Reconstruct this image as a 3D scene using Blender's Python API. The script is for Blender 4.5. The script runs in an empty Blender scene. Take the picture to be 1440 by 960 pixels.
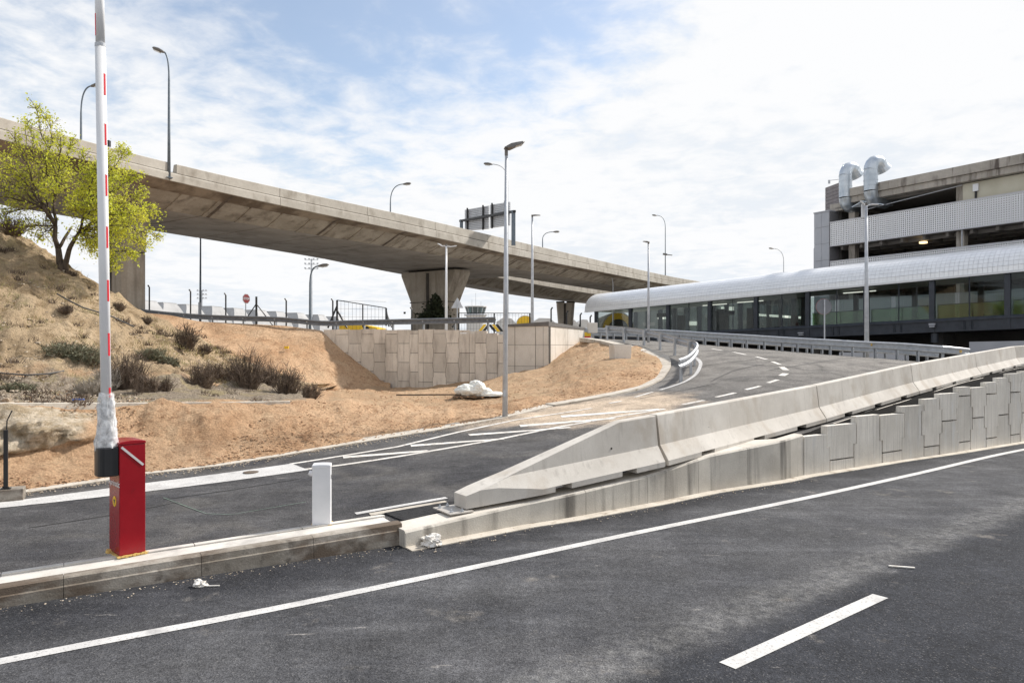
import bpy, bmesh, math, random
import numpy as np
from mathutils import Vector, Matrix, noise
from mathutils.geometry import delaunay_2d_cdt
R = math.radians
sc = bpy.context.scene
C = sc.collection
# ------------------------------------------------------------------ camera, sky, sun
EYE = 2.3; HOR = 490.0; F = 1000.0
cd = bpy.data.cameras.new('camera'); cam = bpy.data.objects.new('camera', cd); C.objects.link(cam)
cam.location = (0, 0, EYE); cam.rotation_euler = (R(90), 0, 0)
cd.sensor_width = 36; cd.lens = 25; cd.shift_y = 10 / 1440; cd.clip_end = 6000; cd.clip_start = 0.05
sc.camera = cam
SUN_AZ = math.atan2(0.85, 0.53); SUN_EL = R(43)
wd = bpy.data.worlds.new("World"); sc.world = wd; wd.use_nodes = True
wt = wd.node_tree; wt.nodes.clear()
def N(t, typ, **kw):
    n = t.nodes.new(typ)
    for k, v in kw.items():
        if k.startswith('i_'):
            key = k[2:]
            key = int(key) if key.isdigit() else key.replace('_', ' ')
            n.inputs[key].default_value = v
        else: setattr(n, k, v)
    return n
def sky_world():
    t = wt; L = t.links.new
    out = N(t, 'ShaderNodeOutputWorld'); bg = N(t, 'ShaderNodeBackground'); bg.inputs['Strength'].default_value = 0.09
    sky = N(t, 'ShaderNodeTexSky'); sky.sky_type = 'NISHITA'; sky.sun_disc = False
    sky.sun_elevation = SUN_EL; sky.sun_rotation = SUN_AZ; sky.air_density = 1.0; sky.dust_density = 1.0; sky.ozone_density = 2.0
    g = N(t, 'ShaderNodeNewGeometry')
    inv = N(t, 'ShaderNodeVectorMath', operation='SCALE'); inv.inputs['Scale'].default_value = -1.0
    L(g.outputs['Incoming'], inv.inputs[0])
    sep = N(t, 'ShaderNodeSeparateXYZ'); L(inv.outputs[0], sep.inputs[0])
    mz = N(t, 'ShaderNodeMath', operation='MAXIMUM'); L(sep.outputs['Z'], mz.inputs[0]); mz.inputs[1].default_value = 0.0
    az = N(t, 'ShaderNodeMath', operation='ADD'); L(mz.outputs[0], az.inputs[0]); az.inputs[1].default_value = 0.12
    dx = N(t, 'ShaderNodeMath', operation='DIVIDE'); L(sep.outputs['X'], dx.inputs[0]); L(az.outputs[0], dx.inputs[1])
    dy = N(t, 'ShaderNodeMath', operation='DIVIDE'); L(sep.outputs['Y'], dy.inputs[0]); L(az.outputs[0], dy.inputs[1])
    cb = N(t, 'ShaderNodeCombineXYZ'); L(dx.outputs[0], cb.inputs[0]); L(dy.outputs[0], cb.inputs[1])
    def noi(scale, det, ro, dist=0.0, sx=1.0, sy=1.0, off=0.0):
        m = N(t, 'ShaderNodeMapping'); m.inputs['Scale'].default_value = (sx, sy, 1); m.inputs['Location'].default_value = (off, off*0.7, off*0.3)
        m.inputs['Rotation'].default_value = (0, 0, 0.35)
        L(cb.outputs[0], m.inputs[0])
        n = N(t, 'ShaderNodeTexNoise'); n.inputs['Scale'].default_value = scale; n.inputs['Detail'].default_value = det
        n.inputs['Roughness'].default_value = ro; n.inputs['Distortion'].default_value = dist
        L(m.outputs[0], n.inputs['Vector']); return n
    n1 = noi(0.75, 6, 0.55, 0.4, 1.0, 1.2, 3.1)       # large banks
    n2 = noi(6.5, 9, 0.60, 0.25, 1.0, 1.0, 7.7)        # small fleece
    def mr(src, a, b, c=0.0, d=1.0):
        m = N(t, 'ShaderNodeMapRange'); m.interpolation_type = 'SMOOTHSTEP'
        m.inputs['From Min'].default_value = a; m.inputs['From Max'].default_value = b
        m.inputs['To Min'].default_value = c; m.inputs['To Max'].default_value = d
        L(src, m.inputs['Value']); return m.outputs[0]
    # thin towards the zenith and towards one side of the sky, thick near the horizon
    tilt = N(t, 'ShaderNodeVectorMath', operation='DOT_PRODUCT'); L(inv.outputs[0], tilt.inputs[0]); tilt.inputs[1].default_value = (-0.25, 0.0, 1.0)
    thin = mr(tilt.outputs['Value'], 0.10, 0.60, 0.46, -0.06)
    pd = N(t, 'ShaderNodeVectorMath', operation='DOT_PRODUCT'); L(inv.outputs[0], pd.inputs[0]); pd.inputs[1].default_value = (-0.135, 0.845, 0.517)
    a0 = N(t, 'ShaderNodeMath', operation='ADD'); L(n1.outputs['Fac'], a0.inputs[0]); L(thin, a0.inputs[1])
    a1 = N(t, 'ShaderNodeMath', operation='ADD'); L(a0.outputs[0], a1.inputs[0]); L(mr(pd.outputs['Value'], 0.915, 0.99, 0.0, -0.46), a1.inputs[1])
    s2 = N(t, 'ShaderNodeMath', operation='MULTIPLY_ADD'); L(n2.outputs['Fac'], s2.inputs[0]); s2.inputs[1].default_value = 1.0; L(a1.outputs[0], s2.inputs[2])
    mask = mr(s2.outputs[0], 0.62, 1.24, 0.12, 1.0)
    cc = N(t, 'ShaderNodeMix', data_type='RGBA')
    cc.inputs[6].default_value = (7.5, 7.9, 8.4, 1); cc.inputs[7].default_value = (8.75, 8.8, 8.9, 1)
    sm = N(t, 'ShaderNodeMath', operation='MULTIPLY_ADD'); L(n2.outputs['Fac'], sm.inputs[0]); sm.inputs[1].default_value = 0.8; L(n1.outputs['Fac'], sm.inputs[2]); L(mr(sm.outputs[0], 0.72, 1.0), cc.inputs[0])
    bl = N(t, 'ShaderNodeMix', data_type='RGBA', blend_type='MULTIPLY'); bl.inputs[0].default_value = 1.0
    L(sky.outputs[0], bl.inputs[6]); bl.inputs[7].default_value = (1.9, 1.75, 1.58, 1)
    mx = N(t, 'ShaderNodeMix', data_type='RGBA'); L(mask, mx.inputs[0]); L(bl.outputs[2], mx.inputs[6]); L(cc.outputs[2], mx.inputs[7])
    L(mx.outputs[2], bg.inputs['Color']); L(bg.outputs[0], out.inputs[0])
sky_world()
sl = bpy.data.lights.new('sun', 'SUN'); sl.energy = 4.4; sl.angle = R(3.0); sl.color = (1.0, 0.95, 0.88)
so = bpy.data.objects.new('sun', sl); C.objects.link(so)
sdir = Vector((math.sin(SUN_AZ) * math.cos(SUN_EL), math.cos(SUN_AZ) * math.cos(SUN_EL), math.sin(SUN_EL)))
so.rotation_euler = sdir.to_track_quat('Z', 'Y').to_euler(); so.location = (20, 20, 40)
sc.view_settings.view_transform = 'Standard'; sc.view_settings.look = 'None'; sc.view_settings.gamma = 1; sc.view_settings.exposure = 0.32
sc.view_settings.use_curve_mapping = False
sc.cycles.max_bounces = 8; sc.cycles.transparent_max_bounces = 24

# ------------------------------------------------------------------ points from the survey of the place
def at(px, py, Y): return Vector(((px - 720) / F * Y, Y, EYE + (HOR - py) / F * Y))
def gz(px, py, z):
    Y = (EYE - z) / ((py - HOR) / F); return Vector(((px - 720) / F * Y, Y, z))
def interp(pts, x):
    if x <= pts[0][0]: a, b = pts[0], pts[1]
    elif x >= pts[-1][0]: a, b = pts[-2], pts[-1]
    else:
        for i in range(len(pts) - 1):
            if pts[i][0] <= x <= pts[i+1][0]: a, b = pts[i], pts[i+1]; break
    t = (x - a[0]) / (b[0] - a[0])
    return tuple(a[k] + (b[k] - a[k]) * t for k in range(1, len(a)))

# ------------------------------------------------------------------ materials
MATS = {}
def mat(name, cols, rough=0.8, metal=0.0, scale=2.0, detail=8, lo=0.35, hi=0.65, bump=0.0, bscale=30.0, rnd=0.0, spec=0.5, stretch=(1, 1, 1), second=None, fine=None):
    """cols: two colours mixed by a noise; second=(colour, scale, lo, hi, stretch) a stain on top; fine=(amount, scale) speckle."""
    if name in MATS: return MATS[name]
    m = bpy.data.materials.new(name); MATS[name] = m; m.use_nodes = True
    t = m.node_tree; t.nodes.clear(); L = t.links.new
    out = N(t, 'ShaderNodeOutputMaterial'); b = N(t, 'ShaderNodeBsdfPrincipled')
    b.inputs['Roughness'].default_value = rough; b.inputs['Metallic'].default_value = metal
    b.inputs['Specular IOR Level'].default_value = spec
    L(b.outputs[0], out.inputs[0])
    g = N(t, 'ShaderNodeNewGeometry')
    def nz(s, d, st=(1, 1, 1)):
        mp = N(t, 'ShaderNodeMapping'); mp.inputs['Scale'].default_value = st; L(g.outputs['Position'], mp.inputs[0])
        n = N(t, 'ShaderNodeTexNoise'); n.inputs['Scale'].default_value = s; n.inputs['Detail'].default_value = d; n.inputs['Roughness'].default_value = 0.6
        L(mp.outputs[0], n.inputs['Vector']); return n.outputs['Fac']
    def mr(src, a, c, lo_=0.0, hi_=1.0):
        q = N(t, 'ShaderNodeMapRange'); q.inputs['From Min'].default_value = a; q.inputs['From Max'].default_value = c
        q.inputs['To Min'].default_value = lo_; q.inputs['To Max'].default_value = hi_
        L(src, q.inputs['Value']); return q.outputs[0]
    def mix(f, A, B, bt='MIX'):
        q = N(t, 'ShaderNodeMix', data_type='RGBA', blend_type=bt)
        for s, v in ((0, f), (6, A), (7, B)):
            if hasattr(v, 'links'): L(v, q.inputs[s])
            elif s == 0: q.inputs[0].default_value = v
            else: q.inputs[s].default_value = (*v, 1)
        return q.outputs[2]
    c = mix(mr(nz(scale, detail, stretch), lo, hi), cols[0], cols[1])
    for s in ([second] if second and not isinstance(second, list) else (second or [])):
        col, s_, l_, h_, st = s
        c = mix(mr(nz(s_, 6, st), l_, h_), c, col)
    if fine:
        f = mr(nz(fine[1], 2), 0.3, 0.7, 1 - fine[0], 1 + fine[0])
        q = N(t, 'ShaderNodeVectorMath', operation='SCALE'); L(c, q.inputs[0]); L(f, q.inputs['Scale']); c = q.outputs[0]
    if rnd:
        oi = N(t, 'ShaderNodeObjectInfo'); f = mr(oi.outputs['Random'], 0, 1, 1 - rnd, 1 + rnd)
        q = N(t, 'ShaderNodeVectorMath', operation='SCALE'); L(c, q.inputs[0]); L(f, q.inputs['Scale']); c = q.outputs[0]
    L(c, b.inputs['Base Color'])
    if bump:
        bn = N(t, 'ShaderNodeBump'); bn.inputs['Strength'].default_value = bump; bn.inputs['Distance'].default_value = 0.02
        L(nz(bscale, 5), bn.inputs['Height']); L(bn.outputs[0], b.inputs['Normal'])
    m['bsdf'] = b.name
    return m
def hx(h):
    v = [int(h[i:i+2], 16) / 255 for i in (0, 2, 4)]
    return tuple((x / 12.92 if x <= 0.04045 else ((x + 0.055) / 1.055) ** 2.4) for x in v)
STN = (1.6, 1.6, 0.12)
M_ASPH_UP = None
M = dict(
 barrier=mat('barrier_concrete', ((0.50, 0.465, 0.415), (0.62, 0.585, 0.53)), 0.85, scale=1.3, bump=0.15, bscale=60, rnd=0.05, second=[((0.40, 0.34, 0.27), 1.8, 0.54, 0.78, (1, 1, .6)), ((0.40, 0.37, 0.33), 5.0, 0.58, 0.76, (1.8, 1.8, .12)), ((0.38, 0.35, 0.31), 14, 0.66, 0.76, (1, 1, 1))], fine=(0.06, 90)),
 lowwall=mat('cast_wall_concrete', ((0.44, 0.405, 0.35), (0.58, 0.545, 0.48)), 0.9, scale=1.5, bump=0.2, bscale=50, second=[((0.17, 0.155, 0.135), 2.2, 0.50, 0.68, (1.5, 1.5, .10)), ((0.40, 0.27, 0.14), 1.3, 0.68, 0.78, (1, 1, 1))], fine=(0.08, 70)),
 capping=mat('wall_top_concrete', ((0.50, 0.46, 0.40), (0.62, 0.58, 0.52)), 0.9, scale=2.0, bump=0.15, fine=(0.08, 60)),
 panel=mat('ribbed_panel_concrete', ((0.60, 0.56, 0.49), (0.72, 0.68, 0.61)), 0.9, scale=1.2, bump=0.25, bscale=40, rnd=0.08, second=[((0.47, 0.435, 0.385), 9, 0.48, 0.75, (2.5, 2.5, .10)), ((0.66, 0.64, 0.6), 3, 0.58, 0.7, (1.5, 1.5, .4))], fine=(0.08, 60)),
 farpanel=mat('far_panel_concrete', ((0.60, 0.54, 0.465), (0.72, 0.66, 0.58)), 0.9, scale=0.8, rnd=0.14, second=((0.38, 0.33, 0.28), 2.0, 0.5, 0.75, (1.5, 1.5, .3)), fine=(0.06, 20)),
 cast=mat('cast_panel_concrete', ((0.60, 0.55, 0.48), (0.70, 0.655, 0.59)), 0.9, scale=0.9, rnd=0.05, second=((0.36, 0.32, 0.27), 1.2, 0.56, 0.8, (1, 1, .4)), fine=(0.05, 20)),
 joint=mat('dark_joint', ((0.05, 0.045, 0.04), (0.08, 0.07, 0.06)), 0.95),
 kerb=mat('kerb_concrete', ((0.22, 0.195, 0.16), (0.38, 0.345, 0.30)), 0.9, scale=2.5, bump=0.25, bscale=50, second=[((0.12, 0.09, 0.065), 1.7, 0.42, 0.58, (1, 1, 2.2)), ((0.09, 0.075, 0.06), 6, 0.55, 0.72, (1, 1, 1))], rnd=0.06, fine=(0.10, 80)),
 slab=mat('island_slab', ((0.52, 0.49, 0.44), (0.66, 0.63, 0.58)), 0.9, scale=2.2, bump=0.12, bscale=60, second=((0.42, 0.40, 0.37), 3.0, 0.5, 0.7, (1, 1, 1)), fine=(0.06, 90)),
 gutter=mat('gutter_concrete', ((0.44, 0.395, 0.33), (0.56, 0.515, 0.445)), 0.9, scale=3, second=((0.27, 0.22, 0.165), 4, 0.54, 0.70, (1, 1, 1)), fine=(0.10, 60)),
 paint=mat('road_paint', ((0.48, 0.47, 0.455), (0.60, 0.59, 0.57)), 0.7, scale=2.5, second=[((0.24, 0.235, 0.23), 45, 0.55, 0.66, (1, 1, 1)), ((0.36, 0.35, 0.34), 3, 0.55, 0.70, (1, 1, 1))], fine=(0.05, 60)),
 dustpaint=mat('dusty_road_paint', ((0.58, 0.55, 0.50), (0.74, 0.71, 0.67)), 0.8, scale=1.2, second=((0.30, 0.27, 0.23), 9, 0.54, 0.68, (1, 1, 1)), fine=(0.05, 40)),
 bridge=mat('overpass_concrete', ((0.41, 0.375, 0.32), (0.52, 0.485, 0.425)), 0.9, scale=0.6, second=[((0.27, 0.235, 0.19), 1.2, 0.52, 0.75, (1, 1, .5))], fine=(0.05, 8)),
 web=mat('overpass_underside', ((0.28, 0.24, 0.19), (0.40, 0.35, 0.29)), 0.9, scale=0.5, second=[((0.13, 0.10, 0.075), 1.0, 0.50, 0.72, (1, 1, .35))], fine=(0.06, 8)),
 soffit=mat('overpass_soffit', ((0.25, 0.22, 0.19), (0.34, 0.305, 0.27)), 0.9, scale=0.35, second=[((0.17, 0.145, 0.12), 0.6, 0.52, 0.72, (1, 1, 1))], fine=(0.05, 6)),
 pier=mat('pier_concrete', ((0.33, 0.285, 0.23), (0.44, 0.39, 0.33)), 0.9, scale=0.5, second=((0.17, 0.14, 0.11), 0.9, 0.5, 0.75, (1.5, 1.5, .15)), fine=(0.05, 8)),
 galv=mat('galvanised_steel', ((0.38, 0.40, 0.425), (0.50, 0.52, 0.545)), 0.45, 0.4, scale=6, rnd=0.05),
 pole=mat('pole_steel', ((0.42, 0.44, 0.47), (0.54, 0.56, 0.59)), 0.5, 0.3, scale=5),
 darkpole=mat('dark_pole_steel', ((0.12, 0.15, 0.18), (0.18, 0.21, 0.24)), 0.5, 0.4, scale=5),
 lamp=mat('lamp_housing', ((0.13, 0.12, 0.11), (0.20, 0.185, 0.17)), 0.5, 0.3),
 lens=mat('lamp_lens', ((0.55, 0.54, 0.50), (0.65, 0.64, 0.60)), 0.2),
 black=mat('black_plastic', ((0.010, 0.011, 0.013), (0.018, 0.019, 0.022)), 0.38),
 blackmetal=mat('black_metal', ((0.015, 0.015, 0.016), (0.03, 0.03, 0.03)), 0.5, 0.2),
 red=mat('red_enamel', ((0.24, 0.003, 0.009), (0.29, 0.005, 0.012)), 0.25, scale=3, second=((0.15, 0.008, 0.010), 9, 0.62, 0.8, (1, 1, 1))),
 white=mat('white_enamel', ((0.72, 0.73, 0.74), (0.80, 0.80, 0.81)), 0.35, scale=3),
 redtape=mat('red_tape', ((0.62, 0.02, 0.03), (0.72, 0.03, 0.05)), 0.4),
 yellow=mat('yellow_paint', ((0.75, 0.46, 0.02), (0.85, 0.55, 0.03)), 0.5),
 mustard=mat('yellow_sealant', ((0.55, 0.36, 0.10), (0.65, 0.45, 0.16)), 0.8),
 anthracite=mat('anthracite_steel', ((0.028, 0.034, 0.045), (0.045, 0.052, 0.066)), 0.42, 0.2, scale=2),
 canopy=mat('silver_cladding', ((0.88, 0.89, 0.90), (0.93, 0.935, 0.94)), 0.36, 0.30, scale=0.8, fine=(0.05, 3)),
 canopyjoint=mat('cladding_joint', ((0.76, 0.77, 0.78), (0.80, 0.81, 0.82)), 0.5, 0.2),
 towerpanel=mat('grey_cladding', ((0.38, 0.39, 0.42), (0.42, 0.43, 0.46)), 0.6, 0.1, scale=1, rnd=0.03),
 roofconc=mat('carpark_roof_concrete', ((0.33, 0.30, 0.26), (0.46, 0.42, 0.37)), 0.9, scale=0.7, second=((0.12, 0.10, 0.085), 1.4, 0.52, 0.68, (1.2, 1.2, .15)), fine=(0.06, 8)),
 cream=mat('cream_render', ((0.50, 0.47, 0.37), (0.56, 0.53, 0.43)), 0.9, scale=0.7),
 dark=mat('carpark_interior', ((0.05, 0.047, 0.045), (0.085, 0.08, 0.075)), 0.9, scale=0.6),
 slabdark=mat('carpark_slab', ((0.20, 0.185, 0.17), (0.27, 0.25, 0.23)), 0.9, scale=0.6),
 duct=mat('duct_steel', ((0.42, 0.47, 0.52), (0.60, 0.64, 0.68)), 0.38, 0.8, scale=1.5, stretch=(1, 1, .5)),
 vault=mat('vault_roof', ((0.34, 0.34, 0.34), (0.42, 0.42, 0.42)), 0.8, scale=0.3, second=((0.28, 0.28, 0.28), 0.8, 0.55, 0.75, (1, 1, .4))),
 vaultdark=mat('vault_edge', ((0.10, 0.10, 0.11), (0.14, 0.14, 0.15)), 0.8),
 bag=mat('white_sack_plastic', ((0.72, 0.72, 0.66), (0.84, 0.84, 0.78)), 0.45, scale=6, bump=0.3, bscale=25),
 paper=mat('crumpled_paper', ((0.60, 0.56, 0.50), (0.78, 0.76, 0.72)), 0.7, scale=20, second=((0.45, 0.30, 0.15), 25, 0.6, 0.7, (1, 1, 1))),
 bark=mat('bark', ((0.05, 0.035, 0.025), (0.12, 0.09, 0.065)), 0.95, scale=12, stretch=(1, 1, .3)),
 twig=mat('dry_twigs', ((0.07, 0.05, 0.038), (0.22, 0.165, 0.12)), 0.95, scale=5, rnd=0.15),
 greytwig=mat('grey_twigs', ((0.28, 0.245, 0.20), (0.44, 0.39, 0.33)), 0.95, scale=5),
 herb=mat('grey_green_herb', ((0.15, 0.16, 0.10), (0.26, 0.25, 0.17)), 0.9, scale=6, second=((0.15, 0.11, 0.07), 9, 0.5, 0.6, (1, 1, 1))),
 straw=mat('straw_grass', ((0.40, 0.31, 0.16), (0.30, 0.28, 0.11)), 0.9, scale=1.0),
 ivy=mat('dark_creeper', ((0.018, 0.026, 0.012), (0.04, 0.05, 0.02)), 0.8, scale=2),
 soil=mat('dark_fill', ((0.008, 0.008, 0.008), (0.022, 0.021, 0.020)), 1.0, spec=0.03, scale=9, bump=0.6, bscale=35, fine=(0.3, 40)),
 signback=mat('sign_back', ((0.48, 0.49, 0.51), (0.56, 0.57, 0.59)), 0.5, 0.2, scale=1),
 tank=mat('pale_building', ((0.52, 0.50, 0.47), (0.60, 0.58, 0.55)), 0.9, scale=0.3),
 stone=mat('loose_stone', ((0.36, 0.29, 0.215), (0.56, 0.48, 0.38)), 0.95, scale=1.5, fine=(0.2, 40)),
 clod=mat('orange_clods', ((0.36, 0.21, 0.12), (0.54, 0.36, 0.22)), 0.95, scale=1.5, fine=(0.15, 30)),
 hose=mat('black_hose', ((0.03, 0.03, 0.03), (0.10, 0.095, 0.09)), 0.6, scale=3),
 greenline=mat('spray_paint_green', ((0.16, 0.24, 0.18), (0.10, 0.13, 0.11)), 0.8, scale=8),
)
def leafmat():
    m = mat('spring_leaves', ((0.46, 0.52, 0.035), (0.72, 0.70, 0.085)), 0.6, scale=1.6, rnd=0.0, fine=(0.25, 14))
    t = m.node_tree; L = t.links.new
    b = [n for n in t.nodes if n.type == 'BSDF_PRINCIPLED'][0]; o = [n for n in t.nodes if n.type == 'OUTPUT_MATERIAL'][0]
    tr = N(t, 'ShaderNodeBsdfTranslucent'); src = b.inputs['Base Color'].links[0].from_socket; L(src, tr.inputs[0])
    mx = N(t, 'ShaderNodeMixShader'); mx.inputs[0].default_value = 0.45; L(b.outputs[0], mx.inputs[1]); L(tr.outputs[0], mx.inputs[2]); L(mx.outputs[0], o.inputs[0])
    return m
M['leaf'] = leafmat()
def glassmat(name, tint, refl, rough=0.03):
    m = bpy.data.materials.new(name); m.use_nodes = True; t = m.node_tree; t.nodes.clear(); L = t.links.new
    o = N(t, 'ShaderNodeOutputMaterial'); tr = N(t, 'ShaderNodeBsdfTransparent'); tr.inputs[0].default_value = (*tint, 1)
    gl = N(t, 'ShaderNodeBsdfGlossy'); gl.inputs['Roughness'].default_value = rough
    fr = N(t, 'ShaderNodeFresnel'); fr.inputs['IOR'].default_value = 1.5
    ad = N(t, 'ShaderNodeMath', operation='ADD'); ad.use_clamp = True; hf_ = N(t, 'ShaderNodeMath', operation='MULTIPLY'); L(fr.outputs[0], hf_.inputs[0]); hf_.inputs[1].default_value = 0.6; L(hf_.outputs[0], ad.inputs[0]); ad.inputs[1].default_value = refl
    mx = N(t, 'ShaderNodeMixShader'); L(ad.outputs[0], mx.inputs[0]); L(tr.outputs[0], mx.inputs[1]); L(gl.outputs[0], mx.inputs[2]); L(mx.outputs[0], o.inputs[0])
    return m
M['glass'] = glassmat('pane_glass', (0.74, 0.78, 0.77), 0.0)
M['greenglass'] = glassmat('green_balustrade_glass', (0.50, 0.64, 0.44), 0.10)
M['cabglass'] = glassmat('tower_cab_glass', (0.22, 0.33, 0.35), 0.10)
def wrapmat():
    m = mat('clear_plastic_wrap', ((0.80, 0.81, 0.82), (0.9, 0.9, 0.9)), 0.22, scale=10, bump=0.35, bscale=22)
    t = m.node_tree; L = t.links.new
    b = [n for n in t.nodes if n.type == 'BSDF_PRINCIPLED'][0]; o = [n for n in t.nodes if n.type == 'OUTPUT_MATERIAL'][0]
    tr = N(t, 'ShaderNodeBsdfTransparent'); g = N(t, 'ShaderNodeNewGeometry')
    n = N(t, 'ShaderNodeTexNoise'); n.inputs['Scale'].default_value = 14; n.inputs['Detail'].default_value = 4; L(g.outputs['Position'], n.inputs['Vector'])
    q = N(t, 'ShaderNodeMapRange'); q.inputs['From Min'].default_value = 0.38; q.inputs['From Max'].default_value = 0.62; q.inputs['To Min'].default_value = 0.25; q.inputs['To Max'].default_value = 0.9
    L(n.outputs['Fac'], q.inputs['Value'])
    mx = N(t, 'ShaderNodeMixShader'); L(q.outputs[0], mx.inputs[0]); L(tr.outputs[0], mx.inputs[1]); L(b.outputs[0], mx.inputs[2]); L(mx.outputs[0], o.inputs[0])
    return m
M['wrap'] = wrapmat()
def perfmat(name='perforated_sheet', step=0.19, r=0.33):
    m = bpy.data.materials.new(name); m.use_nodes = True; t = m.node_tree; t.nodes.clear(); L = t.links.new
    o = N(t, 'ShaderNodeOutputMaterial'); b = N(t, 'ShaderNodeBsdfPrincipled'); b.inputs['Base Color'].default_value = (0.80, 0.80, 0.81, 1); b.inputs['Roughness'].default_value = 0.6
    tc = N(t, 'ShaderNodeTexCoord'); s = N(t, 'ShaderNodeSeparateXYZ'); L(tc.outputs['Object'], s.inputs[0])
    def pp(sock):
        a = N(t, 'ShaderNodeMath', operation='DIVIDE'); L(sock, a.inputs[0]); a.inputs[1].default_value = step
        f = N(t, 'ShaderNodeMath', operation='FRACT'); L(a.outputs[0], f.inputs[0])
        c = N(t, 'ShaderNodeMath', operation='SUBTRACT'); L(f.outputs[0], c.inputs[0]); c.inputs[1].default_value = 0.5
        ab = N(t, 'ShaderNodeMath', operation='ABSOLUTE'); L(c.outputs[0], ab.inputs[0]); return ab.outputs[0]
    mxx = N(t, 'ShaderNodeMath', operation='MAXIMUM'); L(pp(s.outputs['X']), mxx.inputs[0]); L(pp(s.outputs['Z']), mxx.inputs[1])
    gt = N(t, 'ShaderNodeMath', operation='LESS_THAN'); L(mxx.outputs[0], gt.inputs[0]); gt.inputs[1].default_value = r * 0.72
    tr = N(t, 'ShaderNodeBsdfTransparent'); mx = N(t, 'ShaderNodeMixShader'); L(gt.outputs[0], mx.inputs[0]); L(b.outputs[0], mx.inputs[1]); L(tr.outputs[0], mx.inputs[2]); L(mx.outputs[0], o.inputs[0])
    return m
M['perf'] = perfmat(); M['mesh'] = perfmat('wire_mesh', 0.10, 0.66)
M['mesh'].node_tree.nodes['Principled BSDF'].inputs['Base Color'].default_value = (0.06, 0.06, 0.06, 1)
def emis(name, col, s):
    m = bpy.data.materials.new(name); m.use_nodes = True; t = m.node_tree
    b = t.nodes['Principled BSDF']; b.inputs['Emission Color'].default_value = (*col, 1); b.inputs['Emission Strength'].default_value = s; b.inputs['Base Color'].default_value = (*col, 1)
    return m
M['lit'] = emis('lit_lamp', (1.0, 0.75, 0.40), 1.6); M['strip'] = emis('light_strip', (1.0, 0.95, 0.85), 0.9)

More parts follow.
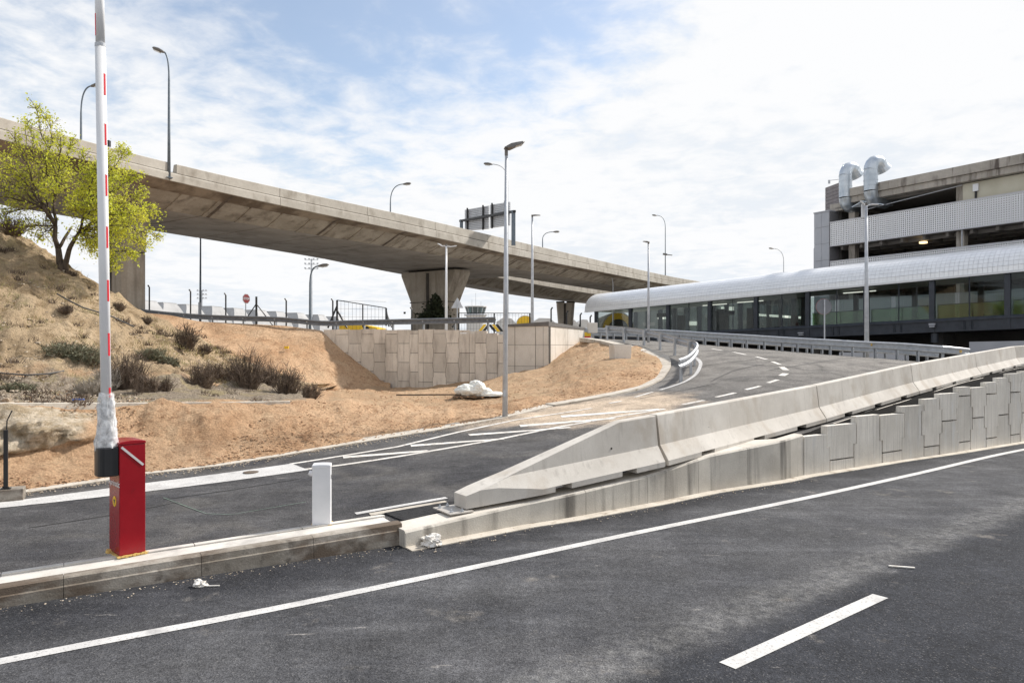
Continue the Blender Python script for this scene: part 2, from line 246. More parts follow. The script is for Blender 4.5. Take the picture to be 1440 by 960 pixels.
def asphalt(name, dark, light, kind):
    """kind 'near': lanes with a worn pale band and dust; kind 'upper': dusty, paler towards the plateau with dust and grazing sheen painted in."""
    m = bpy.data.materials.new(name); m.use_nodes = True; t = m.node_tree; t.nodes.clear(); L = t.links.new
    o = N(t, 'ShaderNodeOutputMaterial'); b = N(t, 'ShaderNodeBsdfPrincipled'); L(b.outputs[0], o.inputs[0])
    b.inputs['Roughness'].default_value = 0.9; b.inputs['Specular IOR Level'].default_value = 0.14
    g = N(t, 'ShaderNodeNewGeometry'); P = g.outputs['Position']
    def nz(s, d=4, st=(1, 1, 1), rot=0.0, ro=0.6):
        mp = N(t, 'ShaderNodeMapping'); mp.inputs['Scale'].default_value = st; mp.inputs['Rotation'].default_value = (0, 0, rot); L(P, mp.inputs[0])
        n = N(t, 'ShaderNodeTexNoise'); n.inputs['Scale'].default_value = s; n.inputs['Detail'].default_value = d; n.inputs['Roughness'].default_value = ro; L(mp.outputs[0], n.inputs['Vector']); return n.outputs['Fac']
    def mr(src, a, c, lo_=0.0, hi_=1.0, sm=False):
        q = N(t, 'ShaderNodeMapRange')
        if sm: q.interpolation_type = 'SMOOTHSTEP'
        q.inputs['From Min'].default_value = a; q.inputs['From Max'].default_value = c; q.inputs['To Min'].default_value = lo_; q.inputs['To Max'].default_value = hi_
        L(src, q.inputs['Value']); return q.outputs[0]
    def mix(f, A, B):
        q = N(t, 'ShaderNodeMix', data_type='RGBA')
        for s, v in ((0, f), (6, A), (7, B)):
            if hasattr(v, 'links'): L(v, q.inputs[s])
            elif s == 0: q.inputs[0].default_value = v
            else: q.inputs[s].default_value = (*v, 1)
        return q.outputs[2]
    def mul(a, c):
        q = N(t, 'ShaderNodeMath', operation='MULTIPLY'); L(a, q.inputs[0])
        if hasattr(c, 'links'): L(c, q.inputs[1])
        else: q.inputs[1].default_value = c
        return q.outputs[0]
    def dot(v, off):
        q = N(t, 'ShaderNodeVectorMath', operation='DOT_PRODUCT'); L(P, q.inputs[0]); q.inputs[1].default_value = v
        r = N(t, 'ShaderNodeMath', operation='ADD'); L(q.outputs['Value'], r.inputs[0]); r.inputs[1].default_value = off; return r.outputs[0]
    c = mix(mr(nz(0.7, 5), 0.3, 0.7), dark, light)
    rot = -math.atan2(0.775, 1.0)
    c = mix(mr(nz(0.8, 6, (0.25, 2.2, 1), rot), 0.52, 0.75, 0, 0.55), c, tuple(x * 1.7 for x in light))
    if kind == 'near':
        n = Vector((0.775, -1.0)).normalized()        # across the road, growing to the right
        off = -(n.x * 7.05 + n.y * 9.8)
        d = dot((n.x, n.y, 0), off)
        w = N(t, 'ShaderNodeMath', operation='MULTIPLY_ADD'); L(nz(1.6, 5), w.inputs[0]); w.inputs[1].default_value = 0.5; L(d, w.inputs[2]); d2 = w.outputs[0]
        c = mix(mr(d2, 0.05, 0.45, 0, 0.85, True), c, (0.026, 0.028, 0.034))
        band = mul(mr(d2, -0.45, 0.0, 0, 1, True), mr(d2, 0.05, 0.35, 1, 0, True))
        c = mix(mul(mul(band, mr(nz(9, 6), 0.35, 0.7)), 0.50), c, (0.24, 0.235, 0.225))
        dw = dot((-0.58, 0.81, 0), -8.25 * 0.81 - 0.58 * 1.23)    # close to the kerb and wall foot: darker, then grit
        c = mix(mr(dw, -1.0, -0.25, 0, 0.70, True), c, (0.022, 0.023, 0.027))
        c = mix(mul(mr(nz(1.1, 8, ro=0.7), 0.60, 0.72), 0.55), c, (0.26, 0.235, 0.205))
        c = mix(mul(mr(nz(5, 5, (0.4, 1.6, 1), rot), 0.66, 0.74), 0.6), c, (0.32, 0.30, 0.28))
    else:
        sy = N(t, 'ShaderNodeSeparateXYZ'); L(P, sy.inputs[0])
        c = mix(mr(sy.outputs['Y'], 11.5, 26, 0, 0.78, True), c, (0.225, 0.21, 0.19))  # paler with distance: dust, plus grazing sheen put into the colour
        tr = N(t, 'ShaderNodeTexNoise'); 
        c = mix(mul(mr(nz(0.45, 4, (1, 1, 1), 0, 0.4), 0.50, 0.56), mr(nz(0.45, 4, (1, 1, 1), 0, 0.4), 0.60, 0.545, 0, 0.9)), c, (0.10, 0.095, 0.09))
        # sand washed over the road below the gore
        for (cx, cy, sx_, sy_, amt) in ((2.2, 17.8, 3.4, 2.2, 1.0), (0.2, 16.9, 2.0, 1.0, 0.6)):
            mp = N(t, 'ShaderNodeMapping'); mp.vector_type = 'TEXTURE'; mp.inputs['Location'].default_value = (cx, cy, 0); mp.inputs['Rotation'].default_value = (0, 0, 0.6); mp.inputs['Scale'].default_value = (sx_, sy_, 1000)
            L(P, mp.inputs[0]); ln = N(t, 'ShaderNodeVectorMath', operation='LENGTH'); L(mp.outputs[0], ln.inputs[0])
            ad = N(t, 'ShaderNodeMath', operation='MULTIPLY_ADD'); L(nz(1.4, 6), ad.inputs[0]); ad.inputs[1].default_value = -0.9; L(ln.outputs['Value'], ad.inputs[2])
            c = mix(mr(ad.outputs[0], 0.05, 0.55, amt * 0.85, 0, True), c, (0.50, 0.40, 0.30))
        c = mix(mul(mr(nz(5, 5, (0.3, 1.8, 1), -0.55), 0.66, 0.76), 0.5), c, (0.30, 0.28, 0.26))
    f0 = mr(nz(11, 7, ro=0.75), 0.32, 0.68, 0.74, 1.28); q0 = N(t, 'ShaderNodeVectorMath', operation='SCALE'); L(c, q0.inputs[0]); L(f0, q0.inputs['Scale']); c = q0.outputs[0]
    f1 = mr(nz(1.3, 6, ro=0.65), 0.3, 0.7, 0.70, 1.36); q1 = N(t, 'ShaderNodeVectorMath', operation='SCALE'); L(c, q1.inputs[0]); L(f1, q1.inputs['Scale']); c = q1.outputs[0]
    # aggregate
    v = N(t, 'ShaderNodeTexVoronoi'); v.inputs['Scale'].default_value = 105; L(P, v.inputs['Vector'])
    sp = N(t, 'ShaderNodeSeparateColor'); L(v.outputs['Color'], sp.inputs[0])
    f = mr(sp.outputs[0], 0, 1, 0.56, 1.44); q = N(t, 'ShaderNodeVectorMath', operation='SCALE'); L(c, q.inputs[0]); L(f, q.inputs['Scale']); c = q.outputs[0]
    c = mix(mr(sp.outputs[1], 0.94, 0.98, 0, 0.20), c, (0.42, 0.40, 0.38))
    L(c, b.inputs['Base Color'])
    bn = N(t, 'ShaderNodeBump'); bn.inputs['Strength'].default_value = 0.70; bn.inputs['Distance'].default_value = 0.006
    L(v.outputs['Distance'], bn.inputs['Height'])
    bn2 = N(t, 'ShaderNodeBump'); bn2.inputs['Strength'].default_value = 0.35; bn2.inputs['Distance'].default_value = 0.02
    L(nz(18, 4), bn2.inputs['Height']); L(bn.outputs[0], bn2.inputs['Normal']); L(bn2.outputs[0], b.inputs['Normal'])
    return m
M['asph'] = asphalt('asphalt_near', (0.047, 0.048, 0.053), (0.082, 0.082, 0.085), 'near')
M['asph_up'] = asphalt('asphalt_upper', (0.045, 0.045, 0.049), (0.080, 0.078, 0.078), 'upper')
def dirtmat(name, kind):
    m = bpy.data.materials.new(name); m.use_nodes = True; t = m.node_tree; t.nodes.clear(); L = t.links.new
    o = N(t, 'ShaderNodeOutputMaterial'); b = N(t, 'ShaderNodeBsdfPrincipled'); L(b.outputs[0], o.inputs[0]); b.inputs['Roughness'].default_value = 0.98; b.inputs['Specular IOR Level'].default_value = 0.09
    g = N(t, 'ShaderNodeNewGeometry'); P = g.outputs['Position']
    def nz(s, d=6, st=(1, 1, 1), ro=0.62):
        mp = N(t, 'ShaderNodeMapping'); mp.inputs['Scale'].default_value = st; L(P, mp.inputs[0])
        n = N(t, 'ShaderNodeTexNoise'); n.inputs['Scale'].default_value = s; n.inputs['Detail'].default_value = d; n.inputs['Roughness'].default_value = ro; L(mp.outputs[0], n.inputs['Vector']); return n.outputs['Fac']
    def mr(src, a, c, lo_=0.0, hi_=1.0):
        q = N(t, 'ShaderNodeMapRange'); q.inputs['From Min'].default_value = a; q.inputs['From Max'].default_value = c; q.inputs['To Min'].default_value = lo_; q.inputs['To Max'].default_value = hi_
        L(src, q.inputs['Value']); return q.outputs[0]
    def mix(f, A, B):
        q = N(t, 'ShaderNodeMix', data_type='RGBA')
        for s, v in ((0, f), (6, A), (7, B)):
            if hasattr(v, 'links'): L(v, q.inputs[s])
            elif s == 0: q.inputs[0].default_value = v
            else: q.inputs[s].default_value = (*v, 1)
        return q.outputs[2]
    orange = mix(mr(nz(0.35), 0.35, 0.65), (0.46, 0.285, 0.165), (0.62, 0.43, 0.275))
    orange = mix(mr(nz(1.6, 6), 0.52, 0.70, 0, 0.7), orange, (0.58, 0.42, 0.27))
    orange = mix(mr(nz(6, 6, ro=.7), 0.52, 0.68, 0, 0.75), orange, (0.25, 0.135, 0.07))
    orange = mix(mr(nz(0.9, 7, (1.6, .7, 1)), 0.56, 0.66, 0, 0.5), orange, (0.29, 0.16, 0.085))
    if kind == 'orange': c = orange
    else:
        pale = mix(mr(nz(0.5), 0.35, 0.65), (0.34, 0.25, 0.155), (0.52, 0.40, 0.265))
        pale = mix(mr(nz(2.2, 7, (1, 1, 2), .7), 0.50, 0.62, 0, 0.85), pale, (0.25, 0.18, 0.105))
        pale = mix(mr(nz(1.0, 6), 0.60, 0.70, 0, 0.55), pale, (0.24, 0.22, 0.09))
        pale = mix(mr(nz(7, 5), 0.55, 0.7, 0, 0.6), pale, (0.22, 0.17, 0.115))
        at_ = N(t, 'ShaderNodeAttribute'); at_.attribute_name = 'zone'
        sp = N(t, 'ShaderNodeSeparateColor'); L(at_.outputs['Color'], sp.inputs[0])
        def noisy(s):
            a = N(t, 'ShaderNodeMath', operation='MULTIPLY_ADD'); L(nz(2.5), a.inputs[0]); a.inputs[1].default_value = 0.7; L(s, a.inputs[2])
            return mr(a.outputs[0], 0.7, 1.0)
        c = mix(noisy(sp.outputs[0]), orange, pale)
        gravel = mix(mr(nz(14, 4), 0.4, 0.6), (0.22, 0.175, 0.13), (0.37, 0.31, 0.24))
        gravel = mix(mr(nz(1.5, 5), 0.5, 0.62), gravel, (0.33, 0.27, 0.16))
        c = mix(noisy(sp.outputs[1]), c, gravel)
        rock = mix(mr(nz(3.5, 6, (1, 1, 2.5)), 0.4, 0.6), (0.42, 0.33, 0.22), (0.62, 0.53, 0.41))
        c = mix(noisy(sp.outputs[2]), c, rock)
    f = mr(nz(22, 4), 0.25, 0.75, 0.72, 1.28); q = N(t, 'ShaderNodeVectorMath', operation='SCALE'); L(c, q.inputs[0]); L(f, q.inputs['Scale'])
    L(q.outputs[0], b.inputs['Base Color'])
    bn = N(t, 'ShaderNodeBump'); bn.inputs['Strength'].default_value = 0.9; bn.inputs['Distance'].default_value = 0.20; L(nz(3.6, 11, ro=0.76), bn.inputs['Height'])
    L(bn.outputs[0], b.inputs['Normal'])
    return m
M['fresh'] = mat('fresh_asphalt', ((0.020, 0.020, 0.021), (0.040, 0.040, 0.041)), 0.9, spec=.2, scale=14, bump=.6, bscale=90, fine=(.3, 60)); M['plate'] = mat('dusty_plate', ((.42, .39, .35), (.52, .49, .45)), .6, .3, scale=8)
M['galvdark'] = mat('shaded_galvanised', ((0.13, 0.14, 0.155), (0.20, 0.21, 0.225)), 0.5, 0.3, scale=6)  # dark copy of the galvanised steel, shade of the beam's back in its colour
M['dirt'] = dirtmat('hill_soil', 'mixed'); M['orange'] = dirtmat('orange_earth', 'orange')

# ------------------------------------------------------------------ mesh helpers
class MB:
    def __init__(s): s.v = []; s.f = []
    def add(s, vs, fs):
        o = len(s.v); s.v += [tuple(p) for p in vs]; s.f += [tuple(o + i for i in f) for f in fs]
    def box(s, c, d, rot=0.0, M4=None):
        x, y, z = d[0]/2, d[1]/2, d[2]/2
        ps = [Vector((i, j, k)) for i in (-x, x) for j in (-y, y) for k in (-z, z)]
        rm = Matrix.Rotation(rot, 3, 'Z')
        ps = [(rm @ p if M4 is None else M4 @ p) + Vector(c) for p in ps]
        s.add(ps, [(0,1,3,2),(4,6,7,5),(0,4,5,1),(2,3,7,6),(0,2,6,4),(1,5,7,3)])
    def bar(s, a, b, w, h=None, up=Vector((0,0,1))):
        a, b = Vector(a), Vector(b); h = h or w; d = (b - a).normalized()
        if abs(d.dot(up)) > 0.98: up = Vector((0, 1, 0))
        r = d.cross(up).normalized(); u = r.cross(d)
        ps = [p + r * i * w/2 + u * j * h/2 for p in (a, b) for i, j in ((-1,-1),(1,-1),(1,1),(-1,1))]
        s.add(ps, [(0,3,2,1),(4,5,6,7),(0,1,5,4),(1,2,6,5),(2,3,7,6),(3,0,4,7)])
    def tube(s, pts, rad, n=8, cap=True):
        pts = [Vector(p) for p in pts]
        if not hasattr(rad, '__len__'): rad = [rad] * len(pts)
        rings = []; ref = None
        for i, p in enumerate(pts):
            d = (pts[min(i+1, len(pts)-1)] - pts[max(i-1, 0)]).normalized()
            if ref is None:
                ref = Vector((1, 0, 0)) if abs(d.x) < 0.9 else Vector((0, 1, 0))
            r = (ref - d * ref.dot(d)).normalized(); ref = r; u = d.cross(r)
            rings.append([p + (r * math.cos(2*math.pi*k/n) + u * math.sin(2*math.pi*k/n)) * rad[i] for k in range(n)])
        vs = [q for r_ in rings for q in r_]; fs = []
        for i in range(len(pts)-1):
            for k in range(n): fs.append((i*n+k, i*n+(k+1)%n, (i+1)*n+(k+1)%n, (i+1)*n+k))
        if cap: fs.append(tuple(range(n-1, -1, -1))); fs.append(tuple((len(pts)-1)*n + k for k in range(n)))
        s.add(vs, fs)
    def loft(s, secs, closed=True, caps=True):
        n = len(secs[0]); vs = [p for q in secs for p in q]; fs = []
        for i in range(len(secs)-1):
            for k in range(n if closed else n-1):
                fs.append((i*n+k, i*n+(k+1)%n, (i+1)*n+(k+1)%n, (i+1)*n+k))
        if caps and closed: fs.append(tuple(range(n-1, -1, -1))); fs.append(tuple((len(secs)-1)*n + k for k in range(n)))
        s.add(vs, fs)
    def prism(s, poly, off):
        n = len(poly); a = [Vector(p) for p in poly]; b = [p + Vector(off) for p in a]
        s.add(a + b, [tuple(range(n-1,-1,-1)), tuple(range(n, 2*n))] + [(i, (i+1)%n, n+(i+1)%n, n+i) for i in range(n)])
    def mesh(s, name, m=None, smooth=False):
        me = bpy.data.meshes.new(name); me.from_pydata(s.v, [], s.f)
        bm = bmesh.new(); bm.from_mesh(me); bmesh.ops.recalc_face_normals(bm, faces=bm.faces); bm.to_mesh(me); bm.free()
        if m: me.materials.append(m)
        if smooth:
            for p in me.polygons: p.use_smooth = True
        return me
    def build(s, name, m, parent=None, smooth=False, bevel=0.0, origin=None):
        me = s.mesh(name, m, smooth)
        if origin is not None: me.transform(Matrix.Translation(-Vector(origin)))
        o = bpy.data.objects.new(name, me); C.objects.link(o)
        if origin is not None: o.location = origin
        if parent: attach(o, parent)
        if bevel:
            md = o.modifiers.new('bevel', 'BEVEL'); md.width = bevel; md.segments = 2; md.limit_method = 'ANGLE'
        return o
def attach(o, parent):
    o.parent = parent; o.matrix_parent_inverse = world(parent).inverted()
def world(o):
    m = Matrix.LocRotScale(o.location, o.rotation_euler, o.scale)
    return (world(o.parent) @ o.matrix_parent_inverse @ m) if o.parent else m
def tag(o, label=None, cat=None, group=None, kind=None):
    if label: o['label'] = label
    if cat: o['category'] = cat
    if group: o['group'] = group
    if kind: o['kind'] = kind
    return o
def thing(name, label, cat, loc=(0,0,0), rz=0.0, group=None):
    o = bpy.data.objects.new(name, None); C.objects.link(o); o.location = loc; o.rotation_euler = (0, 0, rz); o.empty_display_size = 0.2
    return tag(o, label, cat, group)
def inst(me, name, parent, loc, rz=0.0, scl=(1,1,1), local=False):
    o = bpy.data.objects.new(name, me); C.objects.link(o); o.location = loc; o.rotation_euler = (0, 0, rz); o.scale = scl
    if parent:
        if local: o.parent = parent
        else: attach(o, parent)
    return o
def fbm(p, oct=4, lac=2.1, g=0.5):
    a = 1.0; s = 0.0; q = Vector(p)
    for _ in range(oct):
        s += a * noise.noise(q); q = q * lac; a *= g
    return s
# ------------------------------------------------------------------ the lie of the land
E0 = [(-420, 770, 7.0)] + [(px, py, gz(px, py, z).y) for px, py, z in ((-150, 724, 0), (0, 697, 0.0), (200, 666, .07), (300, 655, .12), (420, 636, .22), (500, 622, .32), (600, 606, .45), (700, 588, .6), (775, 571, .75), (850, 557, .95), (900, 547, 1.05))]
E0 += [(925, 535, 24.4), (936, 517, 27.0)]
E0B = [(930, 503, 29.5), (905, 492, 31.5), (870, 484, 33.5), (845, 479, 36), (822, 476, 38.2)]
GR = [(950, 539, 21.5), (964, 532, 22.5), (976, 515, 25), (974, 507, 27), (964, 503, 28), (950, 499, 29.5), (929, 492.5, 31.5), (906, 486, 33.5), (876, 481, 35.5), (846, 477, 38)]
RR = [(790, 475.5, 49), (880, 478, 46), (940, 481, 42.5), (1000, 486, 39.5), (1044, 489.4, 37.5), (1102, 494, 35.7), (1158, 498.5, 33.3), (1215, 502.5, 32), (1269, 506, 30.5), (1300, 509, 29.5), (1330, 512, 28.9), (1350, 514, 29.0), (1364, 515, 29.8)]
J = [Vector(p) for p in ((-.66, 9.05, .26), (2.16, 10.95, .50), (6.30, 14.90, .75), (10.40, 18.70, 1.09), (15.2, 23.5, 1.36), (19.5, 27.7, 1.60), (24.6, 31.6, 1.78))]
WF = [Vector(p) for p in ((-1.23, 8.2, .19), (.185, 9.27, .28), (.78, 9.62, .32), (2.14, 10.6, .43), (3.20, 11.44, .58), (4.70, 12.37, .69), (5.27, 12.85, .745))]   # foot of the cast wall, z = its top
PW = [Vector((p[0], p[1])) for p in ((5.27, 12.85), (6.6, 13.7), (8.03, 14.65), (9.85, 15.75), (12.7, 17.6), (17, 20.4))]
CP = [at(*p) for p in E0[1:] + E0B + GR + RR] + J + [Vector((a.x - .2, a.y + .3, a.z - .05)) for a in WF[:4]] + [Vector((-4.9, 6.9, .02)), Vector((-1.9, 9.1, .08)), Vector((-10, 3.6, 0)), Vector((-14, 7, 0)), Vector((4, 48, 2.9)), Vector((-9, 7, 0)), Vector((-2, 11.2, .14)), Vector((.6, 12.8, .34)), Vector((26, 30, 1.7))]
def tps_fit(P, lam):
    n = len(P); X = np.array([[p.x, p.y] for p in P]) / 20; z = np.array([p.z for p in P])
    d = np.linalg.norm(X[:, None] - X[None], axis=2); K = np.where(d > 0, d**2 * np.log(d + 1e-12), 0) + lam * np.eye(n)
    A = np.zeros((n+3, n+3)); A[:n, :n] = K; A[:n, n] = 1; A[:n, n+1:] = X; A[n, :n] = 1; A[n+1:, :n] = X.T
    w = np.linalg.solve(A, np.concatenate([z, np.zeros(3)]))
    def f(x, y):
        q = np.array([x, y]) / 20; r = np.linalg.norm(X - q, axis=1)
        return float((w[:n] * np.where(r > 0, r**2 * np.log(r + 1e-12), 0)).sum() + w[n] + w[n+1] * q[0] + w[n+2] * q[1])
    return f
hroad = tps_fit(CP, 0.004)
def onroad(px, py, lift=0.0):
    """the spot of the upper road seen at this survey angle"""
    kx, kz = (px - 720) / F, (HOR - py) / F
    Y = 7.0; prev = None
    while Y < 60:
        dz = EYE + kz * Y - hroad(kx * Y, Y)
        if prev is not None and prev[1] > 0 >= dz:
            a, b = prev[0], Y
            for _ in range(20):
                m_ = (a + b) / 2
                if EYE + kz * m_ - hroad(kx * m_, m_) > 0: a = m_
                else: b = m_
            return Vector((kx * a, a, EYE + kz * a + lift))
        prev = (Y, dz); Y += 0.25
    return None
def densify(P, step):
    out = []
    for a, b in zip(P[:-1], P[1:]):
        a, b = Vector(a), Vector(b); n = max(1, int((b - a).length / step))
        out += [a.lerp(b, i / n) for i in range(n)]
    return out + [Vector(P[-1])]
def catmull(P, step):
    P = [Vector(p) for p in P]; Q = [2*P[0] - P[1]] + P + [2*P[-1] - P[-2]]; out = []
    for i in range(1, len(Q) - 2):
        n = max(1, int((Q[i+1] - Q[i]).length / step))
        for k in range(n):
            t = k / n; a, b, c, d = Q[i-1], Q[i], Q[i+1], Q[i+2]
            out.append(0.5 * ((2*b) + (c - a)*t + (2*a - 5*b + 4*c - d)*t*t + (-a + 3*b - 3*c + d)*t**3))
    return out + [P[-1]]
def cdt_mesh(name, outline, hf, step, m):
    ol = densify([Vector((p[0], p[1])) for p in outline] + [Vector((outline[0][0], outline[0][1]))], step)[:-1]
    xs = [p.x for p in ol]; ys = [p.y for p in ol]
    vs = [Vector((p.x, p.y)) for p in ol]; ne = len(vs)
    rnd = random.Random(4)
    y = min(ys)
    while y < max(ys):
        x = min(xs); st = step * (1 if y < 20 else 1.6)
        while x < max(xs): vs.append(Vector((x + rnd.uniform(-.1, .1)*st, y + rnd.uniform(-.1, .1)*st))); x += st
        y += st
    r = delaunay_2d_cdt(vs, [(i, (i+1) % ne) for i in range(ne)], [], 1, 1e-4)
    mb = MB(); mb.add([Vector((p.x, p.y, hf(p.x, p.y))) for p in r[0]], r[2])
    return mb.build(name, m, smooth=True)

# base ground, near road
g = MB(); g.add([(-2500, -600, -.30), (2500, -600, -.30), (2500, 3500, -.30), (-2500, 3500, -.30)], [(0, 1, 2, 3)])
tag(g.build('ground', mat('bare_ground', ((0.26, 0.235, 0.20), (0.36, 0.33, 0.28)), 0.95, scale=.2)), kind='structure')
ISL_D = Vector((.847, .532)); ISL_N = Vector((-.532, .847)); ISL0 = Vector((-4.54, 6.3))
def isl(s, o): return ISL0 + ISL_D * s + ISL_N * o        # along / across the island; s = 3.85 is its end
ctr_w = [Vector((a.x - .2, a.y + .28)) for a in WF]
near_edge = [isl(-11.5, .3), isl(3.7, .3)] + ctr_w
near_poly = near_edge + [Vector((p.x - .1, p.y + .25)) for p in PW] + [Vector((40, 35)), Vector((60, -30)), Vector((-40, -30)), Vector((-40, -16))]
def ngon(name, poly, z, m):
    r = delaunay_2d_cdt([Vector((p[0], p[1])) for p in poly], [(i, (i+1) % len(poly)) for i in range(len(poly))], [], 1, 1e-4)
    mb = MB(); mb.add([Vector((p.x, p.y, z)) for p in r[0]], r[2]); return mb.build(name, m)
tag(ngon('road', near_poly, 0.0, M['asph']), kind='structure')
# upper road
e0w = [at(*p) for p in E0]; e0b = [at(*p) for p in E0B]; rrw = [at(*p) for p in RR]
up_poly = [isl(-11.5, .3), isl(3.7, .3)] + ctr_w + [Vector((6.5, 14.5)), Vector((10.6, 18.3)), Vector((15.4, 23.1)), Vector((19.7, 27.3)), Vector((25.0, 31.3)), Vector((23.5, 35))] + [Vector((p.x + .6, p.y + .6)) for p in reversed(rrw)] + [Vector((p.x, p.y)) for p in reversed(e0b)] + [Vector((p.x, p.y)) for p in reversed(e0w)] + [Vector((-16, 5.4))]
def hup(x, y):
    z = hroad(x, y)
    return z
tag(cdt_mesh('upper_road', up_poly, hup, 0.45, M['asph_up']), kind='structure')

# painted markings, 5 mm proud
def paint_strip(P, w, name, m, hf=None, parent=None, lift=.005, step=.5):
    P = densify(P, step); mb = MB(); vs = []
    for i, p in enumerate(P):
        d = (P[min(i+1, len(P)-1)] - P[max(i-1, 0)]); d.z = 0; d.normalize(); n = Vector((-d.y, d.x, 0)) * w / 2
        for s in (1, 0, -1):
            q = p + n * s; q.z = (hf(q.x, q.y) if hf else 0) + lift; vs.append(q)
    fs = []
    for i in range(len(P)-1):
        fs += [(3*i, 3*i+1, 3*i+4, 3*i+3), (3*i+1, 3*i+2, 3*i+5, 3*i+4)]
    mb.add(vs, fs); return tag(mb.build(name, m, parent), kind='structure')
solid = [gz(-200, 978, 0), gz(0, 930, 0), gz(380, 857, 0), gz(600, 811.5, 0), gz(900, 748, 0), gz(1134, 700, 0), gz(1280, 668, 0), gz(1440, 632, 0), gz(1600, 606, 0)]
paint_strip(catmull(solid, .5), .13, 'edge_line', M['paint'])
for a, b in (((1038, 929), (1238, 838)), ((1640, 724), (1700, 704))):
    A, B = gz(*a, 0), gz(*b, 0); A -= (B - A) * .06
    paint_strip([A, B], .14, 'lane_dash', M['paint'])
def on(pts): return [q for q in (onroad(*p) for p in pts) if q]
def paint_poly(pts, name, m, sub=6):
    """quad given by its corners on the upper road"""
    a, b, c, d = [onroad(*p) for p in pts]; mb = MB(); vs = []
    n = max(2, int(max((b-a).length, (c-d).length) / .6))
    for i in range(n+1):
        p, q = a.lerp(b, i/n), d.lerp(c, i/n)
        for k in range(3):
            r = p.lerp(q, k/2); vs.append((r.x, r.y, hroad(r.x, r.y) + .008))
    fs = [(3*i+k, 3*i+k+1, 3*i+k+4, 3*i+k+3) for i in range(n) for k in (0, 1)]
    mb.add(vs, fs); return tag(mb.build(name, m), kind='structure')
paint_poly([(-260, 752), (0, 706.5), (0, 714.5), (-260, 765)], 'hatched_area_tip', M['paint'])
paint_poly([(0, 706.5), (200, 680), (200, 692), (0, 714.5)], 'hatched_area_tip', M['paint'])
paint_poly([(200, 680), (410, 652), (434, 661), (200, 692)], 'hatched_area_tip', M['paint'])
paint_strip(on([(408, 652.5), (560, 628), (643, 608), (727, 590), (832, 574)]), .10, 'edge_line', M['dustpaint'], hroad, lift=.007)
paint_strip(on([(428, 660), (480, 654), (560, 642), (699, 618), (782, 601), (866, 586), (935, 575)]), .11, 'edge_line', M['dustpaint'], hroad, lift=.007)
for q in ([(482, 641.8), (600, 633), (606, 634.6), (483, 644.6)], [(577, 625.6), (706, 616.4), (710, 617.6), (578, 628.2)], [(658, 610.6), (800, 600.4), (804, 601.6), (661, 612.8)],
          [(730, 597.6), (862, 587.3), (867, 589), (732, 600.5)], [(788, 584.6), (925, 574.8), (931, 576.4), (790, 587.2)]):
    paint_poly(q, 'hatch_stripe', M['dustpaint'])
for a, b, w in (((857, 567), (874, 564), .1), ((893, 558.5), (918, 551), .1), ((960, 569), (990, 563), .12), ((1007, 558.5), (1034, 552.5), .12), ((1049, 548), (1069, 543), .12), ((1080, 538.5), (1094, 534), .13),
                ((1099, 528.5), (1105, 525.2), .2), ((1105.5, 520.5), (1099, 516), .2), ((1097, 512.7), (1086, 508.5), .14), ((1078, 505.5), (1063, 501.6), .13), ((1049, 499), (1031, 495), .13), ((1016, 493), (1001, 490.3), .13)):
    q = on([a, b])
    if len(q) == 2: paint_strip(q, w, 'lane_dash', M['dustpaint'], hroad, lift=.008)
paint_strip(catmull(on([(928, 548.5), (960, 538), (974, 530), (983, 519), (985, 510), (979, 503.5), (968, 499)]), .4), .13, 'edge_line', M['paint'], hroad, lift=.008)
paint_strip(on([(500, 722.5), (628, 700)]), .13, 'edge_line', M['paint'], hroad, lift=.008)
paint_strip(on([(520, 724), (628, 706)]), .16, 'gutter_strip', M['gutter'], hroad, lift=.012)
paint_strip(on([(230, 700), (290, 722.5), (325, 724), (372, 716), (430, 706)]), .014, 'survey_mark', M['greenline'], hroad, lift=.009)
q = [onroad(*p) for p in ((540, 722.5), (632, 706.5), (700, 700), (690, 708), (655, 718.5), (592, 733.5), (566, 733))]
if all(q):
    mb = MB(); c = sum(q, Vector()) / len(q); mb.add([(p.x, p.y, p.z + .018) for p in q] + [(c.x, c.y, c.z + .02)], [(i, (i+1) % len(q), len(q)) for i in range(len(q))]); tag(mb.build('fresh_asphalt_patch', M['fresh']), kind='structure')
seam = mat('bitumen_seam', ((.03, .03, .03), (.06, .058, .055)), .7, scale=3)
for P_, w_ in (([(1080, 521), (1140, 511), (1200, 503), (1235, 499)], .05), ([(990, 514), (1050, 507), (1082, 502), (1110, 503)], .04), ([(1000, 536), (1030, 522), (1075, 512)], .035), ([(230, 640 + 62), (330, 688), (420, 673)], .03), ([(40, 742), (150, 725), (250, 706)], .03), ([(900, 560), (960, 549), (1010, 538)], .03)):
    q = on(P_)
    if len(q) > 2: paint_strip(catmull(q, .4), w_, 'road_seam', seam, hroad, lift=.006)
# concrete edge strip between earth and road
ks = densify([at(*p) for p in E0[:-3]], .5)
def strip_mesh(P, o1, o2, hf, h, name, m):
    mb = MB(); secs = []
    for i, p in enumerate(P):
        d = P[min(i+1, len(P)-1)] - P[max(i-1, 0)]; d.z = 0; d.normalize(); n = Vector((-d.y, d.x, 0))
        a, b = p + n * o1, p + n * o2
        za, zb = hf(a.x, a.y), hf(b.x, b.y)
        secs.append([Vector((a.x, a.y, za - .15)), Vector((a.x, a.y, za + h)), Vector((b.x, b.y, zb + h)), Vector((b.x, b.y, zb - .15))])
    mb.loft(secs); return mb.build(name, m)
tag(strip_mesh(ks, -.12, .32, hroad, .02, 'road_edging', M['gutter']), kind='structure')
kb = catmull([at(*p) for p in E0[-5:] + E0B], .5)
tag(strip_mesh(kb, -.20, .30, hroad, .05, 'gore_kerb', M['gutter']), kind='structure')
# gravelly concrete apron between gore kerb and guardrail is part of the upper road

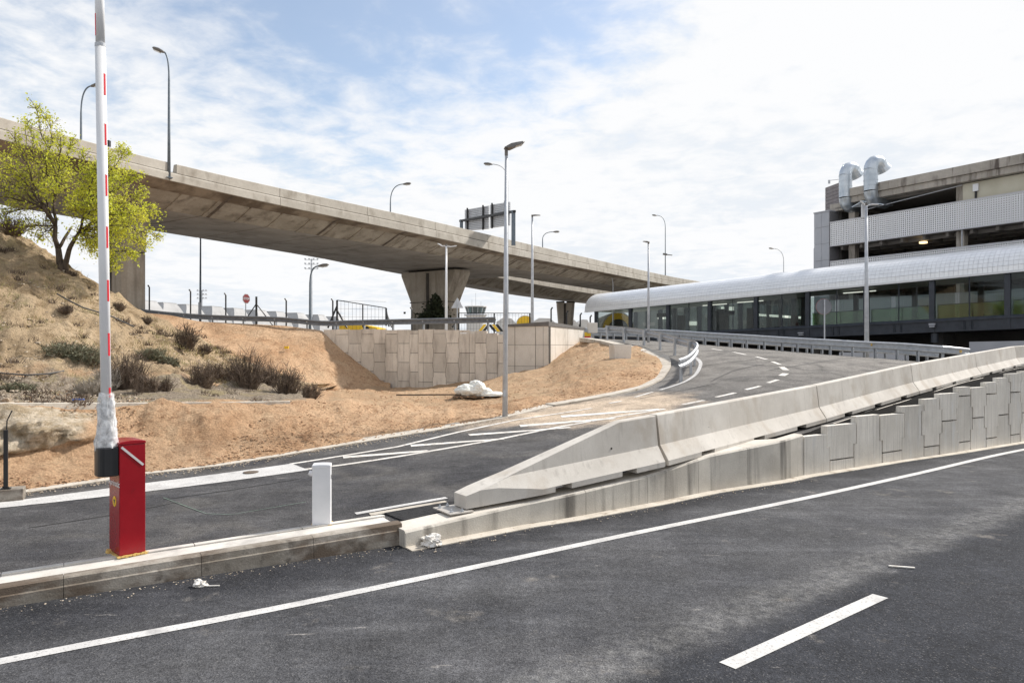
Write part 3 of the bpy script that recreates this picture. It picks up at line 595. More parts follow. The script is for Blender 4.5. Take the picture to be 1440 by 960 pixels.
# dirt: hill, bank, basin, gore mound
LM = [(-420, 720, 8.3), (-150, 672, 10.6), (0, 655, 11.9), (200, 628, 13.6), (300, 616, 14.2), (420, 608, 15.0), (500, 602, 15.8), (600, 592, 16.8), (700, 580, 18.0), (775, 565, 20), (850, 545, 22.5), (925, 524, 25.2), (936, 517.3, 26.9)]
L2 = [(-420, 576, 10.5), (-150, 572, 11.8), (0, 571, 12.5), (200, 570, 14.5), (300, 569, 15.3), (420, 567, 16.5), (500, 565, 18), (600, 562, 20.5), (700, 566, 20.8), (775, 556, 22), (850, 528, 25), (925, 511, 26.8), (936, 517.2, 27.0)]
L3 = [(-420, 553, 13.5), (0, 550, 16), (200, 550, 18), (300, 550, 19.5), (380, 551, 22), (440, 551, 27), (455, 548, 35), (550, 547, 39.6), (600, 546, 38.8), (650, 540, 37.8), (678, 535, 37.1), (707, 525.5, 36.6), (771, 512.5, 35.4), (800, 489, 38.0), (822, 475.5, 41.0), (828, 476, 38.4), (845, 479, 36), (870, 484, 33.5), (905, 492, 31.5), (930, 503, 29.5), (936, 517.1, 27.1)]
L4 = [(-420, 80, 24), (-150, 225, 24), (0, 312, 25), (50, 343, 24.6), (100, 377, 24), (150, 407, 24.3), (200, 438, 25), (240, 456, 25.5), (290, 479, 27), (340, 503, 28), (380, 521, 29), (420, 539, 31), (440, 548, 34)]
def smooth_interp(T, x, w=14):
    a = interp(T, x - w); b = interp(T, x); c = interp(T, x + w); return tuple((p + 2*q + r) / 4 for p, q, r in zip(a, b, c))
def dirt_lines(px):
    sm = smooth_interp if px < 900 else interp
    a = at(px, *interp(E0, px)); m_ = at(px, *sm(LM, px)); b = at(px, *sm(L2, px)); c = at(px, *(smooth_interp(L3, px, 6) if px < 790 else interp(L3, px)))
    if px <= 440:
        d = at(px, *smooth_interp(L4, px, 10)); k = min(1, (440 - px) / 150); e = d + Vector((0, 6, -2.5 * k))
    else: d = c + Vector((0, .3, 0)); e = d + Vector((0, .2, 0))
    return [a, m_, b, c, d, e]
ROWS = (10, 16, 16, 46, 6)
def dirt_point(px, seg, t):
    L = dirt_lines(px); return L[seg].lerp(L[seg+1], t)
def build_dirt():
    cols = []; px = -420.0
    while px < 936: cols.append(px); px += 3.0 if px > -60 else 8.0
    cols.append(936)
    vs, zone = [], []; nr = 0
    for px in cols:
        L = dirt_lines(px); nr = 0
        for s, n in enumerate(ROWS):
            for k in range(n + (1 if s == len(ROWS) - 1 else 0)):
                t = k / n; p = L[s].lerp(L[s+1], t)
                left = max(0, min(1, (470 - px) / 60))
                zr = zg = zb = 0.0
                if s == 3 and px < 440: zr = min(1, t * 5 + .0) * left; zg = (1 - min(1, t * 6)) * left
                if s == 4: zr = left
                if s == 2: zg = left * min(1, t*5); zr = (1 - left) * .45
                if s == 1: zb = max(0, min(1, (150 - px) / 60)) * (1 if t > .1 else 0) * .9 + .25 * max(0, min(1, (330 - px)/100)) * t; zr = .15
                if s == 3 and px >= 440: zr = .35
                edge = min(1, (min(k, 4) / 4 if s == 0 else 1)) * max(0, min(1, (936 - px) / 40))
                amp = (.06, .18, .11, .24, .08)[s] if px < 440 else (.06, .15, .12, .20, .0)[s]
                if s == 3 and px > 455: amp *= min(1, (1 - t) * 4)
                q = Vector((p.x * .9, p.y * .9, p.z * 1.6))
                dz = fbm(q, 5) * amp + fbm(q * .25 + Vector((7, 3, 1)), 2) * amp * 1.2
                if s == 1 and px < 160:      # hard pale ledge in the cut
                    r_ = noise.cell(Vector((p.x * 1.5, p.y, 0))) ; bulge = (math.sin(math.pi * min(1, t * 1.1)) + (.5 if t > .12 else -.2)) * (.26 + .30 * fbm(Vector((p.x * 2.2, p.z * 3.5, 0)), 4)) * min(1, (160 - px) / 60)
                    p = p + Vector((.3, -.8, 0)) * bulge
                if s == 1: p = p + Vector((.2, -.9, 0)) * (fbm(Vector((p.x * 2.2, p.y, p.z * 1.2)), 4) * .10) * min(1, t * 4) * min(1, (1 - t) * 4)
                if s in (0, 1): dz += (.055 * noise.noise(Vector(((p.x + p.z*1.6) * 2.2, p.z * 1.2, p.y * .6))) + .035 * noise.noise(Vector(((p.x + p.z*1.4) * 5, p.z * 2.5, p.y)))) * edge
                if s == 3 and px < 440:   # gullies down the hill
                    dz += -abs(noise.noise(Vector((p.x * .8 + p.y * .3, p.y * .15, 4)))) * .30 * math.sin(math.pi * t)
                    dz += .12 * fbm(Vector((p.x * 2.6, p.y * 2.6, p.z * 2)), 3)
                vs.append(p + Vector((0, 0, dz * edge))); zone.append((zr, zg, zb)); nr += 1
    me = bpy.data.meshes.new('hillside'); fs = [(i*nr+k, (i+1)*nr+k, (i+1)*nr+k+1, i*nr+k+1) for i in range(len(cols)-1) for k in range(nr-1)]
    me.from_pydata(vs, [], fs); me.materials.append(M['dirt'])
    ca = me.color_attributes.new('zone', 'FLOAT_COLOR', 'POINT')
    for i, z in enumerate(zone): ca.data[i].color = (*z, 1)
    for p in me.polygons: p.use_smooth = True
    o = bpy.data.objects.new('hillside', me); C.objects.link(o); tag(o, kind='structure')
build_dirt()
def dirt_at(px, py):
    L = dirt_lines(px)
    def pj(p): return HOR - (p.z - EYE) / p.y * F
    for s in range(4):
        a, b = pj(L[s]), pj(L[s+1])
        if min(a, b) - .01 <= py <= max(a, b) + .01 and a != b:
            lo_, hi_ = 0.0, 1.0
            for _ in range(25):
                m_ = (lo_ + hi_) / 2
                if pj(L[s].lerp(L[s+1], m_)) > py: lo_ = m_
                else: hi_ = m_
            p = L[s].lerp(L[s+1], lo_); return p
    return L[4]
# flat concrete lip along the top of the cut
lp = [at(px, *smooth_interp(L2, px)) + Vector((0, 0, .02)) for px in range(-120, 412, 12)]
mb = MB(); secs = []
for p in lp:
    n = Vector((-.35, .94, 0)); w = .11 + .03 * noise.noise(p)
    secs.append([p - n*.02 + Vector((0, 0, -.1)), p - n*.02 + Vector((0, 0, .03)), p + n*w + Vector((0, 0, .035)), p + n*w + Vector((0, 0, -.1))])
mb.loft(secs); tag(mb.build('ditch_lip', M['gutter']), kind='structure')

# excavated slope behind
P455, P708, P771, P822 = Vector((-10.92, 41.2)), Vector((-.43, 36.0)), Vector((1.775, 34.8)), Vector((4.15, 40.7))
def wallY(px):
    k = (px - 720) / F; d = P708 - P455; t = (k * P455.y - P455.x) / (d.x - k * d.y); return P455.y + d.y * t
TT = [(120, 436, 48), (195, 439, 44), (240, 443, 43), (280, 452, 42.5), (340, 455, 42.3), (400, 458, 42.2), (452, 464.5, 41.5)]
TT += [(px, py, wallY(px) + .15) for px, py in ((458, 469), (480, 490), (510, 514), (550, 543))]
BB = [(120, 548, 29), (240, 548, 31), (300, 549, 33), (400, 549, 34.5), (455, 549, 36), (500, 550, 37.3), (550, 549.5, 38.7)]
mb = MB(); cols = [120 + i * 3.0 for i in range(144)] ; nr = 40; vs = []
for px in cols:
    a, b = at(px, *interp(BB, px)), at(px, *(smooth_interp(TT, px, 8) if px < 440 else interp(TT, px)))
    for k in range(nr):
        t = k / (nr - 1); p = a.lerp(b, t); e = min(1, (1 - t) * 5) if px < 440 else min(1, (1 - t) * 8)
        q = p * .8
        dz = (fbm(q, 5) * .16 + fbm(q * .3, 2) * .25) * e + math.sin(math.pi * t) * .12
        vs.append(p + Vector((0, 0, dz)))
mb.add(vs, [(i*nr+k, (i+1)*nr+k, (i+1)*nr+k+1, i*nr+k+1) for i in range(len(cols)-1) for k in range(nr-1)])
tag(mb.build('excavated_slope', M['orange'], smooth=True), kind='structure')
# level ground of the airfield road behind the walls
fr = [at(px, *interp(TT, px)) for px in (120, 195, 240, 280, 340, 400, 450)] + [Vector((P455.x, P455.y + .1, 3.15)), Vector((-4.5, 38.2, 3.1)), Vector((-.4, 36.2, 2.9)), Vector((1.7, 35.1, 3.35)), Vector((4.0, 40.8, 3.35)), Vector((4.2, 48.5, 3.0)), Vector((11, 56, 3.0))]
bk1 = [Vector((-60, 70, 3.6)), Vector((-56, 70, 3.6)), Vector((-52, 70, 3.5)), Vector((-48, 70, 3.4)), Vector((-40, 70, 3.3)), Vector((-34, 70, 3.3)), Vector((-28, 70, 3.2)), Vector((-20, 70, 3.2)), Vector((-12, 70, 3.2)), Vector((-4, 70, 3.1)), Vector((0, 70, 3.1)), Vector((4, 70, 3.1)), Vector((8, 72, 3.1)), Vector((14, 75, 3.1))]
bk2 = [Vector((-400 + 38 * i, 420, 3.2)) for i in range(14)]
mb = MB(); secs = [fr, bk1, bk2]; n = len(fr)
mb.add([p for s in secs for p in s], [(i*n+k, i*n+k+1, (i+1)*n+k+1, (i+1)*n+k) for i in range(2) for k in range(n-1)])
tag(mb.build('airfield_road', mat('old_tarmac', ((0.30, 0.28, 0.25), (0.38, 0.36, 0.33)), 0.9)), kind='structure')

# verge between wall steps and barriers
mb = MB(); vs = []
pwd = densify([Vector((p.x, p.y, 0)) for p in PW], .4)
pwz = [(5.27, .66), (6.6, .86), (8.03, 1.02), (9.85, 1.30), (12.7, 1.58), (17, 1.9)]
for p in pwd:
    zt = interp(pwz, p.x)[0]
    k = p.x / p.y
    b = None
    jb = [J[1], J[2], J[3], J[4], J[5], J[6]]
    for u, v in zip(jb[:-1], jb[1:]):
        t = (k * u.y - u.x) / ((v.x - u.x) - k * (v.y - u.y))
        if 0 <= t <= 1.0001: b = u.lerp(v, t); break
    if b is None: b = J[6]
    a = Vector((p.x - .06, p.y + .12, zt - .02)); b = Vector((b.x + .1, b.y - .1, b.z - .03))
    for i in range(9):
        q = a.lerp(b, i / 8); q.z += fbm(q * 4, 4) * .04 * (1 if 0 < i < 8 else 0); vs.append(q)
mb.add(vs, [(i*9+k, (i+1)*9+k, (i+1)*9+k+1, i*9+k+1) for i in range(len(pwd)-1) for k in range(8)])
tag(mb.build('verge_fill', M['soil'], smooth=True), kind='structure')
# light pale edging right under the barriers
paint_strip([Vector((p.x + .30, p.y - .30, 0)) for p in J[2:]], .03, 'barrier_bed', M['capping'], lambda x, y: hroad(x - .3, y + .3) + .0, lift=.01)

# gutter strip at wall foot
gp = [Vector((p.x, p.y, 0)) for p in WF] + [Vector((p.x, p.y, 0)) for p in PW[1:]]
mb = MB(); secs = []
for i, p in enumerate(densify(gp, 1.0)):
    n = Vector((.57, -.82, 0)); w = .17 + .015 * noise.noise(p * 2)
    secs.append([p - n*.1 + Vector((0, 0, -.05)), p - n*.1 + Vector((0, 0, .018)), p + n*w + Vector((0, 0, .012)), p + n*w + Vector((0, 0, -.05))])
mb.loft(secs); tag(mb.build('gutter', M['gutter']), kind='structure')
# ------------------------------------------------------------------ island with kerb stones
isd = thing('traffic_island', 'long low concrete kerbed island carrying the red barrier cabinet and white post', 'traffic island', (ISL0.x, ISL0.y, 0), 0)
def itop(s): return .177 + .02 * s          # its top rises slowly to the right
joints = [-8.4, -7.2, -6.0, -4.8, -3.6, -2.4, -1.2, -.02]
sj = [-9.6] + joints + [.48, 1.66, 2.80, 3.85]
def kerb_stone(s0, s1, oa, ob, ch):
    m_ = MB(); secs = []
    for s in (s0 + .0025, s1 - .0025):
        h = itop(s); a = lambda o, z: Vector((*isl(s, o), z))
        f, b = (oa, ob)
        secs.append([a(f, -.05), a(f + .008, h - .085), a(f + .02, h - .075), a(f + .028, h - .012), a(f + .05, h), a(b, h), a(b, -.05)])
    m_.loft(secs); return m_
for a, b in zip(sj[:-1], sj[1:]):
    kerb_stone(a, b, 0, .16, .02).build('kerb_stone', M['kerb'], isd)
for a, b in zip(sj[:-1], sj[1:]):
    m_ = MB(); m_.loft([[Vector((*isl(s, o), z)) for o, z in ((.57, -.05), (.57, itop(s) - .004), (.50, itop(s) + .004), (.455, itop(s) + .004), (.455, -.05))] for s in (a + .005, b - .035 * (b > 3.8) - .005)])
    m_.build('kerb_stone', M['slab'], isd)
m_ = MB(); m_.loft([[Vector((*isl(s, o), z)) for o, z in ((.165, -.05), (.165, itop(s) - .016), (.45, itop(s) - .012), (.45, -.05))] for s in (-9.6, -3, 0, 3.78)])
m_.build('infill_slab', M['slab'], isd)
# ------------------------------------------------------------------ cast wall under the barriers
cw = thing('low_retaining_wall', 'cast concrete wall with water streaks, rising under the first barriers', 'retaining wall', (WF[0].x, WF[0].y, 0))
wfp = densify([Vector((p.x, p.y, p.z)) for p in WF], .25)
bounds = [0, 0.30, .52, .72, .865, 1.0]
cum = [0]
for a, b in zip(wfp[:-1], wfp[1:]): cum.append(cum[-1] + (b - a).length)
def wp(s):
    s = max(0, min(cum[-1], s))
    for i in range(len(cum)-1):
        if s <= cum[i+1]: return wfp[i].lerp(wfp[i+1], (s - cum[i]) / (cum[i+1] - cum[i]))
    return wfp[-1]
px_b = [-1.23, 1.02, 2.0, 2.95, 3.95, 5.27]     # joints seen by their x
def s_of_x(x):
    lo_, hi_ = 0, cum[-1]
    for _ in range(30):
        m2 = (lo_ + hi_) / 2
        if wp(m2).x < x: lo_ = m2
        else: hi_ = m2
    return lo_
sb = [s_of_x(x) for x in px_b]
for a, b in zip(sb[:-1], sb[1:]):
    n_ = max(2, int((b - a) / .3)); secs = []
    for i in range(n_ + 1):
        s = a + .004 + (b - a - .008) * i / n_; p = wp(s); d = wp(s + .05) - wp(s - .05); d.z = 0; d.normalize(); n = Vector((-d.y, d.x, 0))
        zt = p.z; w = .42 if p.x < 4.6 else .2; e = fbm(Vector((s * 3, 0, 0)), 3) * .004
        secs.append([Vector((p.x, p.y, -.05)), Vector((p.x, p.y, zt - .02)) + n * (.004 + e), Vector((p.x, p.y, zt)) + n * .022, Vector((p.x, p.y, zt + .004)) + n * w, Vector((p.x, p.y, -.05)) + n * w])
    m_ = MB(); m_.loft(secs); m_.build('wall_section', M['lowwall'], cw)
for a, b in zip(sb[:-1], sb[1:]):
    n_ = max(2, int((b - a) / .3)); secs = []
    for i in range(n_ + 1):
        s = a + .006 + (b - a - .012) * i / n_; p = wp(s); d = wp(s + .05) - wp(s - .05); d.z = 0; d.normalize(); n = Vector((-d.y, d.x, 0)); w = .40 if p.x < 4.6 else .18
        secs.append([p + n * .03, p + n * .035 + Vector((0, 0, .007)), p + n * w + Vector((0, 0, .011)), p + n * w])
    m_ = MB(); m_.loft(secs); m_.build('top_screed', M['capping'], cw)

# ------------------------------------------------------------------ ribbed stepped panel walls
def panel_wall(root, line, bnds, tops, joints, ph, jog, m_, zb, thick=.14, gap=.012, ribs=False, nojog=(), skip=()):
    """line(s) -> Vector2 on the face, facing the camera side; joints[i] phase of column i"""
    for i in range(len(bnds) - 1):
        s0, s1 = bnds[i], bnds[i+1]; top = tops[i]; z = joints[i]
        while z > zb: z -= ph
        z0 = z; n0 = z; whole = i in skip
        while z0 < top - .02:
            a, b = (max(z0, zb), min(z0 + ph, top)) if not whole else (zb, top)
            if b - a > .05:
                br = sorted({a, b} | {q for q in [n0 + ph*(.25 + .5*kk) for kk in range(12)] if a + .02 < q < b - .02})
                L_, R_ = [], []
                for u, v in zip(br[:-1], br[1:]):
                    mid = (((u + v)/2 - n0) / ph) % 1.0; k = jog if .25 < mid < .75 else -jog
                    if i in nojog: k = 0
                    kl = 0 if (i - 1) in nojog or i == 0 else k
                    kr = 0 if (i + 1) in nojog or i == len(bnds) - 2 else k
                    uu = u + (gap if u == a and a > zb else 0); vv = v - (gap if v == b and b < top else 0)
                    L_ += [(s0 + gap - kl, uu), (s0 + gap - kl, vv)]; R_ += [(s1 - gap + kr, uu), (s1 - gap + kr, vv)]
                poly = L_ + R_[::-1]
                p0, p1 = line(s0), line(s1); d = (p1 - p0).normalized(); n = Vector((-d.y, d.x))
                off = .006 * math.sin(i * 7.3 + z0 * 5)
                pts = [Vector((p0.x + d.x * (s - s0) + n.x * off, p0.y + d.y * (s - s0) + n.y * off, zz)) for s, zz in poly]
                mb_ = MB(); mb_.prism(pts, (n.x * thick, n.y * thick, 0))
                if ribs and s1 - s0 > .3:
                    k = 0; w_ = (s1 - s0)
                    nr_ = 9
                    for r_ in range(nr_):
                        s = s0 + w_ * (r_ + .5) / nr_
                        q = p0 + d * (s - s0)
                        c_ = Vector((q.x + n.x * (.0058+off), q.y + n.y * (.0058+off), (a + b) / 2))
                        mb_.box(c_, (w_ / nr_ * .72, .014, b - a - 2 * gap - .02), math.atan2(d.y, d.x))
                mb_.build('panel', m_, root)
            if whole: break
            z0 += ph
nw = thing('stepped_panel_wall', 'near retaining wall of interlocking ribbed concrete panels stepping up to the right', 'retaining wall', (PW[0].x, PW[0].y, 0))
pwl = [Vector((p.x, p.y)) for p in PW]; pc = [0]
for a, b in zip(pwl[:-1], pwl[1:]): pc.append(pc[-1] + (b - a).length)
def pline(s):
    for i in range(len(pc)-1):
        if s <= pc[i+1] or i == len(pc)-2: return pwl[i].lerp(pwl[i+1], (s - pc[i]) / (pc[i+1] - pc[i]))
def s_of_px(px, line, smax):
    lo_, hi_ = 0.0, smax
    for _ in range(40):
        m2 = (lo_ + hi_) / 2; q = line(m2)
        if 720 + F * q.x / q.y < px: lo_ = m2
        else: hi_ = m2
    return lo_
bpx = [1130, 1165, 1203, 1239, 1270, 1298, 1323, 1347, 1366.5, 1385.5, 1403, 1420, 1436, 1452, 1467, 1481, 1495]
bs = [0.0] + [s_of_px(p, pline, pc[-1]) for p in bpx[1:]]
tpy = [612, 597, 584, 582.5, 570.5, 560.5, 553, 544, 544.5, 537.5, 531, 525, 519, 513, 508, 503]
tops = []
for i in range(len(bs)-1):
    q = pline((bs[i] + bs[i+1]) / 2); tops.append(EYE - (tpy[i] - HOR) / F * q.y)
jz = [(.72 if i % 2 else 1.24) for i in range(len(bs)-1)]
jz[1] = .21 ; jz = [(.21 if i % 2 else .72) for i in range(len(bs)-1)]
panel_wall(nw, pline, bs, tops, jz, 1.03, .045, M['panel'], -.02, thick=.13, gap=.014, ribs=False, skip=(0, 2, 4))
mb = MB(); secs = []
for i in range(len(bs)-1):
    for s in (bs[i] + .01, bs[i+1] - .01):
        q = pline(s); secs.append([Vector((q.x - .03, q.y + .09, -.1)), Vector((q.x - .03, q.y + .09, tops[i] - .34)), Vector((q.x - .15, q.y + .3, tops[i] - .36)), Vector((q.x - .15, q.y + .3, -.1))])
mb.loft(secs); mb.build('backfill', M['joint'], nw)

fw = thing('far_panel_wall', 'far retaining wall of beige interlocking concrete panels below the overpass', 'retaining wall', (P455.x, P455.y, 0))
fl = (P708 - P455).length
def fline(s): return P455 + (P708 - P455) * (s / fl)
fpx = [455, 472, 490, 508, 525.5, 542, 559, 576, 588, 595, 609, 627, 645, 660, 668, 684, 699.5, 707.5]
fb = [s_of_px(p, fline, fl * 1.02) for p in fpx]
ftop = [463.5, 463, 463.5, 462.5, 463, 464, 463.5, 464.5, 463, 463, 463.5, 464, 464, 466, 465, 467.5, 470.5][:len(fb)-1]
ft = [EYE + (HOR - y) / F * fline((fb[i] + fb[i+1])/2).y for i, y in enumerate(ftop)]
par = [0, 1, 0, 1, 0, 1, 0, 1, 0, 0, 1, 0, 1, 1, 0, 1, 0]
fj = [(2.58 if p == 0 else 2.07) for p in par]
panel_wall(fw, fline, fb, ft, fj, 1.03, .024, M['farpanel'], -.4, thick=.15, gap=.011, nojog=(8, 13, 16))
mb = MB(); mb.loft([[Vector((q.x, q.y + .10, -.4)), Vector((q.x, q.y + .10, z - .1)), Vector((q.x + .1, q.y + .35, z - .1)), Vector((q.x + .1, q.y + .35, -.4))] for q, z in ((fline(0), 3.2), (fline(fl * .75), 3.1), (fline(fl), 2.9))])
mb.build('backfill', M['joint'], fw)
# cast abutment
ab = thing('cast_abutment', 'smooth pale cast concrete corner wall with a dark coping behind the orange mound', 'retaining wall', (P771.x, P771.y, 0))
def cast(a, b, pxs, rows, zt):
    ln = (b - a).length; f_ = lambda s: a + (b - a) * (s / ln)
    ss = [s_of_px(p, f_, ln) for p in pxs]; ss[0] = 0; ss[-1] = ln
    for i in range(len(ss)-1):
        for z0, z1 in rows:
            d = (b - a).normalized(); n = Vector((-d.y, d.x)); p, q = f_(ss[i] + .015), f_(ss[i+1] - .015)
            m2 = MB(); m2.prism([Vector((*p, z0 + .015)), Vector((*q, z0 + .015)), Vector((*q, z1)), Vector((*p, z1))], (n.x * .15, n.y * .15, 0)); m2.build('cast_panel', M['cast'], ab)
    m2 = MB(); d = (b - a).normalized(); n = Vector((-d.y, d.x)); m2.prism([Vector((*(a + n*.03 + d*.03), -.3)), Vector((*(b + n*.03), -.3)), Vector((*(b + n*.03), zt - .02)), Vector((*(a + n*.03 + d*.03), zt - .02))], (n.x * .25, n.y * .25, 0)); m2.build('wall_core', M['joint'], ab)
P700 = Vector((P708.x - .02, P708.y))
cast(P700, P771, [707, 724, 753, 771], ((-.3, 1.42), (1.42, 2.48), (2.48, 3.40)), 3.4)
cast(P771, P822, [771, 781, 798, 813, 822], ((-.3, 1.42), (1.42, 2.48), (2.48, 3.40)), 3.4)
mb = MB(); mb.loft([[Vector((p.x - o.x * .05, p.y - o.y * .05, 3.405)), Vector((p.x - o.x*.05, p.y - o.y*.05, z)), Vector((p.x + o.x * .3, p.y + o.y * .3, z)), Vector((p.x + o.x*.3, p.y + o.y*.3, 3.405))] for p, o, z in ((P700, Vector((.4, .9)), 3.50), (P771, Vector((-.45, .9)), 3.62), (P822, Vector((-.9, .3)), 3.50))])
mb.build('coping', mat('dark_coping', ((0.12, 0.115, 0.11), (0.17, 0.16, 0.15)), 0.9), ab)

# ------------------------------------------------------------------ concrete safety barriers
JP = [(.285, 0), (.285, .075), (.135, .30), (.080, .74), (.068, .755)]
def half_at(z):
    for (a, za), (b, zb) in zip(JP[:-1], JP[1:]):
        if za <= z <= zb and zb > za: return a + (b - a) * (z - za) / (zb - za)
    return JP[-1][0]
def barrier(a, b, label, holes=True):
    L_ = (b - a).xy.length; t = thing('concrete_barrier', label, 'barrier', a, math.atan2(b.y - a.y, b.x - a.x), 'concrete safety barriers in one row')
    sl_ = (b.z - a.z) / L_; secs = []
    nt = [(L_*.20, .20), (L_*.50, .20), (L_*.80, .20)]
    xs = [.018]
    for c, w in nt: xs += [c - w - .001, c - w, c + w, c + w + .001]
    xs += [L_ - .018]; xs = sorted(xs)
    for x in xs:
        notch = any(abs(x - c) <= w + 1e-6 for c, w in nt); zb = .074 if notch else 0.0
        pf = [(-w, max(z, zb)) for w, z in JP] + [(w, max(z, zb)) for w, z in reversed(JP)]
        secs.append([Vector((x, y, z + sl_ * x + .03)) for y, z in pf])
    m_ = MB(); m_.loft(secs); m_.build('barrier_body', M['barrier'], None).parent = t
    for x in (L_*.25, L_*.72):
        m_ = MB(); y = -half_at(.42)
        m_.tube([(x, y + .02, .42 + sl_*x), (x, y - .003, .42 + sl_*x)], .016, 8); o = m_.build('lifting_hole', M['joint'], None); o.parent = t
    return t
pos = ['second', 'third', 'fourth', 'fifth']
bl = ['full concrete barrier next to the tapered end piece', 'concrete barrier second after the tapered end, over the first wall steps', 'concrete barrier third after the tapered end, over the tall ribbed panels',
      'concrete barrier standing in front of the curved guardrail end', 'rightmost concrete barrier, turned slightly and cut by the photo edge']
for i in range(1, 6): barrier(J[i], J[i+1], bl[i-1])
# tapered end piece
a, b = J[0], J[1]; L_ = (b - a).xy.length
te = thing('tapered_barrier_end', 'concrete barrier end piece sloping down to a blunt nose bolted to a steel plate', 'barrier', a, math.atan2(b.y - a.y, b.x - a.x), 'concrete safety barriers in one row')
sl_ = (b.z - a.z) / L_; secs = []
Hs = [(0, .165), (.45, .26), (L_*.775, .74), (L_*.80, .755), (L_, .755)]
xs = sorted([0, .2, .45, .7, .9, 1.05, 1.10, 1.4, 1.8, 2.2, L_*.775, L_*.80, L_ - .012] + [x + d for x in (1.45, 2.66) for d in (-.14, -.141, .14, .141)])
for x in xs:
    H = interp(Hs, x)[0]; bw = min(.285, .15 + .135 * x / 1.1)
    notch = any(abs(x - c) <= .1401 for c in (1.45, 2.66)); zb = .074 if notch else 0
    # side: vertical up to where the sloping face reaches this half width
    vz = .075
    for k in range(60):
        if half_at(.075 + k * .005) <= bw: vz = .075 + k * .005; break
    prof = [(bw, zb), (bw, min(vz, H))]
    for w, z in JP[2:]: 
        if z < H and z > vz: prof.append((w, z))
        else: prof.append((min(bw, half_at(min(H, z))), min(H, max(z, min(vz, H)))))
    secs.append([Vector((x, -w, z + sl_*x + .025)) for w, z in prof] + [Vector((x, w, z + sl_*x + .025)) for w, z in reversed(prof)])
m_ = MB(); m_.loft(secs); m_.build('barrier_body', M['barrier'], None).parent = te
m_ = MB(); m_.box((-.10, 0, .006), (.34, .46, .014)); o = m_.build('base_plate', M['plate'], None); o.parent = te
for x, y in ((-.21, -.15), (-.21, .15), (-.08, -.19), (-.08, .19)):
    m_ = MB(); m_.tube([(x, y, .012), (x, y, .03)], .024, 6); m_.tube([(x, y, .03), (x, y, .055)], .010, 6); m_.build('bolt', M['galv'], None).parent = te
m_ = MB(); m_.box((.26, 0, .232), (.09, .03, .012)); m_.build('lifting_slot', M['joint'], None).parent = te
m_ = MB(); x = 2.45; m_.tube([(x, -.13, .42 + sl_*x), (x, -half_at(.42) - .003, .42 + sl_*x)], .016, 8); m_.build('lifting_hole', M['joint'], None).parent = te

# ------------------------------------------------------------------ red barrier cabinet and its boom
cb_o = gz(168, 783, .2); cz = .195
cabrot = R(45)
cab = thing('barrier_cabinet', 'red metal parking barrier cabinet with a black boom mount and grey tape strip', 'barrier cabinet', (cb_o.x, cb_o.y, cz), cabrot)
W_, D_, H_ = .245, .335, 1.165
def cabbox(x0, x1, y0, y1, z0, z1, crown=0.0):
    m2 = MB(); n = 9; secs = []
    for i in range(n):
        t = i / (n-1); x = x0 + (x1 - x0) * t; zt = z1 + crown * (1 - (2*t - 1)**2)
        secs.append([Vector((x, y0, z0)), Vector((x, y0, zt)), Vector((x, y1, zt)), Vector((x, y1, z0))])
    m2.loft(secs); return m2
def lput(mb_, name, m2, par, bev=0):
    o = mb_.build(name, m2, None, bevel=bev); o.parent = par; return o
lput(cabbox(0, W_, 0, D_, .012, H_ - .035), 'cabinet_body', M['red'], cab, .006)
lput(cabbox(-.004, W_ + .004, -.004, D_ + .004, H_ - .033, H_ - .008, .014), 'cabinet_lid', M['red'], cab, .005)
m_ = MB(); m_.box((W_/2, D_/2, .004), (W_ + .04, D_ + .04, .012)); 
for k in range(16):
    u = k / 16; m_.box((-.02 + (W_ + .04) * u + .01, -.018 + .006 * math.sin(k * 3), .006), (.03, .02, .016 + .006 * math.sin(k * 5)))
lput(m_, 'sealant_bead', M['mustard'], cab)
m_ = MB(); m_.tube([(-.05, .2, .02), (-.045, .19, .05)], .025, 8); lput(m_, 'sealant_lump', M['mustard'], cab)
m_ = MB(); m_.bar((.018, -.004, H_ - .055), (W_ - .022, -.004, H_ - .255), .003, .022, up=Vector((0, 0, 1)))
lput(m_, 'tape_strip', mat('grey_tape', ((.52, .50, .50), (.62, .60, .60)), .6), cab)
m_ = MB(); secs = []      # black mount: D shaped block on the left side, in front
for z in (H_ - .345, H_ - .335, H_ - .06, H_ - .05):
    k = .012 if z in (H_ - .345, H_ - .05) else 0
    pts = [(-.003, .27 - k), (-.003, .015 + k)] + [(-.075 - (.105 - k) * math.sin(q) ** .5, .1425 - (.1275 - k) * math.cos(q)) for q in [math.pi * j / 12 for j in range(13)]]
    secs.append([Vector((x, y, z)) for x, y in pts])
m_.loft(secs); lput(m_, 'boom_mount', M['black'], cab, .004)
# lettering and round sticker on the left face
def text_mesh(txt, size, name, m2, parent, loc, rot, bold=0.0, shear=0.0):
    cu = bpy.data.curves.new(name, 'FONT'); cu.body = txt; cu.size = size; cu.offset = bold; cu.shear = shear; cu.align_x = 'CENTER'; cu.align_y = 'CENTER'; cu.extrude = .0008
    to = bpy.data.objects.new(name, cu); C.objects.link(to); dg = bpy.context.evaluated_depsgraph_get(); me = bpy.data.meshes.new_from_object(to.evaluated_get(dg)); bpy.data.objects.remove(to)
    me.materials.clear(); me.materials.append(m2); o = bpy.data.objects.new(name, me); C.objects.link(o); o.location = loc; o.rotation_euler = rot; o.parent = parent; return o
text_mesh('Aprimatic', .088, 'lettering', M['white'], cab, (-.0015, D_/2 + .005, H_ - .435), (R(90), 0, R(-90)), .0008, .1)
m_ = MB(); m_.tube([(0, D_/2 - .01, H_ - .62), (-.003, D_/2 - .01, H_ - .62)], .054, 20); lput(m_, 'round_sticker', M['yellow'], cab)
m_ = MB(); m_.tube([(-.003, D_/2 - .01, H_ - .62), (-.0045, D_/2 - .01, H_ - .62)], .020, 10)
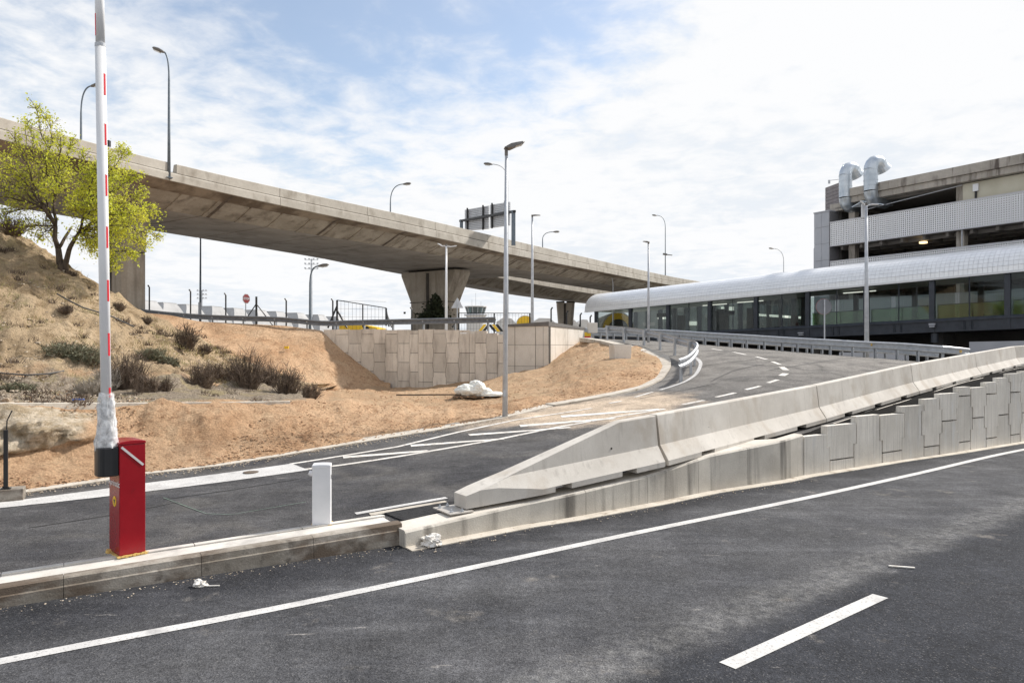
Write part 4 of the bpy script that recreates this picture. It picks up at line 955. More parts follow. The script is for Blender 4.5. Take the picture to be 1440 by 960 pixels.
for q in range(3):
    an = q * 2.094 + .5; m_.box((-.004, D_/2 - .01 + math.cos(an) * .027, H_ - .62 + math.sin(an) * .027), (.002, .010, .010))
lput(m_, 'sticker_emblem', M['black'], cab)

bm_b = at(150.5, 640, 7.20); bt = at(139.0, -60, 7.12)
boom = thing('barrier_boom', 'raised white barrier boom with small red reflective bands, its foot wrapped in clear plastic', 'barrier boom', bm_b)
def bq(py): t = (640 - py) / 700; return bm_b.lerp(bt, t)
def btube(y0, y1, rx, ry, m2, name, n=20, x_off=0, a0=0, a1=2*math.pi, ext=0):
    secs = []
    for py in (y0, y1):
        p = bq(py); secs.append([p + Vector((math.cos(a0 + (a1 - a0) * k / n) * (rx + ext) + x_off, math.sin(a0 + (a1 - a0) * k / n) * (ry + ext), 0)) for k in range(n if a1 - a0 > 6 else n + 1)])
    m3 = MB()
    if a1 - a0 > 6: m3.loft(secs)
    else:
        inner = [[q - (q - bq(y_)).normalized() * .003 for q in s] for s, y_ in zip(secs, (y0, y1))]
        m3.loft([s + i_[::-1] for s, i_ in zip(secs, inner)])
    o = m3.build(name, m2, None, smooth=False); attach(o, boom); return o
o = btube(645, 63, .0505, .040, M['white'], 'boom_tube')
for p in o.data.polygons: p.use_smooth = len(p.vertices) == 4
o = btube(63.2, -60, .044, .035, M['white'], 'boom_extension')
for p in o.data.polygons: p.use_smooth = len(p.vertices) == 4
btube(65, 60.5, .0525, .042, M['pole'], 'joint_collar')
for y0, y1 in ((133, 103), (203, 173), (274, 244), (347, 317), (422, 392), (499, 467), (558, 544)):
    btube(y0, y1, .0505, .040, M['redtape'], 'reflective_band', n=5, a0=-.62, a1=-.12, ext=.002)
btube(50, 20, .044, .035, M['redtape'], 'reflective_band', n=6, a0=math.pi + .0, a1=math.pi + 1.0, ext=.002)
# crumpled wrap
for rr, sd, nm in ((.0, 1, 'plastic_wrap'), (.012, 2, 'plastic_wrap')):
    secs = []; nn = 40
    for i in range(60):
        t = i / 59; py = 634 - t * 82; p = bq(py)
        base = .054 + .040 * (1 - t) ** 1.3
        ring = []
        for k in range(nn):
            an = 2 * math.pi * k / nn
            r_ = max(.052, base + rr + .024 * fbm(Vector((math.cos(an) * 3.0 + sd, math.sin(an) * 3.0, t * 3.2)), 4) + .012 * abs(noise.noise(Vector((an * 2.5, t * 5 + sd, 3)))))
            ring.append(p + Vector((math.cos(an) * r_, math.sin(an) * r_ * .85, .012 * math.sin(an * 3 + sd))))
        secs.append(ring)
    m_ = MB(); m_.loft(secs, caps=False); o = m_.build(nm, M['wrap'], None, smooth=True); attach(o, boom)

# ------------------------------------------------------------------ white photocell post
kp = gz(458, 737.5, .235)
ph = thing('photocell_post', 'short white metal box post on the island right of the red cabinet', 'post', (kp.x, kp.y, .222), R(10))
lput(cabbox(-.155, .055, 0, .17, .01, .70, .004), 'post_body', M['white'], ph, .008)
lput(cabbox(-.158, .058, -.003, .173, .668, .715, .006), 'post_cap', M['white'], ph, .012)
m_ = MB(); m_.box((-.05, .085, .004), (.235, .20, .014)); lput(m_, 'sealant_bead', M['mustard'], ph)
m_ = MB(); m_.tube([(-.157, .08, .60), (-.20, .08, .62)], [.035, .028], 10); lput(m_, 'sensor_knob', M['white'], ph)
m_ = MB(); m_.box((.0565, .08, .56), (.004, .03, .05)); lput(m_, 'sensor_window', M['black'], ph)
# fence post stub at the left edge
fp = gz(4, 705, .0)
st = thing('black_fence_post', 'black square post with an angled wire arm on a concrete footing at the left edge', 'fence post', (fp.x, fp.y, 0), R(28))
m_ = MB(); m_.box((-.05, .1, .08), (.62, .30, .20)); lput(m_, 'footing', M['kerb'], st, .012)
m_ = MB(); m_.box((.03, .05, .62), (.055, .055, .90)); lput(m_, 'post', M['blackmetal'], st)
m_ = MB(); m_.box((.03, .05, .185), (.13, .13, .012)); m_.tube([(.07, .01, .19), (.07, .01, .215)], .01, 6); m_.tube([(-.01, .09, .19), (-.01, .09, .215)], .01, 6); lput(m_, 'foot_plate', M['blackmetal'], st)
bk = at(8, 603, fp.y + .3); ar = thing('angled_wire_arm', 'thin dark bent steel arm sticking up behind the black post', 'bracket', bk)
m_ = MB(); m_.tube([at(9, 606, bk.y), at(10, 591, bk.y), at(17, 577, bk.y)], .010, 6); attach(m_.build('arm', M['blackmetal'], None), ar)

# litter
def crumple(name, label, cat, p, s, m2, seed, sub=3, grp=None):
    bm = bmesh.new(); bmesh.ops.create_icosphere(bm, subdivisions=sub, radius=1)
    for v in bm.verts:
        n = v.co.normalized(); k = 1 + .55 * fbm(n * 1.7 + Vector((seed, 0, 0)), 4); v.co = Vector((n.x * s[0], n.y * s[1], n.z * s[2])) * k
        if v.co.z < -s[2]*.35: v.co.z = -s[2]*.35
    me = bpy.data.meshes.new(name); bm.to_mesh(me); bm.free(); me.materials.append(m2)
    o = bpy.data.objects.new(name, me); C.objects.link(o); o.location = (p[0], p[1], p[2] + s[2]*.35); return tag(o, label, cat, grp)
q = gz(606, 766, .015); crumple('crumpled_paper', 'crumpled brown and white paper lying at the foot of the low wall', 'litter', (q.x, q.y - .0, .02), (.13, .09, .085), M['paper'], 3, 4)
q = gz(281, 824, 0); crumple('crumpled_rag', 'small white crumpled rag on the asphalt by the island', 'litter', (q.x, q.y, .005), (.065, .05, .045), M['paper'], 9)
q = gz(296, 825, 0); mb = MB(); mb.bar((q.x - .03, q.y, .012), (q.x + .08, q.y + .02, .008), .012, .008); tag(mb.build('short_white_stick', M['paper']), 'thin white stick lying beside the crumpled rag', 'litter')
q = gz(1268, 798, 0); mb = MB(); mb.bar((q.x - .12, q.y + .03, .012), (q.x + .12, q.y - .03, .01), .025, .012); tag(mb.build('pale_stick', M['paper']), 'pale stick lying on the dark asphalt beyond the lane dash', 'litter')
rnd = random.Random(11); mb = MB()
def chip(mb_, x, y, z, s, r_):
    a0 = r_.uniform(0, 6.3); n = 5
    top = [Vector((x + math.cos(a0 + k*1.257) * s * r_.uniform(.6, 1), y + math.sin(a0 + k*1.257) * s * r_.uniform(.6, 1), z + s * .4)) for k in range(n)]
    bot = [Vector((p.x + r_.uniform(-.2, .2)*s, p.y + r_.uniform(-.2, .2)*s, z - .005)) for p in top]
    mb_.loft([bot, top])
for _ in range(420):
    s = rnd.uniform(-8, 3.85); o_ = -abs(rnd.gauss(0, .10)) - .02; q = isl(s, o_); chip(mb, q.x, q.y, 0, rnd.uniform(.003, .011), rnd)
for _ in range(160):
    p = rnd.choice(wfp); chip(mb, p.x + rnd.uniform(0, .25), p.y - rnd.uniform(.02, .35), .012, rnd.uniform(.004, .013), rnd)
for _ in range(1500):
    px = rnd.uniform(-40, 900); py = interp(E0, px)[0] + abs(rnd.gauss(0, 3.0)) * (1 if px < 600 else .7); q = onroad(px, min(py, 760)) if px < 700 else None
    if q: chip(mb, q.x, q.y, q.z + .012, rnd.uniform(.006, .022), rnd)
tag(mb.build('kerbside_grit', M['stone']), 'grit and crumbs scattered along the kerb foot and road edges', 'grit', kind='stuff')
# ------------------------------------------------------------------ overpass
EP = [(-33.5, 14), (-28.0, 25.5), (-24.3, 33.8), (-21.6, 39.7), (-20.1, 42.3), (-16.4, 48.0), (-11.8, 54.3), (-6.4, 62), (-.7, 71), (8.5, 85), (23.2, 107), (31.5, 117.5), (50, 141)]
ep = catmull([Vector((x, y, 0)) for x, y in EP], 1.0)
for _ in range(12):
    ep = [ep[0]] + [(ep[i-1] + ep[i]*2 + ep[i+1]) / 4 for i in range(1, len(ep)-1)] + [ep[-1]]
def nrm(i, P): 
    d = (P[min(i+1, len(P)-1)] - P[max(i-1, 0)]).normalized(); return Vector((-d.y, d.x, 0)), d
def resample(P, step):
    out = [P[0]]; acc = 0
    for a, b in zip(P[:-1], P[1:]):
        l = (b - a).length; t = step - acc
        while t <= l: out.append(a.lerp(b, t / l)); t += step
        acc = (acc + l) % step if t > l else acc
        acc = l - (t - step)
    return out
ep = resample(ep, .5)
def fh(p): return interp([(20, 1.15), (40, 1.02), (52, 1.25), (71, 1.48), (85, 1.42), (107, 1.35), (150, 1.3)], p.y)[0]
ov = thing('overpass', 'long weathered concrete highway overpass crossing the sky on flared piers', 'bridge', (-12, 60, 3))
TOPZ = 13.3
def fascia(i0, i1, name, prof, m2, par):
    secs = []
    for i in range(i0, i1 + 1):
        p = ep[i]; n, d = nrm(i, ep); q = p
        if i == i0: q = p + d * .02
        if i == i1: q = p - d * .02
        secs.append([q + n * o + Vector((0, 0, z)) for o, z in prof(p)])
    m3 = MB(); m3.loft(secs); return m3.build(name, m2, par)
gi = min(range(len(ep)), key=lambda i: abs(720 + F * ep[i].x / ep[i].y - 242))
cuts = sorted(set(list(range(gi % 16, len(ep) - 17, 16))))
for c in cuts:
    e = min(c + 16, len(ep) - 1)
    a_, b_ = c, e
    ga, gb = 0, 0
    if c == gi: a_ = c + 1
    if e == gi: b_ = e - 0
    fascia(a_, b_, 'parapet_panel', lambda p: [(.07, TOPZ - fh(p)*.50), (.06, TOPZ - .03), (.10, TOPZ), (.38, TOPZ), (.46, TOPZ - .35), (.55, TOPZ - fh(p)*.52)], M['bridge'], ov)
    fascia(c, e, 'edge_beam', lambda p: [(.0, TOPZ - fh(p)), (-.02, TOPZ - fh(p)*.54 - .10), (.0, TOPZ - fh(p)*.55), (.6, TOPZ - fh(p)*.55), (.6, TOPZ - fh(p) + .05), (.18, TOPZ - fh(p))], M['bridge'], ov)
def ribbon(P, prof, name, m2, par, groove=5, gd=.05, gw=1, smooth=False):
    """prof(p) -> open list of (offset, z); a shallow recess every few sections marks the formwork joints"""
    m3 = MB(); secs = []
    for i, p in enumerate(P):
        n, d = nrm(i, P)
        if groove and i % groove == 0 and 0 < i < len(P) - 1:
            for dd, k in ((-.09, 0), (-.07, gd), (.07, gd), (.09, 0)): secs.append([p + d * dd + n * (o + k * .6) + Vector((0, 0, z + k)) for o, z in prof(p)])
        else: secs.append([p + n * o + Vector((0, 0, z)) for o, z in prof(p)])
    m3.loft(secs, closed=False); return m3.build(name, m2, par, smooth=smooth)
SZ = 11.05
def webp(p):
    f_ = TOPZ - fh(p)
    return [(.18, f_ + .005), (.9, min(f_, 11.98) - .06), (1.15, min(f_, 11.98) - .12), (1.45, 11.72), (2.0, 11.45), (2.6, 11.22), (3.0, SZ)]
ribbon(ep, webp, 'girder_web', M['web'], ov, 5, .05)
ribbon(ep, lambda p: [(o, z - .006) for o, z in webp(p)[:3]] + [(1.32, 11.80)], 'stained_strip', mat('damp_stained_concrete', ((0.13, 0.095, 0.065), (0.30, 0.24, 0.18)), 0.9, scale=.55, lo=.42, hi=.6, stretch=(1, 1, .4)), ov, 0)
for px_j in (330, 480, 575, 700, 745, 812):
    kk = (px_j - 720)/F; ii = min(range(len(ep)), key=lambda i: abs(ep[i].x / ep[i].y - kk)); n, d = nrm(ii, ep)
    m3 = MB(); m3.loft([[ep[ii] + d * dd + n * o + Vector((0, 0, z - .02)) for o, z in webp(ep[ii])] for dd in (-.12, .12)], closed=False); attach(m3.build('expansion_joint', mat('stained_joint', ((0.07, 0.05, 0.04), (0.15, 0.115, 0.085)), 0.9), None), ov)
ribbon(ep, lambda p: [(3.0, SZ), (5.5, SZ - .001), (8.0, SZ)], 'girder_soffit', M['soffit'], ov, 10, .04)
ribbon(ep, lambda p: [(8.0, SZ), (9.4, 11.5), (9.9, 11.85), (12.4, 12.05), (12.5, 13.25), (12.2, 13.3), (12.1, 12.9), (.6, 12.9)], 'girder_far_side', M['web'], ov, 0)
# widening slab where the second carriageway joins
wid = [p for p in ep if p.y > 36]
def dw(p): return max(8.6, interp([(34, 10.0), (51.2, 10.1), (62.4, 12), (82, 15.7), (97.8, 19.5), (109, 21.2), (130, 22)], p.y)[0])
def far_off(p):
    # offset of the far soffit edge for a section starting at p: found from the edge line in plan
    return interp([(30, 9.4), (42, 10.6), (52, 12.2), (62, 14.2), (72, 16.8), (80, 18.6), (90, 20.2), (140, 21.0)], p.y)[0]
jn = [p for p in ep if p.y < 82]
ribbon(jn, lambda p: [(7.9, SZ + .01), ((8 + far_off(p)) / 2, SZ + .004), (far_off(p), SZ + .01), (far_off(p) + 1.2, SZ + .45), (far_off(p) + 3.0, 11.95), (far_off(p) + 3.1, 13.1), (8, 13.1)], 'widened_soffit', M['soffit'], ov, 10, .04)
# second carriageway
ob = thing('second_overpass', 'lower concrete carriageway branching off behind the main overpass', 'bridge', (8, 108, 3))
p2 = [p for p in ep if p.y > 77]
def o2(p): return interp([(60, 12.62), (74, 13.2), (84, 14.0), (110, 15.2), (140, 17)], p.y)[0]
def f2(p): return interp([(70, 16.3), (80, 18.4), (90, 20.0), (100, 20.8), (140, 21.2)], p.y)[0]
def z2(p): return interp([(60, 12.05), (75, 11.95), (100, 11.62), (130, 11.3)], p.y)[0]
ribbon(p2, lambda p: [(o2(p) + .3, z2(p) + 1.05), (o2(p), z2(p) + 1.05), (o2(p), z2(p)), (o2(p) + .2, z2(p) - .01)], 'edge_beam', M['bridge'], ob, 20, .02)
ribbon(p2, lambda p: [(o2(p) + .2, z2(p) - .01), (o2(p) + 1.1, z2(p) - .1), (o2(p) + 1.6, z2(p) - .4), (o2(p) + 2.8, z2(p) - 1.0)], 'girder_web', M['web'], ob, 5, .05)
ribbon(p2, lambda p: [(o2(p) + 2.8, z2(p) - 1.0), (f2(p), z2(p) - 1.05), (f2(p) + 1.2, z2(p) - .6), (f2(p) + 2.6, z2(p)), (f2(p) + 2.7, z2(p) + 1.0), (f2(p) + 2.4, z2(p) + 1.0), (f2(p) + 2.3, z2(p) + .5), (o2(p), z2(p) + .5)], 'girder_soffit', M['soffit'], ob, 10, .04)
# piers
def pier(label, ctr, axis, wtop, wbot, ztop, zneck, zfoot, thick, chamf=.35):
    ax = Vector((*axis, 0)).normalized(); an = math.atan2(ax.y, ax.x)
    t = thing('bridge_pier', label, 'pier', (*ctr, zfoot), an, 'concrete piers of the overpass')
    def ring(w, z, th): 
        c = chamf
        return [Vector((x, y, z - zfoot)) for x, y in ((-w/2, -th/2 + c), (-w/2 + c, -th/2), (w/2 - c, -th/2), (w/2, -th/2 + c), (w/2, th/2 - c), (w/2 - c, th/2), (-w/2 + c, th/2), (-w/2, th/2 - c))]
    m3 = MB(); m3.loft([ring(wbot, zfoot - .5, thick), ring(wbot, zneck - .04, thick)]); lput(m3, 'pier_shaft', M['pier'], t)
    m3 = MB(); m3.loft([ring(wbot, zneck + .04, thick), ring(wtop, ztop - .3, thick), ring(wtop, ztop, thick)]); lput(m3, 'pier_head', M['pier'], t)
    m3 = MB(); m3.box((0, 0, (zneck - zfoot)), (wbot - .3, thick - .2, .1)); lput(m3, 'joint_band', M['joint'], t)
    for x in (-wtop*.30, wtop*.30):
        m3 = MB(); m3.box((x, 0, ztop - zfoot + .12), (1.3, thick * .6, .28)); lput(m3, 'bearing', M['joint'], t)
    m3 = MB(); m3.box((0, -thick/2 - .0, (ztop - zfoot)/2), (.35, .12, ztop - zfoot - .4)); lput(m3, 'drain_recess', M['joint'], t)
    return t
pA, pB = at(655, 383, 77), at(571, 383, 81.5)
m_c = (pA + pB) / 2
pier('wide flared concrete pier with a dark creeper at its foot', (m_c.x, m_c.y), (pA.x - pB.x, pA.y - pB.y), (pA - pB).xy.length, 5.6, 10.78, 7.4, 3.0, 2.6, .5)
pC, pD = at(808, 425, 118), at(783, 425, 121)
m_d = (pC + pD) / 2
pier('distant tapering pier left of the silver canopy', (m_d.x, m_d.y), (1, -.2), 2.9, 2.15, 9.95, 5.0, 3.0, 2.0, .3)
pE = at(176, 400, 46.5)
pier('large pier half hidden by the spring tree', (pE.x - .2, pE.y), (.85, -.5), 3.6, 3.0, 10.8, 8.5, 2.6, 1.6, .25)
cr = thing('creeper', 'dark leafy creeper climbing the foot of the wide pier', 'climbing plant', at(612, 452, 76.5))
rnd = random.Random(5); m_ = MB()
for _ in range(2600):
    u = rnd.gauss(0, 1); h = abs(rnd.gauss(0, 1)); px = 612 + u * 8 * (1.2 - min(1, h * .4)); py = 449 - h * 14
    if py < 414: continue
    if rnd.random() < .12: px -= rnd.uniform(5, 18); py = 449 - rnd.uniform(0, 8)
    p = at(px, py, 76.2 + rnd.uniform(-.5, .3)); s = rnd.uniform(.12, .28); a = Vector((rnd.uniform(-1, 1), rnd.uniform(-1, 1), rnd.uniform(-1, 1))).normalized() * s; b = Vector((rnd.uniform(-1, 1), rnd.uniform(-1, 1), rnd.uniform(-1, 1))).normalized() * s
    m_.add([p, p + a, p + a + b, p + b], [(0, 1, 2, 3)])
attach(m_.build('foliage', M['ivy'], None), cr)

# ------------------------------------------------------------------ guardrails
WB = [(0, .0), (.055, .03), (.055, .085), (.0, .13), (0, .18), (.055, .225), (.055, .28), (0, .31)]   # (out, up)
def guardrail(name, label, P, side, step=2.0, h=.75, off0=0.0, hf=None, beam2=False, postw=.10, group=None, rm=None):
    P = catmull(P, .5) if len(P) > 2 else densify(P, .5)
    P = resample(P, .5)
    t = thing(name, label, 'guardrail', P[0], 0, group)
    for lift in ([0] + ([-.36] if beam2 else [])):
        secs = []
        for i, p in enumerate(P):
            n, d = nrm(i, P); n.z = 0; n *= side
            outer = [p + n * (.09 + o) + Vector((0, 0, h - .31 + u + lift)) for o, u in WB]
            inner = [p + n * (.084 + o) + Vector((0, 0, h - .31 + u + lift)) for o, u in reversed(WB)]
            secs.append(outer + inner)
        m3 = MB(); m3.loft(secs); attach(m3.build('rail_beam', rm or M['galv'], None, smooth=False), t)
    m3 = MB(); m3.box((0, 0, h/2 - .1), (.015, postw, h + .14)); 
    m3.box((.035, postw/2 - .004, h/2 - .1), (.07, .008, h + .14)); m3.box((.035, -postw/2 + .004, h/2 - .1), (.07, .008, h + .14)); pm = m3.mesh('post', M['galv'])
    m3 = MB(); m3.box((0, 0, 0), (.10, .08, .2)); bm_ = m3.mesh('spacer', M['galv'])
    s = off0
    k = int(off0 / .5); st_ = max(1, int(round(step / .5)))
    while k < len(P):
        n, d = nrm(k, P); n.z = 0; n *= side; an = math.atan2(n.y, n.x)
        inst(pm, 'post', t, P[k] - n * .03, an); inst(bm_, 'spacer', t, P[k] + n * .045 + Vector((0, 0, h - .16)), an)
        k += st_
    return t
g1 = [at(*p) for p in GR]; g1 = [Vector((p.x, p.y, hroad(p.x, p.y))) for p in g1]
guardrail('guardrail', 'curved guardrail hooking round the tip of the orange mound', g1, -1, 2.0, .76, .5, postw=.14)
g2 = [at(*p) for p in RR]
gr2 = guardrail('guardrail', 'long outer guardrail along the far edge of the ramp below the canopy', g2, -1, 1.0, .74, 0)
g3 = [p + Vector((.6, 1.2, -.20)) for p in g2[:-2]]
guardrail('guardrail', 'lower second guardrail standing close behind the outer one', g3, -1, 1.0, .74, .5)
bp = [at(px, 464, wallY(px) + .7) for px in (455, 500, 550, 600, 650, 700)]
bp = [Vector((p.x, p.y, 3.22)) for p in bp]
lf = [Vector((p.x, p.y - .2, p.z)) for p in (at(120, 444, 50), at(195, 450, 45.5), at(240, 455, 44), at(290, 459, 43.2), at(340, 461, 42.8), at(400, 463, 42.4))]
guardrail('guardrail', 'guardrail along the airfield road above the far panel wall', lf + bp, -1, 2.0, .72, 0, rm=M['galvdark'])
for (px, py, Y, grp) in ((1080, 484, 36.9, 0), (1226, 484, 31.9, 0), (1352, 491, 28.9, 0)):
    p = at(px, py, Y)
for (px, py, Y, lab) in ((1226, 484.5, 31.6, 'small amber reflector on the guardrail near the tall pole'), (1351, 494, 28.6, 'small amber reflector at the guardrail end')):
    m3 = MB(); p = at(px, py, Y); m3.box(p, (.11, .05, .11), .6); tag(m3.build('reflector', M['mustard']), lab, 'reflector')
m3 = MB(); q = at(872, 496, 26.8); bk_o = dirt_at(872, 503)
cbk = thing('concrete_block', 'pale square concrete block half sunk in the orange mound', 'concrete block', bk_o, R(10))
m3.loft([[Vector((x, y, z)) for x, y in ((-w, -.35), (w, -.35), (w, .35), (-w, .35))] for w, z in ((.33, -.4), (.37, .50), (.37, .53))]); lput(m3, 'block_body', M['cast'], cbk, .015)
m3 = MB(); m3.box((0, 0, .545), (.66, .62, .03)); lput(m3, 'block_lid', M['kerb'], cbk, .008)
q = at(833, 461, 41); m3 = MB(); m3.box((q.x, q.y, q.z), (.55, .4, .6)); tag(m3.build('small_concrete_block', M['cast'], bevel=.02), 'small pale concrete block at the start of the curved guardrail', 'concrete block')

# ------------------------------------------------------------------ lamps
def lamp_curved(label, base, ztop, head, r0=.09, m2=None, grp='curved street lamps', name='street_lamp', headlen=.75, collar=True, cat='street lamp'):
    """base point, height where the arm starts, head point"""
    m2 = m2 or M['darkpole']; t = thing(name, label, cat, base, 0, grp)
    b = Vector(base); hd = Vector(head); s = Vector((b.x, b.y, ztop)); apex = Vector((b.x, b.y, hd.z))
    pts = [b, b.lerp(s, .5), s]; n = 12
    for i in range(1, n + 1):
        u = i / n; pts.append(s * (1-u)**2 + apex * 2*u*(1-u) + hd * u*u)
    m3 = MB(); m3.tube(pts, [r0, r0*.8, r0*.62] + [r0*.5] * n, 8); attach(m3.build('pole', m2, None, smooth=True), t)
    d = (hd - pts[-3]); d.normalize()
    m3 = MB(); sd = Vector((-d.y, d.x, 0)); sd = sd.normalized() if sd.length > .01 else Vector((0, 1, 0)); up = d.cross(sd); up = up if up.z > 0 else -up
    secs = []
    for u, w, h in ((0, .05, .05), (.15, .11, .08), (.5, .17, .12), (.85, .15, .09), (1, .06, .04)):
        c = hd + d * (u * headlen - .1); secs.append([c + sd * w * math.cos(q) + up * h * math.sin(q) for q in [i * math.pi/5 for i in range(10)]])
    m3.loft(secs); attach(m3.build('lamp_head', M['lamp'], None, smooth=True), t)
    m3 = MB(); c = hd + d * headlen * .45 - up * .11; m3.bar(c - d * .2, c + d * .2, .2, .04, up=up); attach(m3.build('lens', M['lens'], None), t)
    return t
def onov(px, dz=0, back=.25):
    k = (px - 720) / F
    for i in range(len(ep) - 1):
        a, b = ep[i], ep[i+1]
        if (a.x - k*a.y) * (b.x - k*b.y) <= 0 and a.y > 20:
            n, _ = nrm(i, ep); return a + n * back
lamps = [(240, 112, 229, 72, 0.2, 'tall curved lamp in the parapet gap of the overpass'), ]
q = onov(241, back=.05); lamp_curved('tall curved lamp rising from the gap in the overpass parapet', (q.x, q.y, TOPZ - 1.0), EYE + (HOR - 112)/F*q.y, at(229, 73, q.y), .10)
m3 = MB(); m3.box((q.x, q.y, TOPZ - .92), (.34, .34, .05), .7); tag(m3.build('lamp_bracket', M['darkpole']), 'steel foot bracket of the tall lamp on the overpass edge', 'bracket')
for px, pt, hx_, hy_, b_, lab in ((114, 160, 130, 121, 12, 'curved lamp behind the white boom with its head to the right'), (549, 285, 568, 259, 12, 'small curved lamp on the far side of the overpass, above its middle'), (763, 337, 779, 326, 12, 'smallest curved lamp over the overpass, right of the road sign gantry'), (940, 320, 923, 303, .3, 'curved lamp with a small camera near the right end of the overpass')):
    q = onov(px, back=b_); k = (px - 720)/F
    if b_ > 1: q = Vector((k * q.y, q.y, 0)); 
    lamp_curved(lab, (q.x, q.y, 12.6), EYE + (HOR - pt)/F*q.y, at(hx_, hy_, q.y), .085)
q = onov(940, back=.3); cmr = at(937, 358, q.y); m3 = MB(); m3.bar(cmr, cmr + Vector((.9, 0, -.1)), .12, .12); m3.bar(cmr + Vector((-.5, 0, .1)), cmr + Vector((.1, 0, 0)), .3, .25); tag(m3.build('camera_arm', M['lamp']), 'small camera on a bracket halfway up the lamp over the canopy', 'camera')
for (px, py0, py1, hx_, hy_, Y, r, lab) in ((436, 459, 398, 449, 374, 48, .10, 'curved lamp with a dark head standing under the overpass on the left'), (862, 425, 402, 838, 376, 95, .09, 'pale curved lamp showing above the left end of the canopy'), (1102, 384, 368, 1087, 349.5, 110, .10, 'pale curved lamp above the canopy left of the car park'), (714, 260, 255, 691, 231, 60, .07, 'curved lamp whose arm shows left of the tall white pole')):
    b = at(px, py0 + 0, Y); b.z = 3.1; lamp_curved(lab, b, EYE + (HOR - py1)/F*Y, at(hx_, hy_, Y), r, M['pole'] if px != 436 else M['darkpole'])
def led_head(t, p, ax, L_=.62, W_=.24, tilt=.32, m2=None):
    """flat LED lantern: neck, tapered body, pale lens; ax = horizontal direction it points to"""
    ax = Vector((*ax, 0)).normalized(); d = (ax * math.cos(tilt) + Vector((0, 0, math.sin(tilt)))); sd = Vector((-ax.y, ax.x, 0)); up = d.cross(sd); up = up if up.z > 0 else -up
    secs = []
    for u, w, h0, h1 in ((-.10, .25, -.03, .03), (.0, .42, -.10, .06), (.25, .50, -.16, .12), (.55, .50, -.10, .10), (.9, .48, -.05, .06), (1.0, .38, -.03, .02)):
        c = p + d * (u * L_); w *= W_; hh = W_ * .55
        secs.append([c - sd * w + up * h0 * hh * 2, c - sd * w * .8 + up * h1 * hh * 2, c + sd * w * .8 + up * h1 * hh * 2, c + sd * w + up * h0 * hh * 2])
    m3 = MB(); m3.loft(secs); attach(m3.build('lamp_head', M['lamp'], None), t)
    m3 = MB(); c = p + d * L_ * .70 - up * W_ * .06; m3.bar(c - d * L_*.2, c + d * L_*.2, W_ * .62, W_ * .12, up=up); attach(m3.build('lens', M['lens'], None), t)
def lamp_led(label, base, top, r0, r1, heads, door=False, m2=None):
    t = thing('street_lamp', label, 'street lamp', base, 0, 'straight led street lamps'); b = Vector(base); tp = Vector(top)
    m3 = MB(); m3.tube([b - Vector((0, 0, .3)), b.lerp(tp, .5), tp], [r0, (r0 + r1)/2, r1], 14); attach(m3.build('pole', m2 or M['pole'], None, smooth=True), t)
    m3 = MB(); m3.tube([tp, tp + Vector((0, 0, .22 if door else .12))], r1 * 1.15, 10); attach(m3.build('neck', M['lamp'], None), t)
    for ax, L_, W_, tl in heads: led_head(t, tp + Vector((0, 0, .2 if door else .1)), ax, L_, W_, tl)
    if door:
        m3 = MB(); m3.box(b + Vector((.0, -r0 + .004, .62)), (.07, .02, .16)); attach(m3.build('access_door', M['pole'], None), t)
        m3 = MB(); m3.tube([b + Vector((0, 0, 0)), b + Vector((0, 0, .02))], r0 * 1.6, 12); attach(m3.build('base_flange', M['pole'], None), t)
    return t
b = at(710, 588, 17.5); lamp_led('tall galvanised lamp in the middle, standing at the edge of the orange earth', b, at(712, 219, 17.5), .070, .036, [((1, .25), .46, .34, .32)], True)
b = at(748.5, 452, 42); b.z = 3.2; lamp_led('straight lamp behind the cast abutment, right of the tall middle one', b, at(748.5, 305, 42), .10, .05, [((1, .2), .5, .22, .02)])
b = at(912, 468, 37); lamp_led('straight lamp standing in front of the left part of the canopy', (b.x, b.y, 2.4), at(912, 343, 37), .075, .045, [((-1, -.2), .3, .2, .1)])
b = at(627.5, 455, 48); b.z = 3.2
t = lamp_led('white double headed lamp in front of the wide pier', b, at(627.5, 346, 48), .10, .06, [], False, M['white']); tp = at(627.5, 346, 48)
for dx, dz in ((-.5, .17), (.62, .03)):
    m3 = MB(); m3.bar(tp, tp + Vector((dx * .5, 0, -.05 + dz * .3)), .06); m3.bar(tp + Vector((dx*.5, 0, -.05 + dz*.3)), tp + Vector((dx * 1.1, .1, dz)), .22, .05); attach(m3.build('lamp_head', M['white'], None), t)
b = at(1219, 508, 33.4); b.z = 1.2
t = lamp_led('tall slender pole with twin arms in front of the canopy and car park', b, at(1218, 289, 33.4), .115, .055, [], False, M['pole']); tp = at(1218, 289, 33.4)
for dx, dz in ((-.26, .22), (.56, .05)):
    m3 = MB(); m3.bar(tp + Vector((0, 0, -.02)), tp + Vector((dx * .45, 0, .06 * (1 if dx > 0 else 1.6))), .05); m3.bar(tp + Vector((dx * .45, 0, .06 * (1 if dx > 0 else 1.6))), tp + Vector((dx, .05, dz)), .16, .04); attach(m3.build('lamp_head', M['white'], None), t)
b = at(281.5, 450, 60); b.z = 3.2; t = thing('slender_mast', 'very thin pole reaching up to the underside of the overpass on the left', 'pole', b); m3 = MB(); m3.tube([b, at(282, 333, 60)], [.11, .06], 8); attach(m3.build('pole', M['darkpole'], None, smooth=True), t)
m3 = MB(); m3.tube([at(281, 448, 59.9), at(281, 425, 59.9)], .14, 8); attach(m3.build('pole_foot', M['pole'], None), t)

